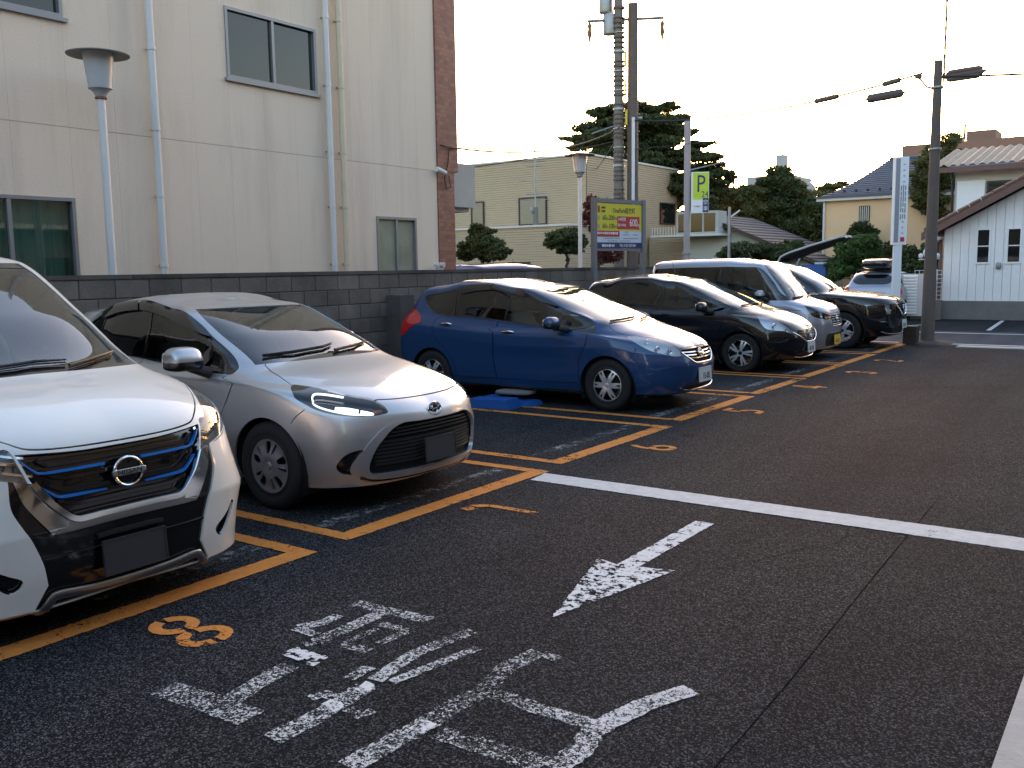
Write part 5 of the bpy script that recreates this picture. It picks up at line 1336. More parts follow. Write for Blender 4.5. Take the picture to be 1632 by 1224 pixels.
childmesh(MB().superq((-3.92, 29.24, 1.52), (.07, .05, .09), (.5, .5)), 'wall_tap', M['steel'], wh, smooth=True)
th = empty('tan_roof_house', (-6.48, 37, 0), 0, 'cream two storey house with a pale tan corrugated roof behind the white house', 'house')
childmesh(MB().box(-6.48, 4, 37.0, 44, 0, 4.95), 'wall', M['cream_wall'], th)
co = MB(); nx = 150; v = []; 
for i in range(nx+1):
    xx = -7.15+11*i/nx; h = .045*math.sin(i*2*math.pi/4.2); v += [(xx, 36.3, 5.02+h), (xx, 40.5, 6.0+h)]
co.add(v, [(2*i, 2*i+2, 2*i+3, 2*i+1) for i in range(nx)]); childmesh(co, 'roof', M['tan_roof'], th, smooth=True)
childmesh(MB().box(-7.1, 4, 36.34, 36.42, 4.78, 4.96), 'fascia', M['brown_trim'], th); childmesh(MB().tube([(-6.6, 36.9, 4.9), (-6.55, 36.95, 4.6), (-6.55, 36.95, 0)], .045, 8), 'downpipe', M['cable'], th, smooth=True)
dark_window(th, 'y', -5.45, -4.1, 3.3, 4.45, 37.0); childmesh(MB().box(-6.4, -5.5, 36.93, 36.99, 3.3, 4.5), 'shutter_box', M['white_board'], th)
# white louvre gate, lamp post, mesh fence
lg = empty('louvre_fence', (-6.2, 28.4, 0), 0, 'white louvred metal fence panel beside the white house', 'fence')
childmesh(MB().box(-6.95, -5.62, 28.45, 28.48, .12, 1.32), 'backing', M['white_metal'], lg); childmesh(MB().box(-6.97, -6.91, 28.40, 28.5, 0, 1.36), 'post', M['white_metal'], lg); childmesh(MB().box(-5.66, -5.60, 28.40, 28.5, 0, 1.36), 'post', M['white_metal'], lg)
for k in range(13): childmesh(MB().prism([(28.40, .18+.086*k), (28.45, .20+.086*k), (28.45, .255+.086*k), (28.40, .215+.086*k)], 'x', -6.24, -5.86), 'louvre', M['white_board'], lg)
for k in range(3): childmesh(MB().box(-6.90+.22*k, -6.70+.22*k, 28.425, 28.45, .16, 1.30), 'panel', M['white_metal'], lg)
gl = empty('garden_post', (-5.48, 27.95, 0), 0, 'white garden post topped with a round lamp and a small nameplate', 'post')
MB().tube([(0, 0, 0), (0, 0, 1.72)], .055, 10).build('pole', M['white_metal'], gl, True); MB().superq((0, 0, 1.90), (.16, .10, .15), (.9, .9)).build('lamp_head', M['sign_text_white'], gl, True); MB().tube([(-.25, -.1, 1.72), (.25, .1, 1.74)], .02, 6).build('crossbar', M['white_metal'], gl)
for s in (-.2, .2): MB().superq((s, s*.4, 1.82), (.06, .05, .07), (.9, .9)).build('lamp_bulb', M['sign_text_white'], gl, True)
MB().box(.07, .24, -.02, .0, 1.15, 1.45).build('nameplate', M['sign_white'], gl)
mf = empty('mesh_fence', (-5.6, 28.9, 0), 0, 'white wire mesh fence between the brown pole and the white house', 'fence')
for k in range(7): MB().tube([(-.45+.12*k, .1, .55), (-.45+.12*k, .1, 1.42)], .010, 5).build('upright_wire', M['white_metal'], mf)
for k in range(8): MB().tube([(-.47, .1, .58+.118*k), (.30, .1, .58+.118*k)], .010, 5).build('cross_wire', M['white_metal'], mf)
childmesh(MB().box(-6.1, -5.3, 28.85, 29.1, 0, .55), 'base', M['found'], mf)
# tall white clinic sign
vs_ = empty('vertical_sign', (-6.0, 26.55, 0), math.atan2(.576, .817), 'tall narrow white vertical sign on a pale post behind the black sport utility vehicle', 'sign')
MB().box(-.11, .09, -.06, .06, 0, 2.12).build('post', M['sign_text_white'], vs_); cb_ = MB().box(-.17, .19, -.08, .08, 2.12, 4.42).build('cabinet', M['white_board'], vs_)
MB().box(-.15, -.035, -.086, -.081, 2.18, 4.38).build('dark_side', M['ink_grey'], cb_); MB().box(-.02, .17, -.086, -.081, 2.16, 4.40).build('face', M['sign_text_white'], cb_)
fp = MB(); r_ = random.Random(4)
for i in range(13):
    big = .03+.055*(3 < i < 10); z = 4.22-.15*i
    for q in range(3): fp.box(.075-big+big*.66*q, .075-big+big*.66*q+big*.4, -.0885, -.0865, z-big*r_.uniform(.5, 1), z+big*r_.uniform(.5, 1))
fp = fp.build('fine_print', M['ink_grey'], cb_); fp['kind'] = 'stuff'
MB().box(.02, .13, -.09, -.087, 2.2, 2.32).build('red_mark', M['sign_red'], cb_)
# far towers on the skyline
ft = empty('far_tower', (-24.5, 158, 0), 0, 'distant brown rooftop tower above the tan roof', 'building'); childmesh(MB().box(-26.4, -22.4, 158, 164, 0, 21.2), 'tower', M['far_brown'], ft); childmesh(MB().box(-28.2, -21.2, 159, 168, 0, 17.6), 'base_block', M['far_brown'], ft); childmesh(MB().box(-26.9, -26.6, 158.5, 158.8, 20, 22.4), 'mast', M['far_brown'], ft)
f2 = empty('far_block', (-50, 140, 0), 0, 'distant pale tower block in front of the setting sun', 'building'); childmesh(MB().box(-54, -47.2, 140, 150, 0, 15.0), 'tower', M['far_grey'], f2); childmesh(MB().box(-50.2, -49.0, 142, 144, 15.0, 18.2), 'lift_house', M['far_grey'], f2); childmesh(MB().box(-62, -54, 142, 150, 0, 8.5), 'low_wing', M['far_grey'], f2)
f3 = empty('far_house', (-30, 100, 0), 0, 'distant low house with a purple-grey roof between the trees', 'house'); childmesh(MB().box(-35, -27, 100, 106, 0, 4.8), 'wall', M['siding_cap'], f3); childmesh(MB().prism([(-36, 4.8), (-26, 4.8), (-31, 6.9)], 'y', 99, 107), 'roof', M['slate'], f3)
bl = empty('round_tank', (-37.5, 118, 0), 0, 'distant pinkish round tank on a thin leg above the trees', 'tank'); childmesh(MB().superq((-37.5, 118, 10.6), (.9, .9, 1.15), (1, 1)), 'ball', M['pole_pale'], bl, smooth=True); childmesh(MB().tube([(-37.5, 118, 0), (-37.5, 118, 9.6)], .25, 8), 'leg', M['pole_pale'], bl, smooth=True)
mp = empty('lattice_mast', (-23.4, 58.4, 0), 0, 'thin dark mast at the right edge of the pine', 'mast'); MB().tube([(0, 0, 0), (0, 0, 9.0)], [.09, .05], 6).build('mast', M['pole_brown'], mp, True)

# ------------------------------------------------------------------ trees and shrubs
def cam_pt(x, y, depth):
    v = (x-816)/F_PX*_r-(y-612)/F_PX*_u2+_d; return Vector((0, 0, CAM_H))+v*depth
rng = np.random.default_rng(11)
# layered pine: flat pads at the ends of long limbs
base = Vector((-21.5, 45.2, 0)); pads = []
for (x, y, rx, ry, dd) in ((1062, 172, 22, 9, 0), (1035, 178, 26, 10, .8), (985, 172, 30, 10, -.4), (955, 180, 24, 10, .3), (1005, 192, 40, 10, -1), (1075, 190, 28, 8, .5), (940, 203, 34, 10, .6), (1040, 206, 40, 11, 1), (985, 212, 36, 10, -.8), (1090, 210, 22, 7, -.5), (925, 222, 28, 8, 0), (965, 228, 36, 10, 1), (1060, 226, 38, 9, -.4), (1110, 232, 26, 7, .6), (1015, 238, 34, 9, 0), (920, 236, 18, 6, .4), (1085, 246, 40, 9, .2), (1130, 252, 26, 7, -.6), (1120, 268, 40, 9, .6), (1150, 276, 24, 7, 0), (1100, 284, 40, 9, -.5), (1145, 292, 26, 8, .3), (1165, 283, 12, 4, 0), (960, 244, 24, 8, -.3), (1130, 305, 40, 12, .8), (1000, 262, 30, 9, .5), (1110, 320, 36, 14, 0), (1015, 170, 26, 10, .4), (975, 190, 30, 12, .9), (1050, 192, 30, 12, -.8), (1020, 216, 36, 13, .6), (950, 214, 26, 11, -.6), (1075, 208, 30, 12, .2), (1040, 232, 36, 12, .8), (985, 240, 30, 12, -.2), (1105, 250, 30, 11, -.3), (1065, 262, 34, 12, .6), (1030, 252, 34, 12, -.5), (1120, 292, 36, 12, .4), (1080, 300, 34, 14, -.2), (940, 228, 28, 9, .8)):
    d = 47.0+dd; p = cam_pt(x, y, d)-base; s = d/F_PX; pads.append((p.x, p.y, p.z, rx*s*1.1, rx*s*.9, ry*s*1.05))
pn = empty('pine_tree', base, 0, 'old spreading pine with flat layered foliage behind the beige building', 'pine tree')
V = leaves(rng, lumps(rng, pads, 0, 6), 100000, .21, .1, 3.0); fast_quads('crown', V, M['needle'], pn)
mb = MB(); limb(mb, rng, (0, 0, 0), (.2, .1, 4.5), .34, .26, 8, .05); limb(mb, rng, (.2, .1, 4.5), (-.6, -.2, 9.4), .26, .08, 8, .1); mb.build('trunk', M['bark'], pn, True)
for p in pads:
    k = MB(); z0 = max(3.0, min(9.0, p[2]-.9)); limb(k, rng, (.1-.08*(z0-4), 0, z0), (p[0], p[1], p[2]), .10, .03, 7, .1); k.build('limb', M['bark'], pn, True)
def px_tree(name, bx, depth, spec, n, leaf, mat, label, cat='tree', seed=1, **k):
    """spec: crown lumps as seen (x, y, rx, ry, depth offset); the trunk stands below bx"""
    b = cam_pt(bx, 420, depth); b.z = 0; s0 = []
    for (x, y, rx, ry, dd) in spec:
        p = cam_pt(x, y, depth+dd)-b; s = (depth+dd)/F_PX; s0.append((p.x, p.y, p.z, rx*s, rx*s, ry*s))
    return tree(name, b, s0, n, leaf, mat, label, cat, seed=seed, **k)
px_tree('garden_bush', 768, 24, [(768, 392, 34, 26, 0), (745, 400, 20, 18, .3), (792, 402, 22, 16, -.3), (765, 372, 22, 14, 0)], 9000, .10, M['leaf'], 'round dark garden bush behind the block wall, next to the brick pier', 'bush', 2, trunk_r=.05)
px_tree('pruned_tree', 902, 25, [(900, 378, 32, 17, 0), (880, 385, 16, 10, .2), (922, 386, 16, 12, -.2), (905, 398, 22, 9, 0)], 9000, .08, M['leaf'], 'mushroom-shaped clipped tree by the second lamp post', 'tree', 3, trunk=1.2, trunk_r=.07)
px_tree('red_maple', 948, 27, [(942, 328, 15, 18, 0), (950, 355, 18, 20, .3), (935, 350, 12, 14, -.3), (965, 345, 18, 28, .4), (990, 340, 20, 24, .5), (955, 390, 14, 22, 0), (975, 405, 24, 18, .4)], 9000, .08, M['leaf_red'], 'dark red maple behind the price board', 'tree', 4, trunk_r=.05)
px_tree('broad_tree', 1228, 52, [(1240, 285, 26, 18, 0), (1225, 305, 30, 22, .5), (1262, 305, 30, 24, -.5), (1245, 330, 44, 26, 0), (1215, 340, 30, 26, 1), (1280, 335, 30, 26, 0), (1250, 365, 50, 26, .5), (1290, 370, 34, 30, 0), (1215, 378, 30, 24, 0)], 47600, .20, M['leaf'], 'tall broad dark tree against the setting sun', 'tree', 5, trunk_r=.2)
px_tree('round_tree', 1190, 50, [(1180, 318, 30, 18, 0), (1150, 312, 26, 14, .6), (1195, 340, 26, 22, 0), (1170, 345, 30, 20, 1), (1195, 305, 18, 12, 0)], 25200, .18, M['leaf_olive'], 'olive tree below the pine, left of the tall broad tree', 'tree', 6)
px_tree('roadside_tree', 1305, 48, [(1310, 345, 26, 28, 0), (1290, 360, 26, 26, .5), (1315, 380, 26, 30, 0), (1300, 405, 40, 20, 0), (1320, 318, 14, 12, .5), (1295, 330, 16, 14, 0)], 28000, .16, M['leaf'], 'dark tree touching the corner of the yellow house', 'tree', 7)
px_tree('shade_tree', 1150, 60, [(1140, 330, 30, 24, 0), (1120, 345, 30, 26, .5), (1165, 350, 30, 24, 0), (1140, 375, 40, 24, 0), (1190, 375, 30, 24, 1)], 28000, .2, M['leaf'], 'dark tree behind the lime parking sign, below the pine', 'tree', 21)
px_tree('street_tree', 1278, 62, [(1270, 320, 22, 20, 0), (1300, 318, 20, 16, .5), (1285, 345, 40, 26, 0), (1310, 350, 28, 26, 0), (1265, 375, 40, 26, 0), (1305, 385, 34, 26, 0), (1325, 345, 16, 22, 0)], 33600, .2, M['leaf_olive'], 'olive tree between the tall broad tree and the yellow house', 'tree', 22)
px_tree('low_hedge_tree', 1200, 40, [(1180, 398, 36, 16, 0), (1215, 402, 30, 18, .4), (1240, 405, 30, 16, 0), (1260, 400, 26, 18, 1)], 14000, .13, M['leaf'], 'dark hedge in front of the low grey roofed house', 'hedge', 8, trunk_r=.06)
px_tree('far_pine', 1322, 90, [(1325, 298, 24, 5, 0), (1340, 294, 14, 4, 1), (1312, 304, 14, 4, 0), (1330, 308, 26, 5, 0)], 5000, .28, M['leaf_olive'], 'distant flat topped tree on the skyline left of the yellow house', 'tree', 9, trunk_r=.15)
px_tree('round_shrub', 1372, 40, [(1372, 368, 24, 18, 0), (1360, 378, 16, 12, .2), (1388, 376, 14, 14, -.2)], 8000, .10, M['leaf'], 'round dark shrub under the small barred window of the yellow house', 'shrub', 10, trunk_r=.05)
px_tree('green_shrub', 1360, 34, [(1365, 402, 30, 26, 0), (1345, 420, 26, 20, .5), (1385, 385, 20, 14, 0), (1340, 432, 24, 14, 0), (1395, 412, 26, 26, .3), (1330, 440, 14, 10, 0)], 15000, .12, M['leaf_green'], 'bright green loose shrub by the carport', 'shrub', 12, trunk_r=.05)
px_tree('green_hedge', 1440, 33, [(1425, 410, 24, 24, 0), (1450, 412, 26, 24, .4), (1475, 412, 22, 24, 0), (1440, 430, 36, 16, 0), (1410, 428, 16, 16, 0)], 15000, .11, M['leaf'], 'dark green hedge behind the white louvred fence', 'hedge', 13, trunk_r=.05)
px_tree('conifer', 1497, 39, [(1512, 222, 26, 10, 0), (1498, 240, 34, 14, .3), (1485, 258, 30, 16, -.3), (1480, 280, 34, 18, 0), (1478, 302, 34, 18, .3), (1482, 320, 28, 18, 0), (1500, 290, 26, 30, .2), (1492, 338, 22, 12, 0)], 24000, .12, M['leaf_olive'], 'tall dense conifer behind the slim brown pole', 'tree', 14, aspect=3.0)

# ------------------------------------------------------------------ things on the ground
bb_ = empty('blue_wheel_blocks', (-6.55, 9.02, 0), .06, 'flat blue plastic platform lying beside the blue hatchback', 'platform')
MB().prism([(-.30, 0), (.30, 0), (.26, .115), (-.28, .10)], 'y', -.28, .0).build('front_block', M['blue_plastic'], bb_); MB().prism([(-.30, 0), (.42, 0), (.38, .05), (-.28, .09)], 'y', .02, .34).build('rear_block', M['blue_plastic'], bb_)
bd = MB().superq((-6.50, 9.30, .14), (.25, .16, .03), (.5, .6), rz=.1).build('grey_bag', M['found'], None, True); tag(bd, 'flat grey sack resting on the blue plastic platform', 'sack')
st_ = MB().superq((-6.2, 26.9, .10), (.20, .15, .10), (.8, .8)).build('garden_stone', M['kerb'], None, True); tag(st_, 'rounded pale stone at the foot of the louvred fence', 'stone')

sp2 = MB().box(-4.36, -4.10, 20.0, 20.24, 0, .36).build('kerb_block', M['bark'], None); tag(sp2, 'low brown block left of the slim brown pole', 'block')
gp = MB().lathe([(.55, .002), (.45, .03), (.16, .05), (.001, .055)], 20, (-4.0, 20.5, 0)).build('soil_mound', M['bark'], None, True); tag(gp, 'dark soil ring around the foot of the slim brown pole', 'soil')
def C(xf, af, w, z, xr, ar=.35, pf=2.6, pr=3.0, **k): return dict(xf=xf, af=af, w=w, z=z, xr=xr, ar=ar, pf=pf, pr=pr, **k)
def Z(*a): return a if len(a) == 8 else (a[0],)*8

def build_aqua():
    cv = [
     C(-.14, .60, .70, (.20,.19,.17,.17,.17,.18,.22,.24), -3.86),
     C(-.05, .70, (.795,.80,.80,.78), (.215,.20,.185,.18,.18,.20,.25,.27), -3.98, sharp=True),
     C(-.015, .80, (.832,.835,.835,.82), (.36,.36,.34,.34,.34,.36,.40,.42), -4.04),
     C(0, .85, (.845,.8475,.8475,.835), (.52,.53,.55,.56,.57,.58,.60,.60), -4.05),
     C(-.025, .88, (.842,.84,.838,.835), (.655,.68,.72,.72,.73,.76,.78,.78), -4.04),
     C(-.10, .92, (.83,.836,.836,.82), (.735,.775,.86,.865,.88,.92,.93,.92), -4.02),
     C(-.52, .95, (.792,.805,.80,.77), (.895,.905,.925,.92,.945,.995,1.0,.98), -3.99),
     C(-1.0, .42, (.765,.775,.765,.70), (1.005,1.0,.965,.945,.975,1.04,1.06,1.04), -3.95, .45),
     C(-1.45, .36, (.70,.705,.695,.62), (1.215,1.21,1.19,1.21,1.21,1.21,1.21,1.20), -3.86, .5),
     C(-1.90, .24, (.605,.615,.60,.54), (1.372,1.372,1.372,1.425,1.405,1.34,1.325,1.325), -3.74, .5, pf=3.2),
     C(-1.98, .25, (.34,.36,.35,.3), (1.392,1.397,1.425,1.475,1.455,1.38,1.36,1.355), -3.70, .5),
     C(-2.0, .2, 0, (1.397,1.41,1.445,1.485,1.465,1.395,1.37,1.365), -3.70, .5)]
    c = Car('silver_hatchback', (-4.19, 5.02), cv, M['silver'], 'silver hatchback with wide dark oval grille, parked beside the white minivan', step=.03)
    # openings
    c.arch(-.85, .31, .345); c.arch(-3.44, .31, .345)
    hl = [('f',.41,.698),('t',-.193,.433),('t',-.315,.525),('t',-.48,.592),('t',-.616,.642),('t',-.725,.69),('s',-.60,.81),('s',-.478,.752),('s',-.38,.716),('f',.672,.690),('f',.569,.678),('f',.46,.682)]
    c.region('headlight', hl, M['lens'], flange=.02)
    Gi = [('f',0,.608,'c'),('f',.2,.61),('f',.335,.612),('f',.435,.57),('f',.51,.49),('f',.55,.40),('f',.562,.335),('f',.545,.295),('f',.49,.279),('f',.25,.276),('f',0,.274,'c')]
    G = [('f',0,.618,'c'),('f',.2,.62),('f',.35,.626),('f',.47,.595),('f',.56,.51),('f',.61,.41),('f',.612,.33),('f',.575,.268),('f',.49,.246),('f',.25,.24),('f',0,.238,'c')]
    c.region('grille', None, M['void'], 'grille', off=-.035, flange=-.03, pair=False, metric=c.ml(Gi, True))
    c.region('grille_surround', None, M['silver'], 'grille_surround', off=.018, flange=.03, pair=False, metric=c.ml(G, True))
    c.region('corner_blade', [('f',.602,.445),('f',.632,.40),('f',.655,.345),('f',.648,.30),('f',.60,.278),('f',.598,.33),('f',.604,.39)], M['silver'], 'corner_blade', off=.012, flange=.03)
    c.region('corner_intake', [('f',.60,.455),('f',.65,.447),('f',.69,.415),('f',.715,.345),('f',.69,.30),('f',.62,.285),('f',.585,.29),('f',.61,.35),('f',.605,.41)], M['gloss_black'], 'corner_intake', off=-.03, flange=-.03)
    dl = [('s',-1.225,.962,'c'),('s',-1.275,.925),('s',-1.521,.932),('s',-2.0,.965),('s',-2.6,1.01),('s',-3.1,1.06),('s',-3.36,1.13),('s',-3.36,1.22),('d',1.85,8.75),('d',1.6,9.0),('d',1.3,9.08),('d',1.05,9.03),('d',.86,8.82),('d',.80,8.3),('d',.79,7.6)]
    glazing(c, dl, [(-1.60,.95,-1.64,1.2),(-2.36,1.0,-2.36,1.4),(-3.08,1.05,-3.0,1.35)], [('front_quarter_window', M['side']), ('front_door_window', M['side']), ('rear_door_window', M['tint']), ('rear_quarter_window', M['tint'])],
      visor=[[('d',.815,7.9),('d',.80,8.3),('d',.87,8.83),('d',1.05,9.04),('d',1.36,9.08,'c'),('d',1.36,8.62,'c'),('d',1.1,8.5),('d',.93,8.15)],[('d',1.38,9.08,'c'),('d',1.6,9.0),('d',1.85,8.72),('d',1.8,8.4),('d',1.6,8.55),('d',1.38,8.62,'c')]])
    # shut lines
    c.seam([('f',0,.758),('f',.10,.760),('f',.28,.765),('f',.41,.772),('t',-.193,.44)], .008)
    c.seam([('t',-.735,.69),('t',-.87,.665),('t',-1.0,.64),('t',-1.08,.615),('t',-1.10,.60)], .008)
    c.seam([('s',-.50,.73),('s',-.56,.68),('s',-.60,.63)], .006)
    door = [('s',-1.24,.93,'c'),('s',-1.28,.70),('s',-1.36,.46),('s',-1.40,.30,'c'),('s',-2.44,.29,'c'),('s',-2.44,.60),('s',-2.36,.995,'c'),('s',-1.8,.95)]
    c.seam(door, .007, True); c.region('front_door', door, c.paint, 'front_door')
    rdoor = [('s',-2.37,.995,'c'),('s',-2.45,.60),('s',-2.45,.29,'c'),('s',-3.02,.29),('s',-3.06,.42),('s',-3.18,.60),('s',-3.30,.85),('s',-3.22,1.07,'c')]
    c.seam(rdoor, .007, True); c.region('rear_door', rdoor, c.paint, 'rear_door')
    c.region('rear_glass', [('r',0,1.30,'c'),('r',.40,1.29),('r',.50,1.12),('r',.48,1.06),('r',0,1.05,'c')], M['tint'], 'rear_window', pair=False, off=-.004)
    c.region('taillight', [('r',.55,.95),('r',.72,.98),('s',-3.80,.97),('s',-3.82,.80),('r',.66,.76),('r',.58,.80)], M['red_lens'], off=.004)
    c.seam([('r',0,.72),('r',.5,.72),('s',-3.85,.72),('s',-3.72,.60)], .007)
    c.build(); c.wells((-.85,-3.44), .31, .36)
    # headlamp internals
    c.lamp('headlight', .05, M['gloss_black'])
    for i, s in enumerate((-1, 1)):
        hp = c.o['headlight'][i]
        mb = MB(); ribbon(mb, c.S, c.ml([('t',-.36,.56),('t',-.53,.665),('s',-.46,.775),('f',.665,.715),('f',.58,.70)]), .010, -.030, -.018, s); mb.build('daylight_strip', M['lamp_on'], hp, True)
        for pts, w_, tp in (([('f',.675,.757),('f',.625,.742),('f',.575,.727)], .040, [.5,1,.9]), ([('f',.565,.722),('f',.52,.712),('f',.49,.706)], .036, [1,.8,.3])):
            ribbon(MB(), c.S, c.ml(pts), w_, -.046, -.034, s, tp).build('reflector', M['lamp_on'], hp, True)
        p = c.pt('f', .465, .712, -.024, s); MB().superq(tuple(p), (.02,.045,.014), (.9,.9)).build('turn_signal', M['amber'], hp, True)
    # grille: slats, dark lower panel
    g = c.o['grille']
    for z, w in ((.585,.38),(.56,.42),(.535,.45)):
        mb = MB()
        for s in (-1, 1): ribbon(mb, c.S, c.ml([('f',0,z),('f',w*.5,z),('f',w,z-.004)]), .012, -.03, -.008, s)
        mb.build('grille_slat', M['trim'], g, True)
    for k in range(7):
        z = .495-.026*k; w = .49+.018*k-.0022*k*k
        mb = MB()
        for s in (-1, 1): ribbon(mb, c.S, c.ml([('f',0,z),('f',w*.5,z),('f',w,z)]), .020, -.034, -.016, s)
        mb.build('grille_slat', M['trim'], g, True)
    c.bar('bumper_lip', [('f',0,.232),('f',.30,.232),('f',.52,.238),('f',.60,.262)], .018, -.004, .012, M['gloss_black'], sep=False)
    # emblem: three interlocking ovals in a ring
    e = empty('emblem', (0,0,0)); e.parent = c.root; p = c.pt('f', 0, .668, .004); e.location = p; e.rotation_euler = (0, -.18, 0)
    def oval(a, b, z=0, r=.0055):
        return MB().tube([(0, a*math.cos(2*math.pi*i/32), z+b*math.sin(2*math.pi*i/32)) for i in range(33)], r, 6, False)
    MB().superq((-.004,0,0), (.006,.066,.045), (1,1)).build('emblem_disc', M['gloss_black'], e, True)
    for a, b, z in ((.068,.047,0),(.026,.044,0),(.046,.018,.017)): oval(a,b,z).build('emblem_oval', M['chrome'], e, True)
    c.plate(.022, .40, M['plate_grey'])
    c.cabin(-1.15, -3.9, .90, .70, -2.05, .50, -1.55, .93)
    c.mirror(-1.55, 1.03, .975, M['silver'], (.12,.135,.095), (-1.47,.80,.93), fold=(-1.82,.86))
    c.wiper([('f',.56,1.035,-1),('f',.30,1.045,-1),('f',.0,1.06,-1),('f',.12,1.075,1)]); c.wiper([('f',.05,1.03,1),('f',.32,1.045,1),('f',.56,1.06,1)])
    c.handle(-2.24, .86, M['silver'], c.o['front_door']); c.handle(-3.10, .90, M['silver'], c.o['rear_door'])
    p = c.pt('t', -3.35, 0.0); MB().superq((p.x,0,p.z+.02),(.09,.02,.045),(.8,.9),fn=lambda q:(q.x-(.6*(q.z)),q.y*(1-.5*q.z),q.z)).build('antenna_fin', M['silver'], c.root, True)
    # wheels: five-hole twisted covers
    holes = []
    for k in range(5):
        a = 2*math.pi*k/5+.3
        holes.append(polar([(.088,-.16),(.12,-.24),(.165,-.20),(.176,-.02),(.172,.13),(.13,.16),(.09,.10)], a))
        holes.append(polar([(.085,.40),(.10,.36),(.16,.37),(.174,.44),(.168,.52),(.10,.50)], a))
    w = make_wheel('wheel', c.root, .312, .205, .175, holes, lambda q: .012*(1-q*q)-.006*math.cos(q*9), M['hubcap'])
    place_wheels(c.root, w, (-.85,-3.44), .735, .312)
    return c
aqua = build_aqua()
def build_note():
    cv = [
     C(-.16, .60, .70, (.20,.19,.19,.19,.19,.20,.24,.26), -3.92),
     C(-.06, .72, (.80,.80,.80,.78), (.21,.20,.20,.20,.20,.22,.26,.28), -4.03, sharp=True),
     C(-.015, .80, (.835,.835,.835,.82), (.36,.36,.35,.35,.36,.38,.42,.44), -4.09),
     C(0, .86, (.843,.836,.838,.828), (.50,.53,.56,.56,.57,.60,.62,.62), -4.10, .28, pr=4),
     C(-.035, .90, (.846,.850,.846,.83), (.60,.66,.73,.70,.76,.84,.86,.84), -4.09, .28, pr=4, sharp=True),
     C(-.10, .94, (.825,.835,.832,.81), (.695,.765,.86,.85,.88,.93,.96,.96), -4.07, .28, pr=4),
     C(-.42, .92, (.79,.80,.795,.765), (.86,.885,.925,.90,.935,1.0,1.03,1.03), -4.05, .3, pr=4),
     C(-.80, .44, (.765,.77,.765,.70), (.985,.98,.955,.925,.985,1.07,1.10,1.10), -4.02, .32, pr=4),
     C(-1.36, .36, (.71,.715,.705,.63), (1.20,1.20,1.18,1.21,1.22,1.22,1.25,1.25), -3.95, .34, pr=4),
     C(-1.95, .24, (.62,.63,.62,.56), (1.40,1.40,1.40,1.45,1.445,1.39,1.38,1.38), -3.86, .34, pf=3.2, pr=4),
     C(-2.02, .25, (.36,.38,.37,.32), (1.420,1.424,1.452,1.51,1.505,1.45,1.43,1.43), -3.84, .3),
     C(-2.04, .2, 0, (1.425,1.437,1.472,1.523,1.515,1.465,1.44,1.44), -3.84, .3)]
    c = Car('blue_hatchback', (-4.36, 10.07), cv, M['blue'], 'dark blue hatchback with silver door handles, parked beside the empty bay')
    c.arch(-.84, .30, .345); c.arch(-3.44, .30, .345)
    c.region('headlight', [('f',.395,.70),('t',-.234,.435),('t',-.44,.53),('t',-.66,.67),('s',-.55,.815),('s',-.463,.771),('s',-.327,.701),('f',.59,.66),('f',.504,.637),('f',.42,.648)], M['lens'], flange=.02)
    c.region('grille', [('f',0,.702,'c'),('f',.2,.706),('f',.375,.70,'c'),('f',.395,.665),('f',.30,.605),('f',.205,.553),('f',0,.548,'c')], M['void'], 'grille', off=-.03, flange=-.028, pair=False)
    c.region('lower_intake', [('f',0,.305,'c'),('f',.30,.30),('f',.40,.275),('f',.36,.245),('f',0,.235,'c')], M['trim'], 'lower_intake', off=-.025, flange=-.02, pair=False)
    dl = [('s',-.955,.886,'c'),('s',-1.2,.905),('s',-1.739,.945),('s',-2.317,1.003),('s',-2.887,1.043),('s',-3.40,1.07),('s',-3.60,1.17),('s',-3.70,1.29),('s',-3.55,1.335),('d',1.75,8.70),('d',1.5,8.95),('d',1.25,9.02),('d',.97,8.98),('d',.83,8.7),('d',.79,8.2),('d',.80,7.7),('d',.80,7.2)]
    glazing(c, dl, [(-1.36,.92,-1.40,1.2),(-2.32,1.0,-2.32,1.4),(-3.13,1.06,-3.13,1.4)], [('front_quarter_window', M['side']), ('front_door_window', M['side']), ('rear_door_window', M['tint']), ('rear_quarter_window', M['tint'])],
      visor=[[('d',.83,8.0),('d',.805,8.3),('d',.85,8.72),('d',1.0,8.98),('d',1.30,9.02,'c'),('d',1.30,8.65,'c'),('d',1.05,8.5),('d',.92,8.2)],[('d',1.32,9.02,'c'),('d',1.5,8.95),('d',1.72,8.72),('d',1.68,8.45),('d',1.5,8.58),('d',1.32,8.65,'c')]])
    c.seam([('f',0,.716),('f',.2,.720),('f',.385,.722),('t',-.25,.425),('t',-.44,.52),('t',-.66,.655),('t',-.85,.66),('t',-.95,.62)], .008)
    c.seam([('s',-.49,.74),('s',-.52,.66),('s',-.56,.61)], .006)
    door = [('s',-1.19,.90,'c'),('s',-1.19,.60),('s',-1.20,.31,'c'),('s',-2.38,.30,'c'),('s',-2.43,.60),('s',-2.42,1.0,'c'),('s',-1.8,.94)]
    c.seam(door, .008, True); c.region('front_door', door, c.paint)
    rdoor = [('s',-2.43,1.005,'c'),('s',-2.44,.60),('s',-2.39,.30,'c'),('s',-3.0,.30),('s',-3.05,.44),('s',-3.18,.62),('s',-3.38,.80),('s',-3.42,.96),('s',-3.36,1.05,'c'),('s',-2.9,1.035)]
    c.seam(rdoor, .008, True); c.region('rear_door', rdoor, c.paint)
    c.region('taillight', [('s',-3.64,.98),('s',-3.76,1.09),('s',-3.88,1.14),('r',.62,1.13),('r',.66,.98),('r',.74,.82),('s',-3.90,.80),('s',-3.78,.90)], M['red_lens'], off=.006)
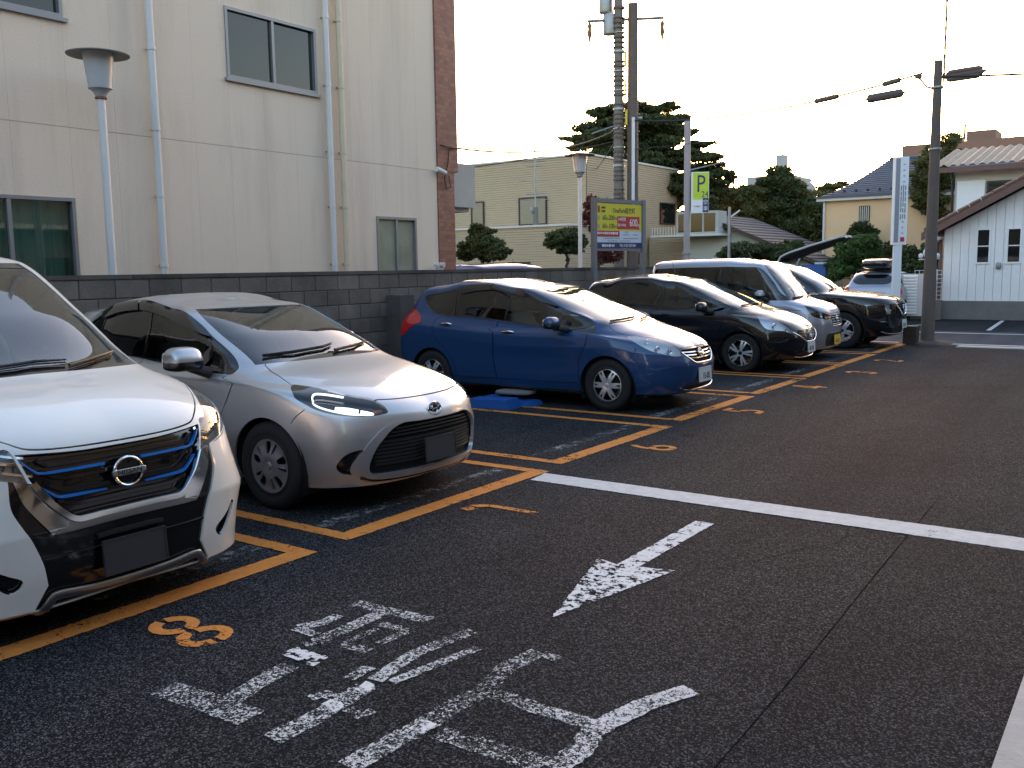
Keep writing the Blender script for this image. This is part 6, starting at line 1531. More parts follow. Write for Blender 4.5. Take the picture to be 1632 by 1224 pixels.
    c.region('rear_glass', [('r',0,1.34,'c'),('r',.42,1.33),('r',.54,1.16),('r',.50,1.08),('r',0,1.07,'c')], M['tint'], 'rear_window', pair=False, off=-.004)
    c.build(); c.wells((-.84,-3.44), .30, .36)
    chrome_lamp(c, 'headlight', housing=M['bowl'], pts=[('f',.63,.73,.042),('f',.52,.70,.036),('t',-.44,.60,.03)])
    g = c.o['grille']
    for z, w in ((.672,.372),(.638,.335),(.604,.285)):
        mb = MB()
        for s in (-1, 1): ribbon(mb, c.S, c.ml([('f',0,z-.008),('f',w*.5,z-.004),('f',w,z+.004)]), .014, -.028, -.002, s)
        mb.build('grille_slat', M['chrome'], g, True)
    c.bar('grille_edge', [('f',.395,.675),('f',.305,.602),('f',.21,.55),('f',.10,.543),('f',0,.542)], .016, 0, .008, M['chrome'], sep=False)
    c.bar('bonnet_lip', [('f',0,.708),('f',.2,.711),('f',.37,.708)], .02, -.01, .004, M['gloss_black'], sep=False)
    c.bar('bumper_lip', [('f',0,.238),('f',.25,.240),('f',.38,.250),('f',.44,.275)], .016, 0, .010, M['chrome'], sep=False)
    bar_emblem(c, .640, .055, .012, .35)
    c.plate(.010, .40, M['plate'], '15-05')
    c.cabin(-1.0, -3.85, .88, .70, -2.0, .50, -1.42, .92, seat_mat=M['seat_light'])
    c.mirror(-1.50, 1.00, .96, M['blue'], (.095,.11,.08), (-1.36,.80,.93))
    c.wiper([('f',.54,1.01,-1),('f',.28,1.02,-1),('f',.02,1.03,-1),('f',.1,1.045,1)]); c.wiper([('f',.05,1.005,1),('f',.3,1.02,1),('f',.52,1.035,1)])
    c.handle(-2.21, .868, M['chrome'], c.o['front_door']); c.handle(-3.20, .938, M['chrome'], c.o['rear_door'])
    MB().tube([c.pt('t',-3.55,.0,0), c.pt('t',-3.55,.0,0)+Vector((-.13,0,.10))], [.007,.003], 6).build('aerial', M['trim'], c.root, True)
    w = make_wheel('wheel', c.root, .302, .205, .175, spokes(6,.07,.178,.16,.36,.52)+spokes(6,.11,.165,.02,.10,0), lambda q: -.02*q*q+.015*math.sin(q*3), M['rim'])
    place_wheels(c.root, w, (-.84,-3.44), .735, .302)
    return c
note = build_note()
def build_fit():
    cv = [
     C(-.16, .60, .70, (.20,.19,.18,.18,.18,.20,.24,.26), -3.72),
     C(-.06, .70, (.80,.80,.80,.78), (.21,.20,.19,.19,.19,.22,.26,.28), -3.83, sharp=True),
     C(-.015, .78, (.835,.838,.838,.82), (.36,.36,.35,.35,.36,.38,.42,.44), -3.89),
     C(0, .84, (.845,.8475,.8475,.83), (.50,.53,.56,.56,.57,.60,.62,.62), -3.90, .28, pr=4),
     C(-.03, .90, (.84,.838,.835,.825), (.61,.67,.73,.72,.74,.78,.80,.80), -3.89, .28, pr=4),
     C(-.11, .94, (.825,.835,.832,.81), (.70,.775,.87,.86,.89,.94,.96,.96), -3.88, .28, pr=4),
     C(-.40, .90, (.79,.80,.795,.765), (.85,.89,.935,.91,.945,1.0,1.03,1.03), -3.86, .3, pr=4),
     C(-.78, .44, (.765,.77,.765,.70), (.985,.98,.96,.935,.985,1.06,1.09,1.09), -3.84, .32, pr=4),
     C(-1.32, .36, (.71,.715,.705,.63), (1.20,1.20,1.18,1.21,1.22,1.22,1.25,1.25), -3.78, .34, pr=4),
     C(-1.88, .24, (.62,.63,.62,.56), (1.40,1.40,1.40,1.45,1.44,1.38,1.37,1.37), -3.68, .34, pf=3.2, pr=4),
     C(-1.95, .25, (.36,.38,.37,.32), (1.422,1.426,1.452,1.51,1.50,1.44,1.42,1.42), -3.66, .3),
     C(-1.97, .2, 0, (1.427,1.438,1.472,1.525,1.512,1.455,1.43,1.43), -3.66, .3)]
    c = Car('black_hatchback', (-4.50, 14.47), cv, M['black'], 'black hatchback with a white plate, parked between the blue hatchback and the silver boxy van')
    c.arch(-.83, .30, .345); c.arch(-3.33, .30, .345)
    c.region('headlight', [('f',.50,.60),('f',.54,.68),('t',-.384,.59),('t',-.615,.667),('s',-.55,.80),('s',-.466,.70),('s',-.383,.666),('f',.642,.645),('f',.56,.61)], M['lens'], flange=.02)
    c.region('grille', [('f',0,.625,'c'),('f',.2,.63),('f',.40,.625),('f',.47,.60,'c'),('f',.32,.53),('f',.20,.48),('f',0,.468,'c')], M['gloss_black'], 'grille', off=-.02, flange=-.018, pair=False)
    c.region('lower_intake', [('f',0,.30,'c'),('f',.35,.30),('f',.45,.26),('f',.35,.23),('f',0,.225,'c')], M['trim'], 'lower_intake', off=-.025, flange=-.02, pair=False)
    dl = [('s',-.90,.875,'c'),('s',-1.2,.905),('s',-1.7,.955),('s',-2.229,1.01),('s',-2.8,1.05),('s',-3.20,1.08),('s',-3.42,1.17),('s',-3.52,1.28),('s',-3.40,1.33),('d',1.75,8.70),('d',1.5,8.93),('d',1.25,9.0),('d',.97,8.96),('d',.83,8.7),('d',.78,8.2),('d',.78,7.7),('d',.79,7.1)]
    glazing(c, dl, [(-1.36,.92,-1.40,1.2),(-2.22,1.0,-2.22,1.4),(-3.02,1.06,-3.02,1.4)], [('front_quarter_window', M['side']), ('front_door_window', M['side']), ('rear_door_window', M['tint']), ('rear_quarter_window', M['tint'])])
    c.seam([('f',0,.64),('f',.2,.645),('f',.40,.642),('f',.52,.68),('t',-.384,.58),('t',-.62,.65),('t',-.80,.62)], .008)
    c.seam([('s',-.44,.68),('s',-.47,.62),('s',-.50,.58)], .006)
    door = [('s',-1.14,.89,'c'),('s',-1.16,.60),('s',-1.18,.31,'c'),('s',-2.26,.30,'c'),('s',-2.30,.60),('s',-2.28,1.0,'c')]
    c.seam(door, .008, True); c.region('front_door', door, c.paint)
    rdoor = [('s',-2.29,1.005,'c'),('s',-2.31,.60),('s',-2.27,.30,'c'),('s',-2.9,.30),('s',-2.95,.44),('s',-3.08,.62),('s',-3.24,.80),('s',-3.22,1.06,'c')]
    c.seam(rdoor, .008, True); c.region('rear_door', rdoor, c.paint)
    c.region('taillight', [('s',-3.58,.90),('s',-3.66,1.08),('r',.66,1.10),('r',.70,.85),('s',-3.78,.82)], M['red_lens'], off=.006)
    c.region('rear_glass', [('r',0,1.33,'c'),('r',.42,1.32),('r',.54,1.16),('r',.50,1.08),('r',0,1.07,'c')], M['tint'], 'rear_window', pair=False, off=-.004)
    c.build(); c.wells((-.83,-3.33), .30, .36)
    chrome_lamp(c, 'headlight', housing=M['bowl'], pts=[('f',.69,.73,.05),('f',.58,.66,.03)])
    c.bar('grille_edge', [('f',0,.462),('f',.20,.472),('f',.33,.525),('f',.46,.592),('f',.52,.62)], .018, 0, .010, M['chrome'], sep=False)
    for z, w in ((.585,.40),(.545,.32),(.51,.25)): 
        mb = MB()
        for s in (-1, 1): ribbon(mb, c.S, c.ml([('f',0,z-.008),('f',w*.5,z-.004),('f',w,z+.004)]), .010, -.02, -.006, s)
        mb.build('grille_slat', M['trim'], c.o['grille'], True)
    c.bar('bumper_lip', [('f',0,.225),('f',.25,.227),('f',.45,.245)], .014, 0, .010, M['chrome'], sep=False)
    e = empty('emblem'); e.parent = c.root; e.location = c.pt('f', 0, .56, .0); e.rotation_euler = (0,-.3,0)
    mb = MB(); mb.tube([(0,-.045,.035),(0,-.035,-.035),(0,.035,-.035),(0,.045,.035),(0,-.045,.035)], .005, 6); mb.tube([(0,-.022,.03),(0,-.016,-.03)], .006, 6); mb.tube([(0,.022,.03),(0,.016,-.03)], .006, 6); mb.tube([(0,-.018,0),(0,.018,0)], .006, 6); mb.build('emblem_letter', M['chrome'], e, True)
    c.plate(.010, .375, M['plate'])
    c.cabin(-1.0, -3.7, .88, .70, -1.95, .50, -1.38, .92)
    c.mirror(-1.42, 1.0, .96, M['black'], (.095,.11,.08), (-1.30,.80,.93))
    c.wiper([('f',.54,1.01,-1),('f',.28,1.02,-1),('f',.02,1.03,-1),('f',.1,1.045,1)]); c.wiper([('f',.05,1.005,1),('f',.3,1.02,1),('f',.52,1.035,1)])
    c.handle(-2.10, .87, M['black'], c.o['front_door']); c.handle(-3.04, .94, M['black'], c.o['rear_door'])
    MB().tube([c.pt('t',-2.3,.0,0), c.pt('t',-2.3,.0,0)+Vector((-.06,0,.22))], [.007,.003], 6).build('aerial', M['trim'], c.root, True)
    H = []
    for k in range(5):
        a = 2*math.pi*k/5
        H.append(polar([(.05,-.42),(.10,-.36),(.19,-.38),(.196,0),(.19,.36),(.10,.25),(.05,.2)], a)); H.append(polar([(.09,.62),(.185,.56),(.192,.64),(.185,.72),(.09,.64)], a))
    w = make_wheel('wheel', c.root, .302, .215, .175, H, lambda q: -.015*q*q+.012*math.sin(q*3), M['rim'], M['gloss_black'])
    place_wheels(c.root, w, (-.83,-3.33), .735, .302)
    return c
fit = build_fit()
def build_dayz():
    cv = [
     C(-.12, .40, .62, (.20,.19,.18,.18,.18,.20,.22,.24), -3.24, .3, 3, 4),
     C(-.04, .48, (.70,.70,.70,.69), (.21,.20,.19,.19,.19,.22,.24,.26), -3.34, .3, 3, 4, sharp=True),
     C(-.01, .50, (.732,.732,.732,.725), (.38,.38,.36,.36,.36,.38,.42,.44), -3.39, .3, 3, 4),
     C(0, .52, (.7375,.7375,.7375,.73), (.58,.60,.60,.60,.60,.62,.64,.64), -3.395, .3, 3, 4),
     C(-.03, .54, (.735,.735,.735,.728), (.74,.76,.78,.78,.78,.80,.82,.82), -3.39, .3, 3, 4),
     C(-.09, .58, (.725,.73,.73,.722), (.87,.90,.93,.93,.935,.94,.95,.95), -3.38, .3, 3, 4),
     C(-.32, .55, (.70,.715,.715,.71), (.985,.99,1.0,.99,.995,1.0,1.01,1.01), -3.37, .3, 3, 4),
     C(-.52, .36, (.69,.70,.70,.695), (1.045,1.04,1.03,1.02,1.03,1.04,1.05,1.05), -3.36, .3, 2.8, 4),
     C(-.80, .30, (.665,.68,.68,.67), (1.35,1.35,1.34,1.35,1.36,1.36,1.36,1.36), -3.34, .3, 3, 4),
     C(-1.08, .22, (.625,.64,.64,.63), (1.64,1.64,1.64,1.665,1.67,1.66,1.65,1.65), -3.30, .3, 3.2, 4),
     C(-1.16, .2, (.42,.44,.44,.42), (1.69,1.692,1.712,1.755,1.755,1.74,1.73,1.73), -3.26, .3, 3, 4),
     C(-1.18, .15, 0, (1.698,1.705,1.728,1.772,1.772,1.76,1.745,1.745), -3.26, .3)]
    c = Car('silver_boxy_van', (-4.67, 16.45), cv, M['lilac_silver'], 'tall boxy silver mini van with a yellow plate, parked between two black cars', 'van')
    c.arch(-.62, .28, .315); c.arch(-3.05, .28, .315)
    c.region('headlight', [('f',.26,.765),('f',.40,.80),('f',.56,.86),('s',-.37,.945),('s',-.30,.86),('s',-.216,.765),('f',.55,.72),('f',.367,.697),('f',.27,.71)], M['lens'], flange=.02)
    c.region('grille', [('f',0,.77,'c'),('f',.24,.77,'c'),('f',.26,.70),('f',.23,.60,'c'),('f',0,.59,'c')], M['void'], 'grille', off=-.03, flange=-.028, pair=False)
    c.region('lower_intake', [('f',0,.46,'c'),('f',.40,.45),('f',.45,.34),('f',.40,.25),('f',0,.24,'c')], M['trim'], 'lower_intake', off=-.02, flange=-.018, pair=False)
    dl = [('s',-.56,1.035,'c'),('s',-.70,1.03),('s',-1.2,1.03),('s',-2.0,1.04),('s',-3.0,1.05),('s',-3.2,1.07),('s',-3.18,1.56),('s',-3.0,1.60),('s',-2.0,1.615),('s',-1.4,1.615),('d',.90,8.80),('d',.82,8.55),('d',.77,8.0),('d',.76,7.4)]
    ws = [('d',0,8.93,'c'),('d',.40,8.93),('d',.66,8.9,'c'),('d',.64,8.4),('d',.62,7.9),('d',.60,7.35),('d',.58,7.06,'c'),('d',.3,7.08),('d',0,7.08,'c')]
    glazing(c, dl, [(-.98,1.03,-1.16,1.6),(-1.90,1.03,-1.90,1.6),(-2.75,1.03,-2.75,1.6)], [('front_quarter_window', M['side']), ('front_door_window', M['side']), ('rear_door_window', M['tint']), ('rear_quarter_window', M['tint'])], ws=ws)
    c.seam([('f',0,.80),('f',.25,.80),('f',.42,.83),('f',.57,.885),('t',-.40,.655),('t',-.55,.65)], .008)
    c.seam([('s',-.26,.76),('s',-.30,.66),('s',-.36,.56)], .006)
    door = [('s',-.98,1.0,'c'),('s',-.98,.60),('s',-1.0,.30,'c'),('s',-1.92,.30,'c'),('s',-1.94,.60),('s',-1.94,1.0,'c')]
    c.seam(door, .008, True); c.region('front_door', door, c.paint)
    rdoor = [('s',-1.95,1.0,'c'),('s',-1.95,.60),('s',-1.94,.30,'c'),('s',-2.70,.30),('s',-2.78,.55),('s',-2.90,.62),('s',-2.90,1.0,'c')]
    c.seam(rdoor, .008, True); c.region('rear_door', rdoor, c.paint)
    c.seam([('s',-.40,.86),('s',-1.0,.885),('s',-1.9,.91),('s',-2.9,.93)], .008)
    c.region('taillight', [('s',-3.20,1.05),('s',-3.20,1.40),('r',.66,1.40),('r',.66,.90),('s',-3.22,.88)], M['red_lens'], off=.006)
    c.region('rear_glass', [('r',0,1.60,'c'),('r',.50,1.60),('r',.56,1.12),('r',0,1.10,'c')], M['tint'], 'rear_window', pair=False, off=-.004)
    c.build(); c.wells((-.62,-3.05), .28, .325, ytop=.73)
    chrome_lamp(c, 'headlight', [('f',.52,.78,.04),('f',.40,.75,.034)], housing=M['gloss_black'])
    for z in (.74,.70,.66,.62):
        mb = MB()
        for s in (-1, 1): ribbon(mb, c.S, c.ml([('f',0,z),('f',.12,z),('f',.235,z+.004)]), .015, -.028, .004, s)
        mb.build('grille_slat', M['chrome'], c.o['grille'], True)
    c.bar('grille_edge', [('f',0,.585),('f',.12,.585),('f',.24,.592)], .014, 0, .008, M['chrome'], sep=False)
    bar_emblem(c, .70, .055, .014, .1)
    c.plate(.012, .345, M['plate_yellow'])
    c.cabin(-.75, -3.3, .95, .62, -1.55, .58, -.98, 1.0, seat_mat=M['seat_light'])
    c.mirror(-1.10, 1.12, .82, M['lilac_silver'], (.09,.09,.085), (-1.0,.70,1.03))
    c.wiper([('f',.50,1.06,-1),('f',.25,1.075,-1),('f',.0,1.09,-1)]); c.wiper([('f',.05,1.06,1),('f',.3,1.08,1),('f',.5,1.10,1)])
    c.handle(-1.78, .96, M['chrome'], c.o['front_door']); c.handle(-2.08, .96, M['chrome'], c.o['rear_door'])
    MB().tube([c.pt('t',-1.55,-.0,0), c.pt('t',-1.55,.0,0)+Vector((-.08,0,.12))], [.012,.003], 6).build('aerial', M['trim'], c.root, True)
    w = make_wheel('wheel', c.root, .275, .19, .155, spokes(7,.06,.165,.12,.30,0), lambda q: -.012*q*q, M['rim'])
    place_wheels(c.root, w, (-.62,-3.05), .645, .275)
    return c
dayz = build_dayz()
def build_xtrail():
    cv = [
     C(-.20, .60, .76, (.24,.23,.22,.22,.22,.24,.28,.30), -4.48),
     C(-.08, .72, (.86,.86,.86,.84), (.25,.24,.23,.23,.23,.26,.30,.32), -4.60, sharp=True),
     C(-.015, .76, (.90,.90,.90,.885), (.42,.42,.42,.42,.43,.45,.48,.50), -4.67),
     C(0, .80, (.908,.91,.91,.90), (.62,.64,.66,.66,.67,.68,.70,.70), -4.69),
     C(-.03, .84, (.905,.905,.905,.895), (.82,.84,.86,.85,.86,.88,.90,.90), -4.67),
     C(-.12, .90, (.89,.90,.90,.88), (.94,.965,1.0,.97,.985,1.02,1.04,1.04), -4.63),
     C(-.62, .85, (.86,.87,.865,.84), (1.055,1.055,1.05,1.02,1.04,1.08,1.10,1.10), -4.58),
     C(-1.12, .46, (.83,.835,.83,.78), (1.10,1.095,1.075,1.05,1.08,1.14,1.16,1.16), -4.52, .45),
     C(-1.58, .38, (.76,.77,.765,.70), (1.34,1.34,1.32,1.36,1.37,1.37,1.38,1.38), -4.36, .5),
     C(-2.06, .26, (.66,.68,.67,.61), (1.56,1.56,1.56,1.625,1.625,1.57,1.55,1.55), -4.18, .5, 3.2),
     C(-2.14, .25, (.40,.42,.41,.36), (1.588,1.593,1.625,1.70,1.695,1.65,1.62,1.62), -4.14, .5),
     C(-2.16, .2, 0, (1.593,1.605,1.645,1.715,1.71,1.665,1.635,1.635), -4.14, .5)]
    c = Car('black_suv', (-4.20, 19.30), cv, M['black'], 'black sport utility vehicle with roof rails, last in the row before the street', 'car')
    c.arch(-.93, .35, .40, .24); c.arch(-3.635, .35, .40, .24)
    c.region('headlight', [('f',.44,.735),('f',.55,.79),('f',.72,.845),('s',-.49,.885),('s',-.52,.84),('s',-.374,.76),('f',.70,.735),('f',.55,.70)], M['lens'], flange=.02)
    c.region('grille', [('f',0,.86,'c'),('f',.30,.85),('f',.42,.80),('f',.40,.68),('f',.30,.58),('f',0,.565,'c')], M['void'], 'grille', off=-.03, flange=-.028, pair=False)
    c.region('fog_recess', [('f',.62,.50),('f',.74,.52),('f',.78,.46),('f',.74,.41),('f',.62,.42)], M['gloss_black'], 'fog_lamp_recess', off=-.025, flange=-.02)
    c.region('lower_intake', [('f',0,.42,'c'),('f',.45,.42),('f',.52,.37),('f',.45,.32),('f',0,.31,'c')], M['trim'], 'lower_intake', off=-.02, flange=-.018, pair=False)
    dl = [('s',-1.45,1.06,'c'),('s',-1.8,1.065),('s',-2.5,1.08),('s',-3.3,1.12),('s',-3.9,1.18),('s',-4.10,1.27),('s',-4.0,1.40),('s',-3.6,1.50),('s',-3.0,1.55),('s',-2.5,1.55),('d',.92,8.75),('d',.84,8.4),('d',.80,7.9),('d',.80,7.4)]
    glazing(c, dl, [(-2.60,1.08,-2.60,1.5),(-3.45,1.1,-3.4,1.5)], [('front_door_window', M['side']), ('rear_door_window', M['tint']), ('rear_quarter_window', M['tint'])])
    c.seam([('f',0,.885),('f',.35,.88),('f',.55,.86),('f',.74,.90),('t',-.62,.80),('t',-1.0,.76)], .008)
    c.seam([('s',-.46,.80),('s',-.50,.72),('s',-.54,.66)], .006)
    door = [('s',-1.40,1.04,'c'),('s',-1.40,.60),('s',-1.42,.36,'c'),('s',-2.60,.35,'c'),('s',-2.64,.70),('s',-2.64,1.07,'c')]
    c.seam(door, .008, True); c.region('front_door', door, c.paint)
    rdoor = [('s',-2.65,1.07,'c'),('s',-2.65,.70),('s',-2.61,.35,'c'),('s',-3.2,.35),('s',-3.3,.55),('s',-3.5,.78),('s',-3.6,1.12,'c')]
    c.seam(rdoor, .008, True); c.region('rear_door', rdoor, c.paint)
    c.region('taillight', [('s',-4.30,1.02),('s',-4.45,1.14),('r',.66,1.14),('r',.60,.98),('s',-4.45,.95)], M['red_lens'], off=.006)
    c.region('rear_glass', [('r',0,1.50,'c'),('r',.48,1.49),('r',.62,1.22),('r',0,1.20,'c')], M['tint'], 'rear_window', pair=False, off=-.004)
    c.build(); c.wells((-.93,-3.635), .35, .415, ytop=.90)
    chrome_lamp(c, 'headlight', [('f',.66,.775,.036),('f',.56,.755,.034)], housing=M['gloss_black'])
    c.bar('grille_chrome', [('f',0,.64),('f',.16,.66),('f',.27,.75),('f',.37,.835)], .035, -.01, .012, M['chrome'], sep=False)
    for z, w in ((.82,.36),(.77,.36),(.72,.36)):
        mb = MB()
        for s in (-1, 1): ribbon(mb, c.S, c.ml([('f',0,z),('f',w*.5,z),('f',w,z)]), .014, -.028, -.008, s)
        mb.build('grille_slat', M['trim'], c.o['grille'], True)
    c.bar('bumper_lip', [('f',0,.275),('f',.35,.28),('f',.60,.30),('f',.72,.34)], .022, 0, .010, M['dull_chrome'], sep=False)
    c.bar('fog_trim', [('f',.62,.515),('f',.70,.53),('f',.77,.53)], .012, 0, .008, M['chrome'])
    bar_emblem(c, .765, .07, .014, .1)
    c.plate(.012, .465, M['plate'])
    c.cabin(-1.3, -4.4, 1.0, .76, -2.25, .62, -1.72, 1.06)
    c.mirror(-1.72, 1.13, 1.04, M['black'], (.10,.12,.09), (-1.60,.86,1.06))
    c.wiper([('f',.58,1.12,-1),('f',.28,1.14,-1),('f',.0,1.155,-1)]); c.wiper([('f',.05,1.12,1),('f',.35,1.14,1),('f',.6,1.15,1)])
    c.handle(-2.45, .93, M['black'], c.o['front_door']); c.handle(-3.42, .97, M['black'], c.o['rear_door'])
    c.bar('window_trim', [('s',-1.42,1.052),('s',-2.5,1.07),('s',-3.3,1.11),('s',-3.9,1.17)], .014, 0, .006, M['chrome'])
    c.bar('roof_rail', [('d',1.0,9.35),('d',1.05,9.32),('d',1.5,9.3),('d',1.9,9.3),('d',1.95,9.33)], .03, 0.004, .045, M['dull_chrome'])
    w = make_wheel('wheel', c.root, .355, .235, .215, spokes(5,.08,.212,.20,.46,.3)+spokes(5,.13,.20,.02,.09,.3+math.pi/5), lambda q: -.015*q*q+.01*math.sin(q*3), M['rim'], M['gloss_black'])
    place_wheels(c.root, w, (-.93,-3.635), .79, .355)
    return c
xtrail = build_xtrail()
def build_serena():
    cv = [
     C(-.14, .50, .72, (.17,.16,.15,.17,.18,.20,.24,.26), -4.58, .35, 3.2, 4),
     C(-.03, .60, (.84,.84,.84,.82), (.175,.155,.145,.17,.18,.22,.26,.28), -4.70, .35, 3.2, 4, sharp=True),
     C(-.005, .64, (.850,.866,.868,.85), (.34,.34,.33,.34,.35,.38,.42,.44), -4.755, .35, 3.3, 4),
     C(0, .62, (.888,.872,.87,.86), (.53,.52,.47,.52,.57,.60,.62,.62), -4.77, .35, 3.3, 4, sharp=True),
     C(-.015, .68, (.858,.866,.866,.855), (.72,.73,.75,.75,.76,.78,.80,.80), -4.765, .35, 3, 4),
     C(-.05, .74, (.85,.86,.86,.85), (.865,.89,.95,.94,.95,.96,.97,.97), -4.75, .35, 2.9, 4),
     C(-.36, .74, (.815,.84,.84,.83), (1.05,1.05,1.05,1.02,1.03,1.05,1.06,1.06), -4.73, .35, 2.8, 4),
     C(-.78, .48, (.79,.82,.82,.81), (1.15,1.14,1.10,1.06,1.07,1.09,1.10,1.10), -4.71, .35, 2.8, 4),
     C(-1.36, .36, (.755,.79,.79,.78), (1.45,1.44,1.41,1.42,1.42,1.42,1.42,1.42), -4.66, .35, 2.8, 4),
     C(-1.95, .26, (.685,.72,.72,.70), (1.73,1.73,1.73,1.77,1.775,1.76,1.75,1.75), -4.58, .35, 3.2, 4),
     C(-2.05, .25, (.45,.47,.47,.45), (1.77,1.775,1.80,1.85,1.855,1.84,1.83,1.83), -4.54, .35),
     C(-2.07, .2, 0, (1.776,1.79,1.82,1.863,1.866,1.855,1.845,1.845), -4.54, .35)]
    c = Car('white_minivan', (-3.97, 2.47), cv, M['white'], 'white minivan with blue grille strips and chrome trim, nearest to the camera', 'minivan', step=.03)
    c.arch(-.93, .32, .36, .17); c.arch(-3.79, .32, .36, .17)
    c.region('headlight', [('f',.488,.895),('t',-.14,.54),('t',-.26,.60),('t',-.44,.685),('t',-.60,.765),('s',-.55,.955),('s',-.36,.875),('f',.70,.815),('f',.60,.785),('f',.53,.77),('f',.445,.748,'c'),('f',.468,.82)], M['lens'], flange=.02)
    c.region('grille', [('f',0,.855,'c'),('f',.2,.857),('f',.472,.876,'c'),('f',.452,.81),('f',.43,.745),('f',.37,.64),('f',.285,.552,'c'),('f',.15,.556),('f',0,.557,'c')], M['gloss_black'], 'grille', off=-.03, flange=-.028, pair=False)
    c.region('chrome_wing', [('f',.432,.745,'c'),('f',.50,.762,'c'),('f',.475,.66),('f',.375,.508,'c'),('f',.30,.535,'c'),('f',.362,.63)], M['chrome'], 'chrome_wing', off=.004)
    c.region('chrome_bar', [('f',0,.557,'c'),('f',.15,.556),('f',.285,.552,'c'),('f',.375,.508,'c'),('f',.30,.506),('f',.15,.51),('f',0,.512,'c')], M['dull_chrome'], 'chrome_bar', off=.004, pair=False)
    c.region('fog_lamp', [('f',.505,.325),('f',.56,.36),('f',.61,.395),('f',.645,.44),('f',.665,.42),('f',.64,.37),('f',.60,.31),('f',.555,.275),('f',.52,.285)], M['gloss_black'], 'fog_lamp_recess', off=-.03, flange=-.03)
    c.region('lower_mask', [('f',0,.512,'c'),('f',.375,.505,'c'),('f',.50,.765,'c'),('f',.518,.768,'c'),('f',.525,.65),('f',.492,.56),('f',.462,.50),('f',.42,.38),('f',.403,.28,'c'),('f',.46,.17,'c'),('f',0,.185,'c')], M['gloss_black'], 'bumper_mask', off=-.012, pair=False)
    dl = [('s',-1.18,1.10,'c'),('s',-1.6,1.085),('s',-2.5,1.08),('s',-3.8,1.10),('s',-4.5,1.12),('s',-4.55,1.30),('s',-4.48,1.62),('s',-3.6,1.68),('s',-2.6,1.69),('d',.94,8.72),('d',.86,8.4),('d',.82,7.9),('d',.80,7.4)]
    ws = [('d',0,8.88,'c'),('d',.40,8.88),('d',.72,8.85,'c'),('d',.72,8.4),('d',.715,7.9),('d',.70,7.35),('d',.68,7.12,'c'),('d',.3,7.13),('d',0,7.13,'c')]
    glazing(c, dl, [(-1.55,1.09,-1.72,1.6),(-2.35,1.08,-2.35,1.65),(-3.55,1.08,-3.55,1.65)], [('front_quarter_window', M['side']), ('front_door_window', M['side']), ('sliding_door_window', M['tint']), ('rear_quarter_window', M['tint'])], ws=ws)
    c.seam([('f',0,.872),('f',.25,.876),('f',.42,.892),('t',-.15,.49),('t',-.44,.67),('t',-.62,.75),('t',-.85,.74),('t',-.96,.68)], .007)
    c.seam([('f',.56,.77),('f',.66,.79),('s',-.36,.86),('s',-.45,.86),('s',-.52,.70)], .006)
    door = [('s',-1.30,1.06,'c'),('s',-1.32,.60),('s',-1.34,.30,'c'),('s',-2.36,.29,'c'),('s',-2.40,.70),('s',-2.40,1.07,'c')]
    c.seam(door, .008, True); c.region('front_door', door, c.paint)
    rdoor = [('s',-2.41,1.07,'c'),('s',-2.41,.70),('s',-2.37,.29,'c'),('s',-3.30,.29),('s',-3.42,.60),('s',-3.55,.70),('s',-3.55,1.08,'c')]
    c.seam(rdoor, .008, True); c.region('sliding_door', rdoor, c.paint)
    c.region('taillight', [('s',-4.50,1.0),('s',-4.50,1.55),('r',.74,1.55),('r',.74,.90),('s',-4.55,.88)], M['red_lens'], off=.006)
    c.region('rear_glass', [('r',0,1.66,'c'),('r',.55,1.65),('r',.62,1.16),('r',0,1.14,'c')], M['tint'], 'rear_window', pair=False, off=-.004)
    c.build(); c.wells((-.93,-3.79), .32, .375, ytop=.86)
    c.lamp('headlight', .05, M['dull_chrome'])
    for i, s in enumerate((-1, 1)):
        hp = c.o['headlight'][i]
        for pts in ([('t',-.42,.665),('t',-.28,.60),('f',.53,.885),('f',.44,.86)], [('s',-.45,.92),('f',.70,.86),('f',.56,.815),('f',.42,.775)], [('f',.44,.83),('f',.56,.85),('f',.68,.875)]):
            ribbon(MB(), c.S, c.ml(pts), .014, -.04, -.012, s).build('lamp_blade', M['chrome'], hp, True)
        for (a, b, r) in ((.62,.845,.026),(.54,.83,.026),(.47,.815,.022)):
            p = c.pt('f', a, b, -.03, s); MB().superq(tuple(p), (r*.8,r,r), (1,1)).build('projector', M['lens'], hp, True)
    g = c.o['grille']
    for pts, w in (([('f',0,.815),('f',.35,.815),('f',.395,.845)],.020), ([('f',0,.69),('f',.28,.69),('f',.375,.74)],.024), ([('f',0,.625),('f',.24,.625),('f',.33,.65)],.022), ([('f',0,.582),('f',.27,.58)],.02), ([('f',0,.75),('f',.30,.75),('f',.385,.79)],.022)):
        mb = MB()
        for s in (-1, 1): ribbon(mb, c.S, c.ml(pts), w, -.03, -.010, s)
        mb.build('grille_slat', M['gloss_black'], g, True)
    c.bar('blue_strip', [('f',.095,.779),('f',.25,.780),('f',.37,.781),('f',.40,.787,'c'),('f',.435,.82),('f',.462,.858)], .012, -.026, -.006, M['epower'], g, taper=[1.3,1.3,1.2,.9,.4])
    c.bar('blue_strip', [('f',.10,.661),('f',.22,.663),('f',.31,.665),('f',.335,.673,'c'),('f',.375,.705),('f',.41,.735)], .012, -.026, -.006, M['epower'], g, taper=[.6,1.2,1.3,1.0,.4])
    c.bar('chrome_edge', [('f',0,.560),('f',.15,.559),('f',.26,.557),('f',.30,.575,'c'),('f',.365,.64),('f',.405,.70),('f',.43,.745)], .034, .0, .028, M['chrome'], sep=False)
    c.bar('front_lip', [('f',0,.207),('f',.20,.212),('f',.34,.225),('f',.38,.222,'c'),('f',.46,.168)], .040, -.004, .012, M['dull_chrome'], sep=False)
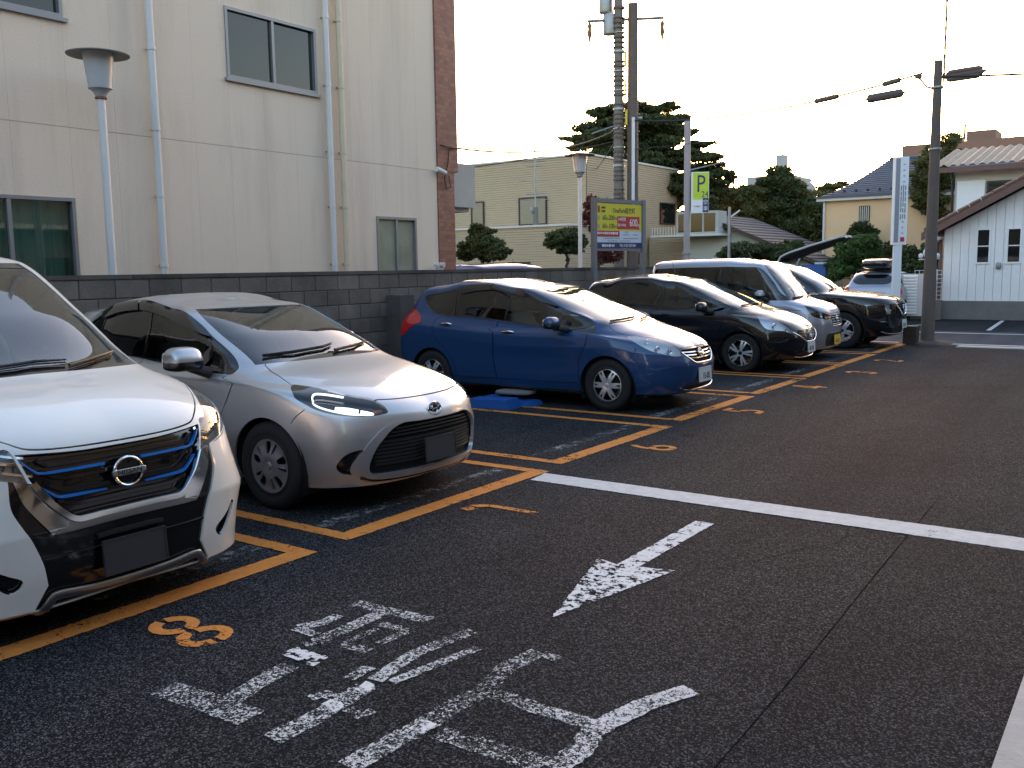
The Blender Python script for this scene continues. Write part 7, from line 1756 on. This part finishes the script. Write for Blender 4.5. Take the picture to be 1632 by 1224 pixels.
    c.bar('mask_rib', [('f',0,.40),('f',.20,.40),('f',.42,.40)], .010, -.012, -.002, M['gloss_black'], sep=False)
    bar_emblem(c, .726, .072, .022, .05, 'NISSAN')
    c.plate(.022, .345, M['plate_grey'])
    c.bar('plate_bracket', [('f',0,.455),('f',.10,.455),('f',.17,.45)], .02, -.012, .006, M['trim'], sep=False)
    c.cabin(-1.0, -4.6, 1.02, .76, -1.95, .70, -1.42, 1.08, wtilt=.6)
    MB().superq((-1.52, 0, 1.66), (.04, .12, .035), (.4, .4)).build('rear_view_mirror', M['trim'], c.root, True)
    c.mirror(-1.35, 1.16, 1.0, M['white'], (.10,.11,.10), (-1.28,.84,1.08), fold=(-2.15,.90))
    c.wiper([('f',.62,1.135,-1),('f',.35,1.165,-1),('f',.05,1.18,-1),('f',.05,1.185,1),('f',.22,1.18,1)], h=.02); c.wiper([('f',.20,1.155,1),('f',.36,1.172,1),('f',.52,1.19,1),('f',.57,1.195,1)], h=.02)
    c.handle(-2.22, .92, M['white'], c.o['front_door']); c.handle(-2.60, .92, M['white'], c.o['sliding_door'])
    w = make_wheel('wheel', c.root, .325, .21, .195, spokes(5,.07,.185,.2,.45,0), lambda q: -.012*q*q, M['rim'])
    place_wheels(c.root, w, (-.93,-3.79), .755, .325)
    return c
serena = build_serena()
# ------------------------------------------------------------------ silver estate with roof box across the street
def build_wagon():
    cv = [
     C(-.16, .60, .70, (.20,.19,.19,.19,.19,.20,.24,.26), -3.92),
     C(-.06, .72, (.80,.80,.80,.78), (.21,.20,.20,.20,.20,.22,.26,.28), -4.03, sharp=True),
     C(-.015, .80, (.835,.835,.835,.82), (.36,.36,.35,.35,.36,.38,.42,.44), -4.09, .28, pr=4),
     C(0, .86, (.845,.8475,.8475,.83), (.50,.53,.56,.56,.57,.60,.60,.60), -4.10, .28, pr=4),
     C(-.035, .90, (.84,.838,.835,.825), (.60,.66,.73,.72,.74,.76,.76,.76), -4.09, .28, pr=4),
     C(-.10, .94, (.825,.835,.832,.81), (.695,.765,.86,.85,.86,.88,.90,.90), -4.06, .28, pr=4),
     C(-.42, .92, (.79,.80,.795,.765), (.84,.865,.90,.89,.91,.95,.97,.97), -4.03, .30, pr=4),
     C(-.95, .44, (.765,.77,.765,.72), (.95,.945,.93,.92,.94,1.0,1.02,1.02), -3.98, .32, pr=4),
     C(-1.45, .36, (.71,.715,.705,.64), (1.15,1.15,1.14,1.16,1.17,1.18,1.19,1.19), -3.86, .32, pr=4),
     C(-1.95, .24, (.62,.63,.62,.56), (1.31,1.31,1.31,1.36,1.36,1.34,1.33,1.33), -3.70, .32, pf=3.2, pr=4),
     C(-2.02, .25, (.36,.38,.37,.32), (1.33,1.333,1.358,1.41,1.41,1.38,1.365,1.365), -3.67, .3),
     C(-2.04, .2, 0, (1.334,1.345,1.372,1.42,1.42,1.39,1.37,1.37), -3.67, .3)]
    c = Car('silver_estate', (-6.95, 31.75), cv, M['lilac_silver'], 'silver car with a dark roof box seen from behind across the street', step=.05, rz=math.pi/2)
    c.arch(-.84, .30, .345); c.arch(-3.40, .30, .345)
    c.region('rear_glass', [('r',0,1.32,'c'),('r',.36,1.31),('r',.56,1.17),('r',.40,1.045),('r',0,1.04,'c')], M['gloss_black'], 'rear_window', pair=False, off=-.004)
    c.region('taillight', [('r',.62,.95),('s',-3.85,.96),('s',-3.88,.80),('r',.66,.78)], M['red_lens'], off=.006)
    dl = [('s',-1.10,.94,'c'),('s',-2.3,.95),('s',-3.3,1.0),('s',-3.5,1.10),('s',-3.3,1.26),('d',1.5,8.9),('d',1.1,8.9),('d',.85,8.6),('d',.80,7.6)]
    glazing(c, dl, [(-2.3,.95,-2.3,1.3)], [('front_door_window', M['tint']), ('rear_door_window', M['tint'])])
    c.build(); c.wells((-.84,-3.40), .30, .36)
    c.cabin(-1.1, -3.8, .85, .68, -2.0, .45, -1.5, .88)
    c.mirror(-1.5, .98, .95, M['lilac_silver'])
    w = make_wheel('wheel', c.root, .30, .20, .175, spokes(5,.07,.175,.2,.45,0), lambda q: -.01*q*q, M['rim'])
    place_wheels(c.root, w, (-.84,-3.40), .735, .30)
    for x in (-2.5, -3.2): MB().tube([(x,-.62,1.37),(x,-.60,1.45),(x,.60,1.45),(x,.62,1.37)], .022, 6).build('roof_bar', M['trim'], c.root, True)
    return c
wagon = build_wagon()
rb = MB().superq((0, 0, 0), (1.0, .42, .17), (.45, .55), fn=lambda p: (p.x, p.y, p.z*(1 if p.z < 0 else .9+.1*p.x))).build('roof_box', M['gloss_black'], None, True)
rb.location = (-6.95, 28.9, 1.63); rb.rotation_euler = (0, 0, math.pi/2); tag(rb, 'dark glossy roof box strapped on top of the silver car across the street', 'roof box')
# purple van behind the block wall: only its roof shows
M['purple'] = paint('purple_paint', (.05, .03, .10), .3, .4)
pv_ = copy_tree(dayz.root); pv_.location = (-12.6, 20.0, 0); pv_.rotation_euler = (0, 0, math.pi/2-.2); tag(pv_, 'dark purple van whose roof just shows above the block wall', 'van')
for ch in pv_.children:
    if ch.name.startswith(('body', 'front_door', 'rear_door')) and not 'window' in ch.name:
        ch.data = ch.data.copy(); ch.data.materials.clear(); ch.data.materials.append(M['purple'])
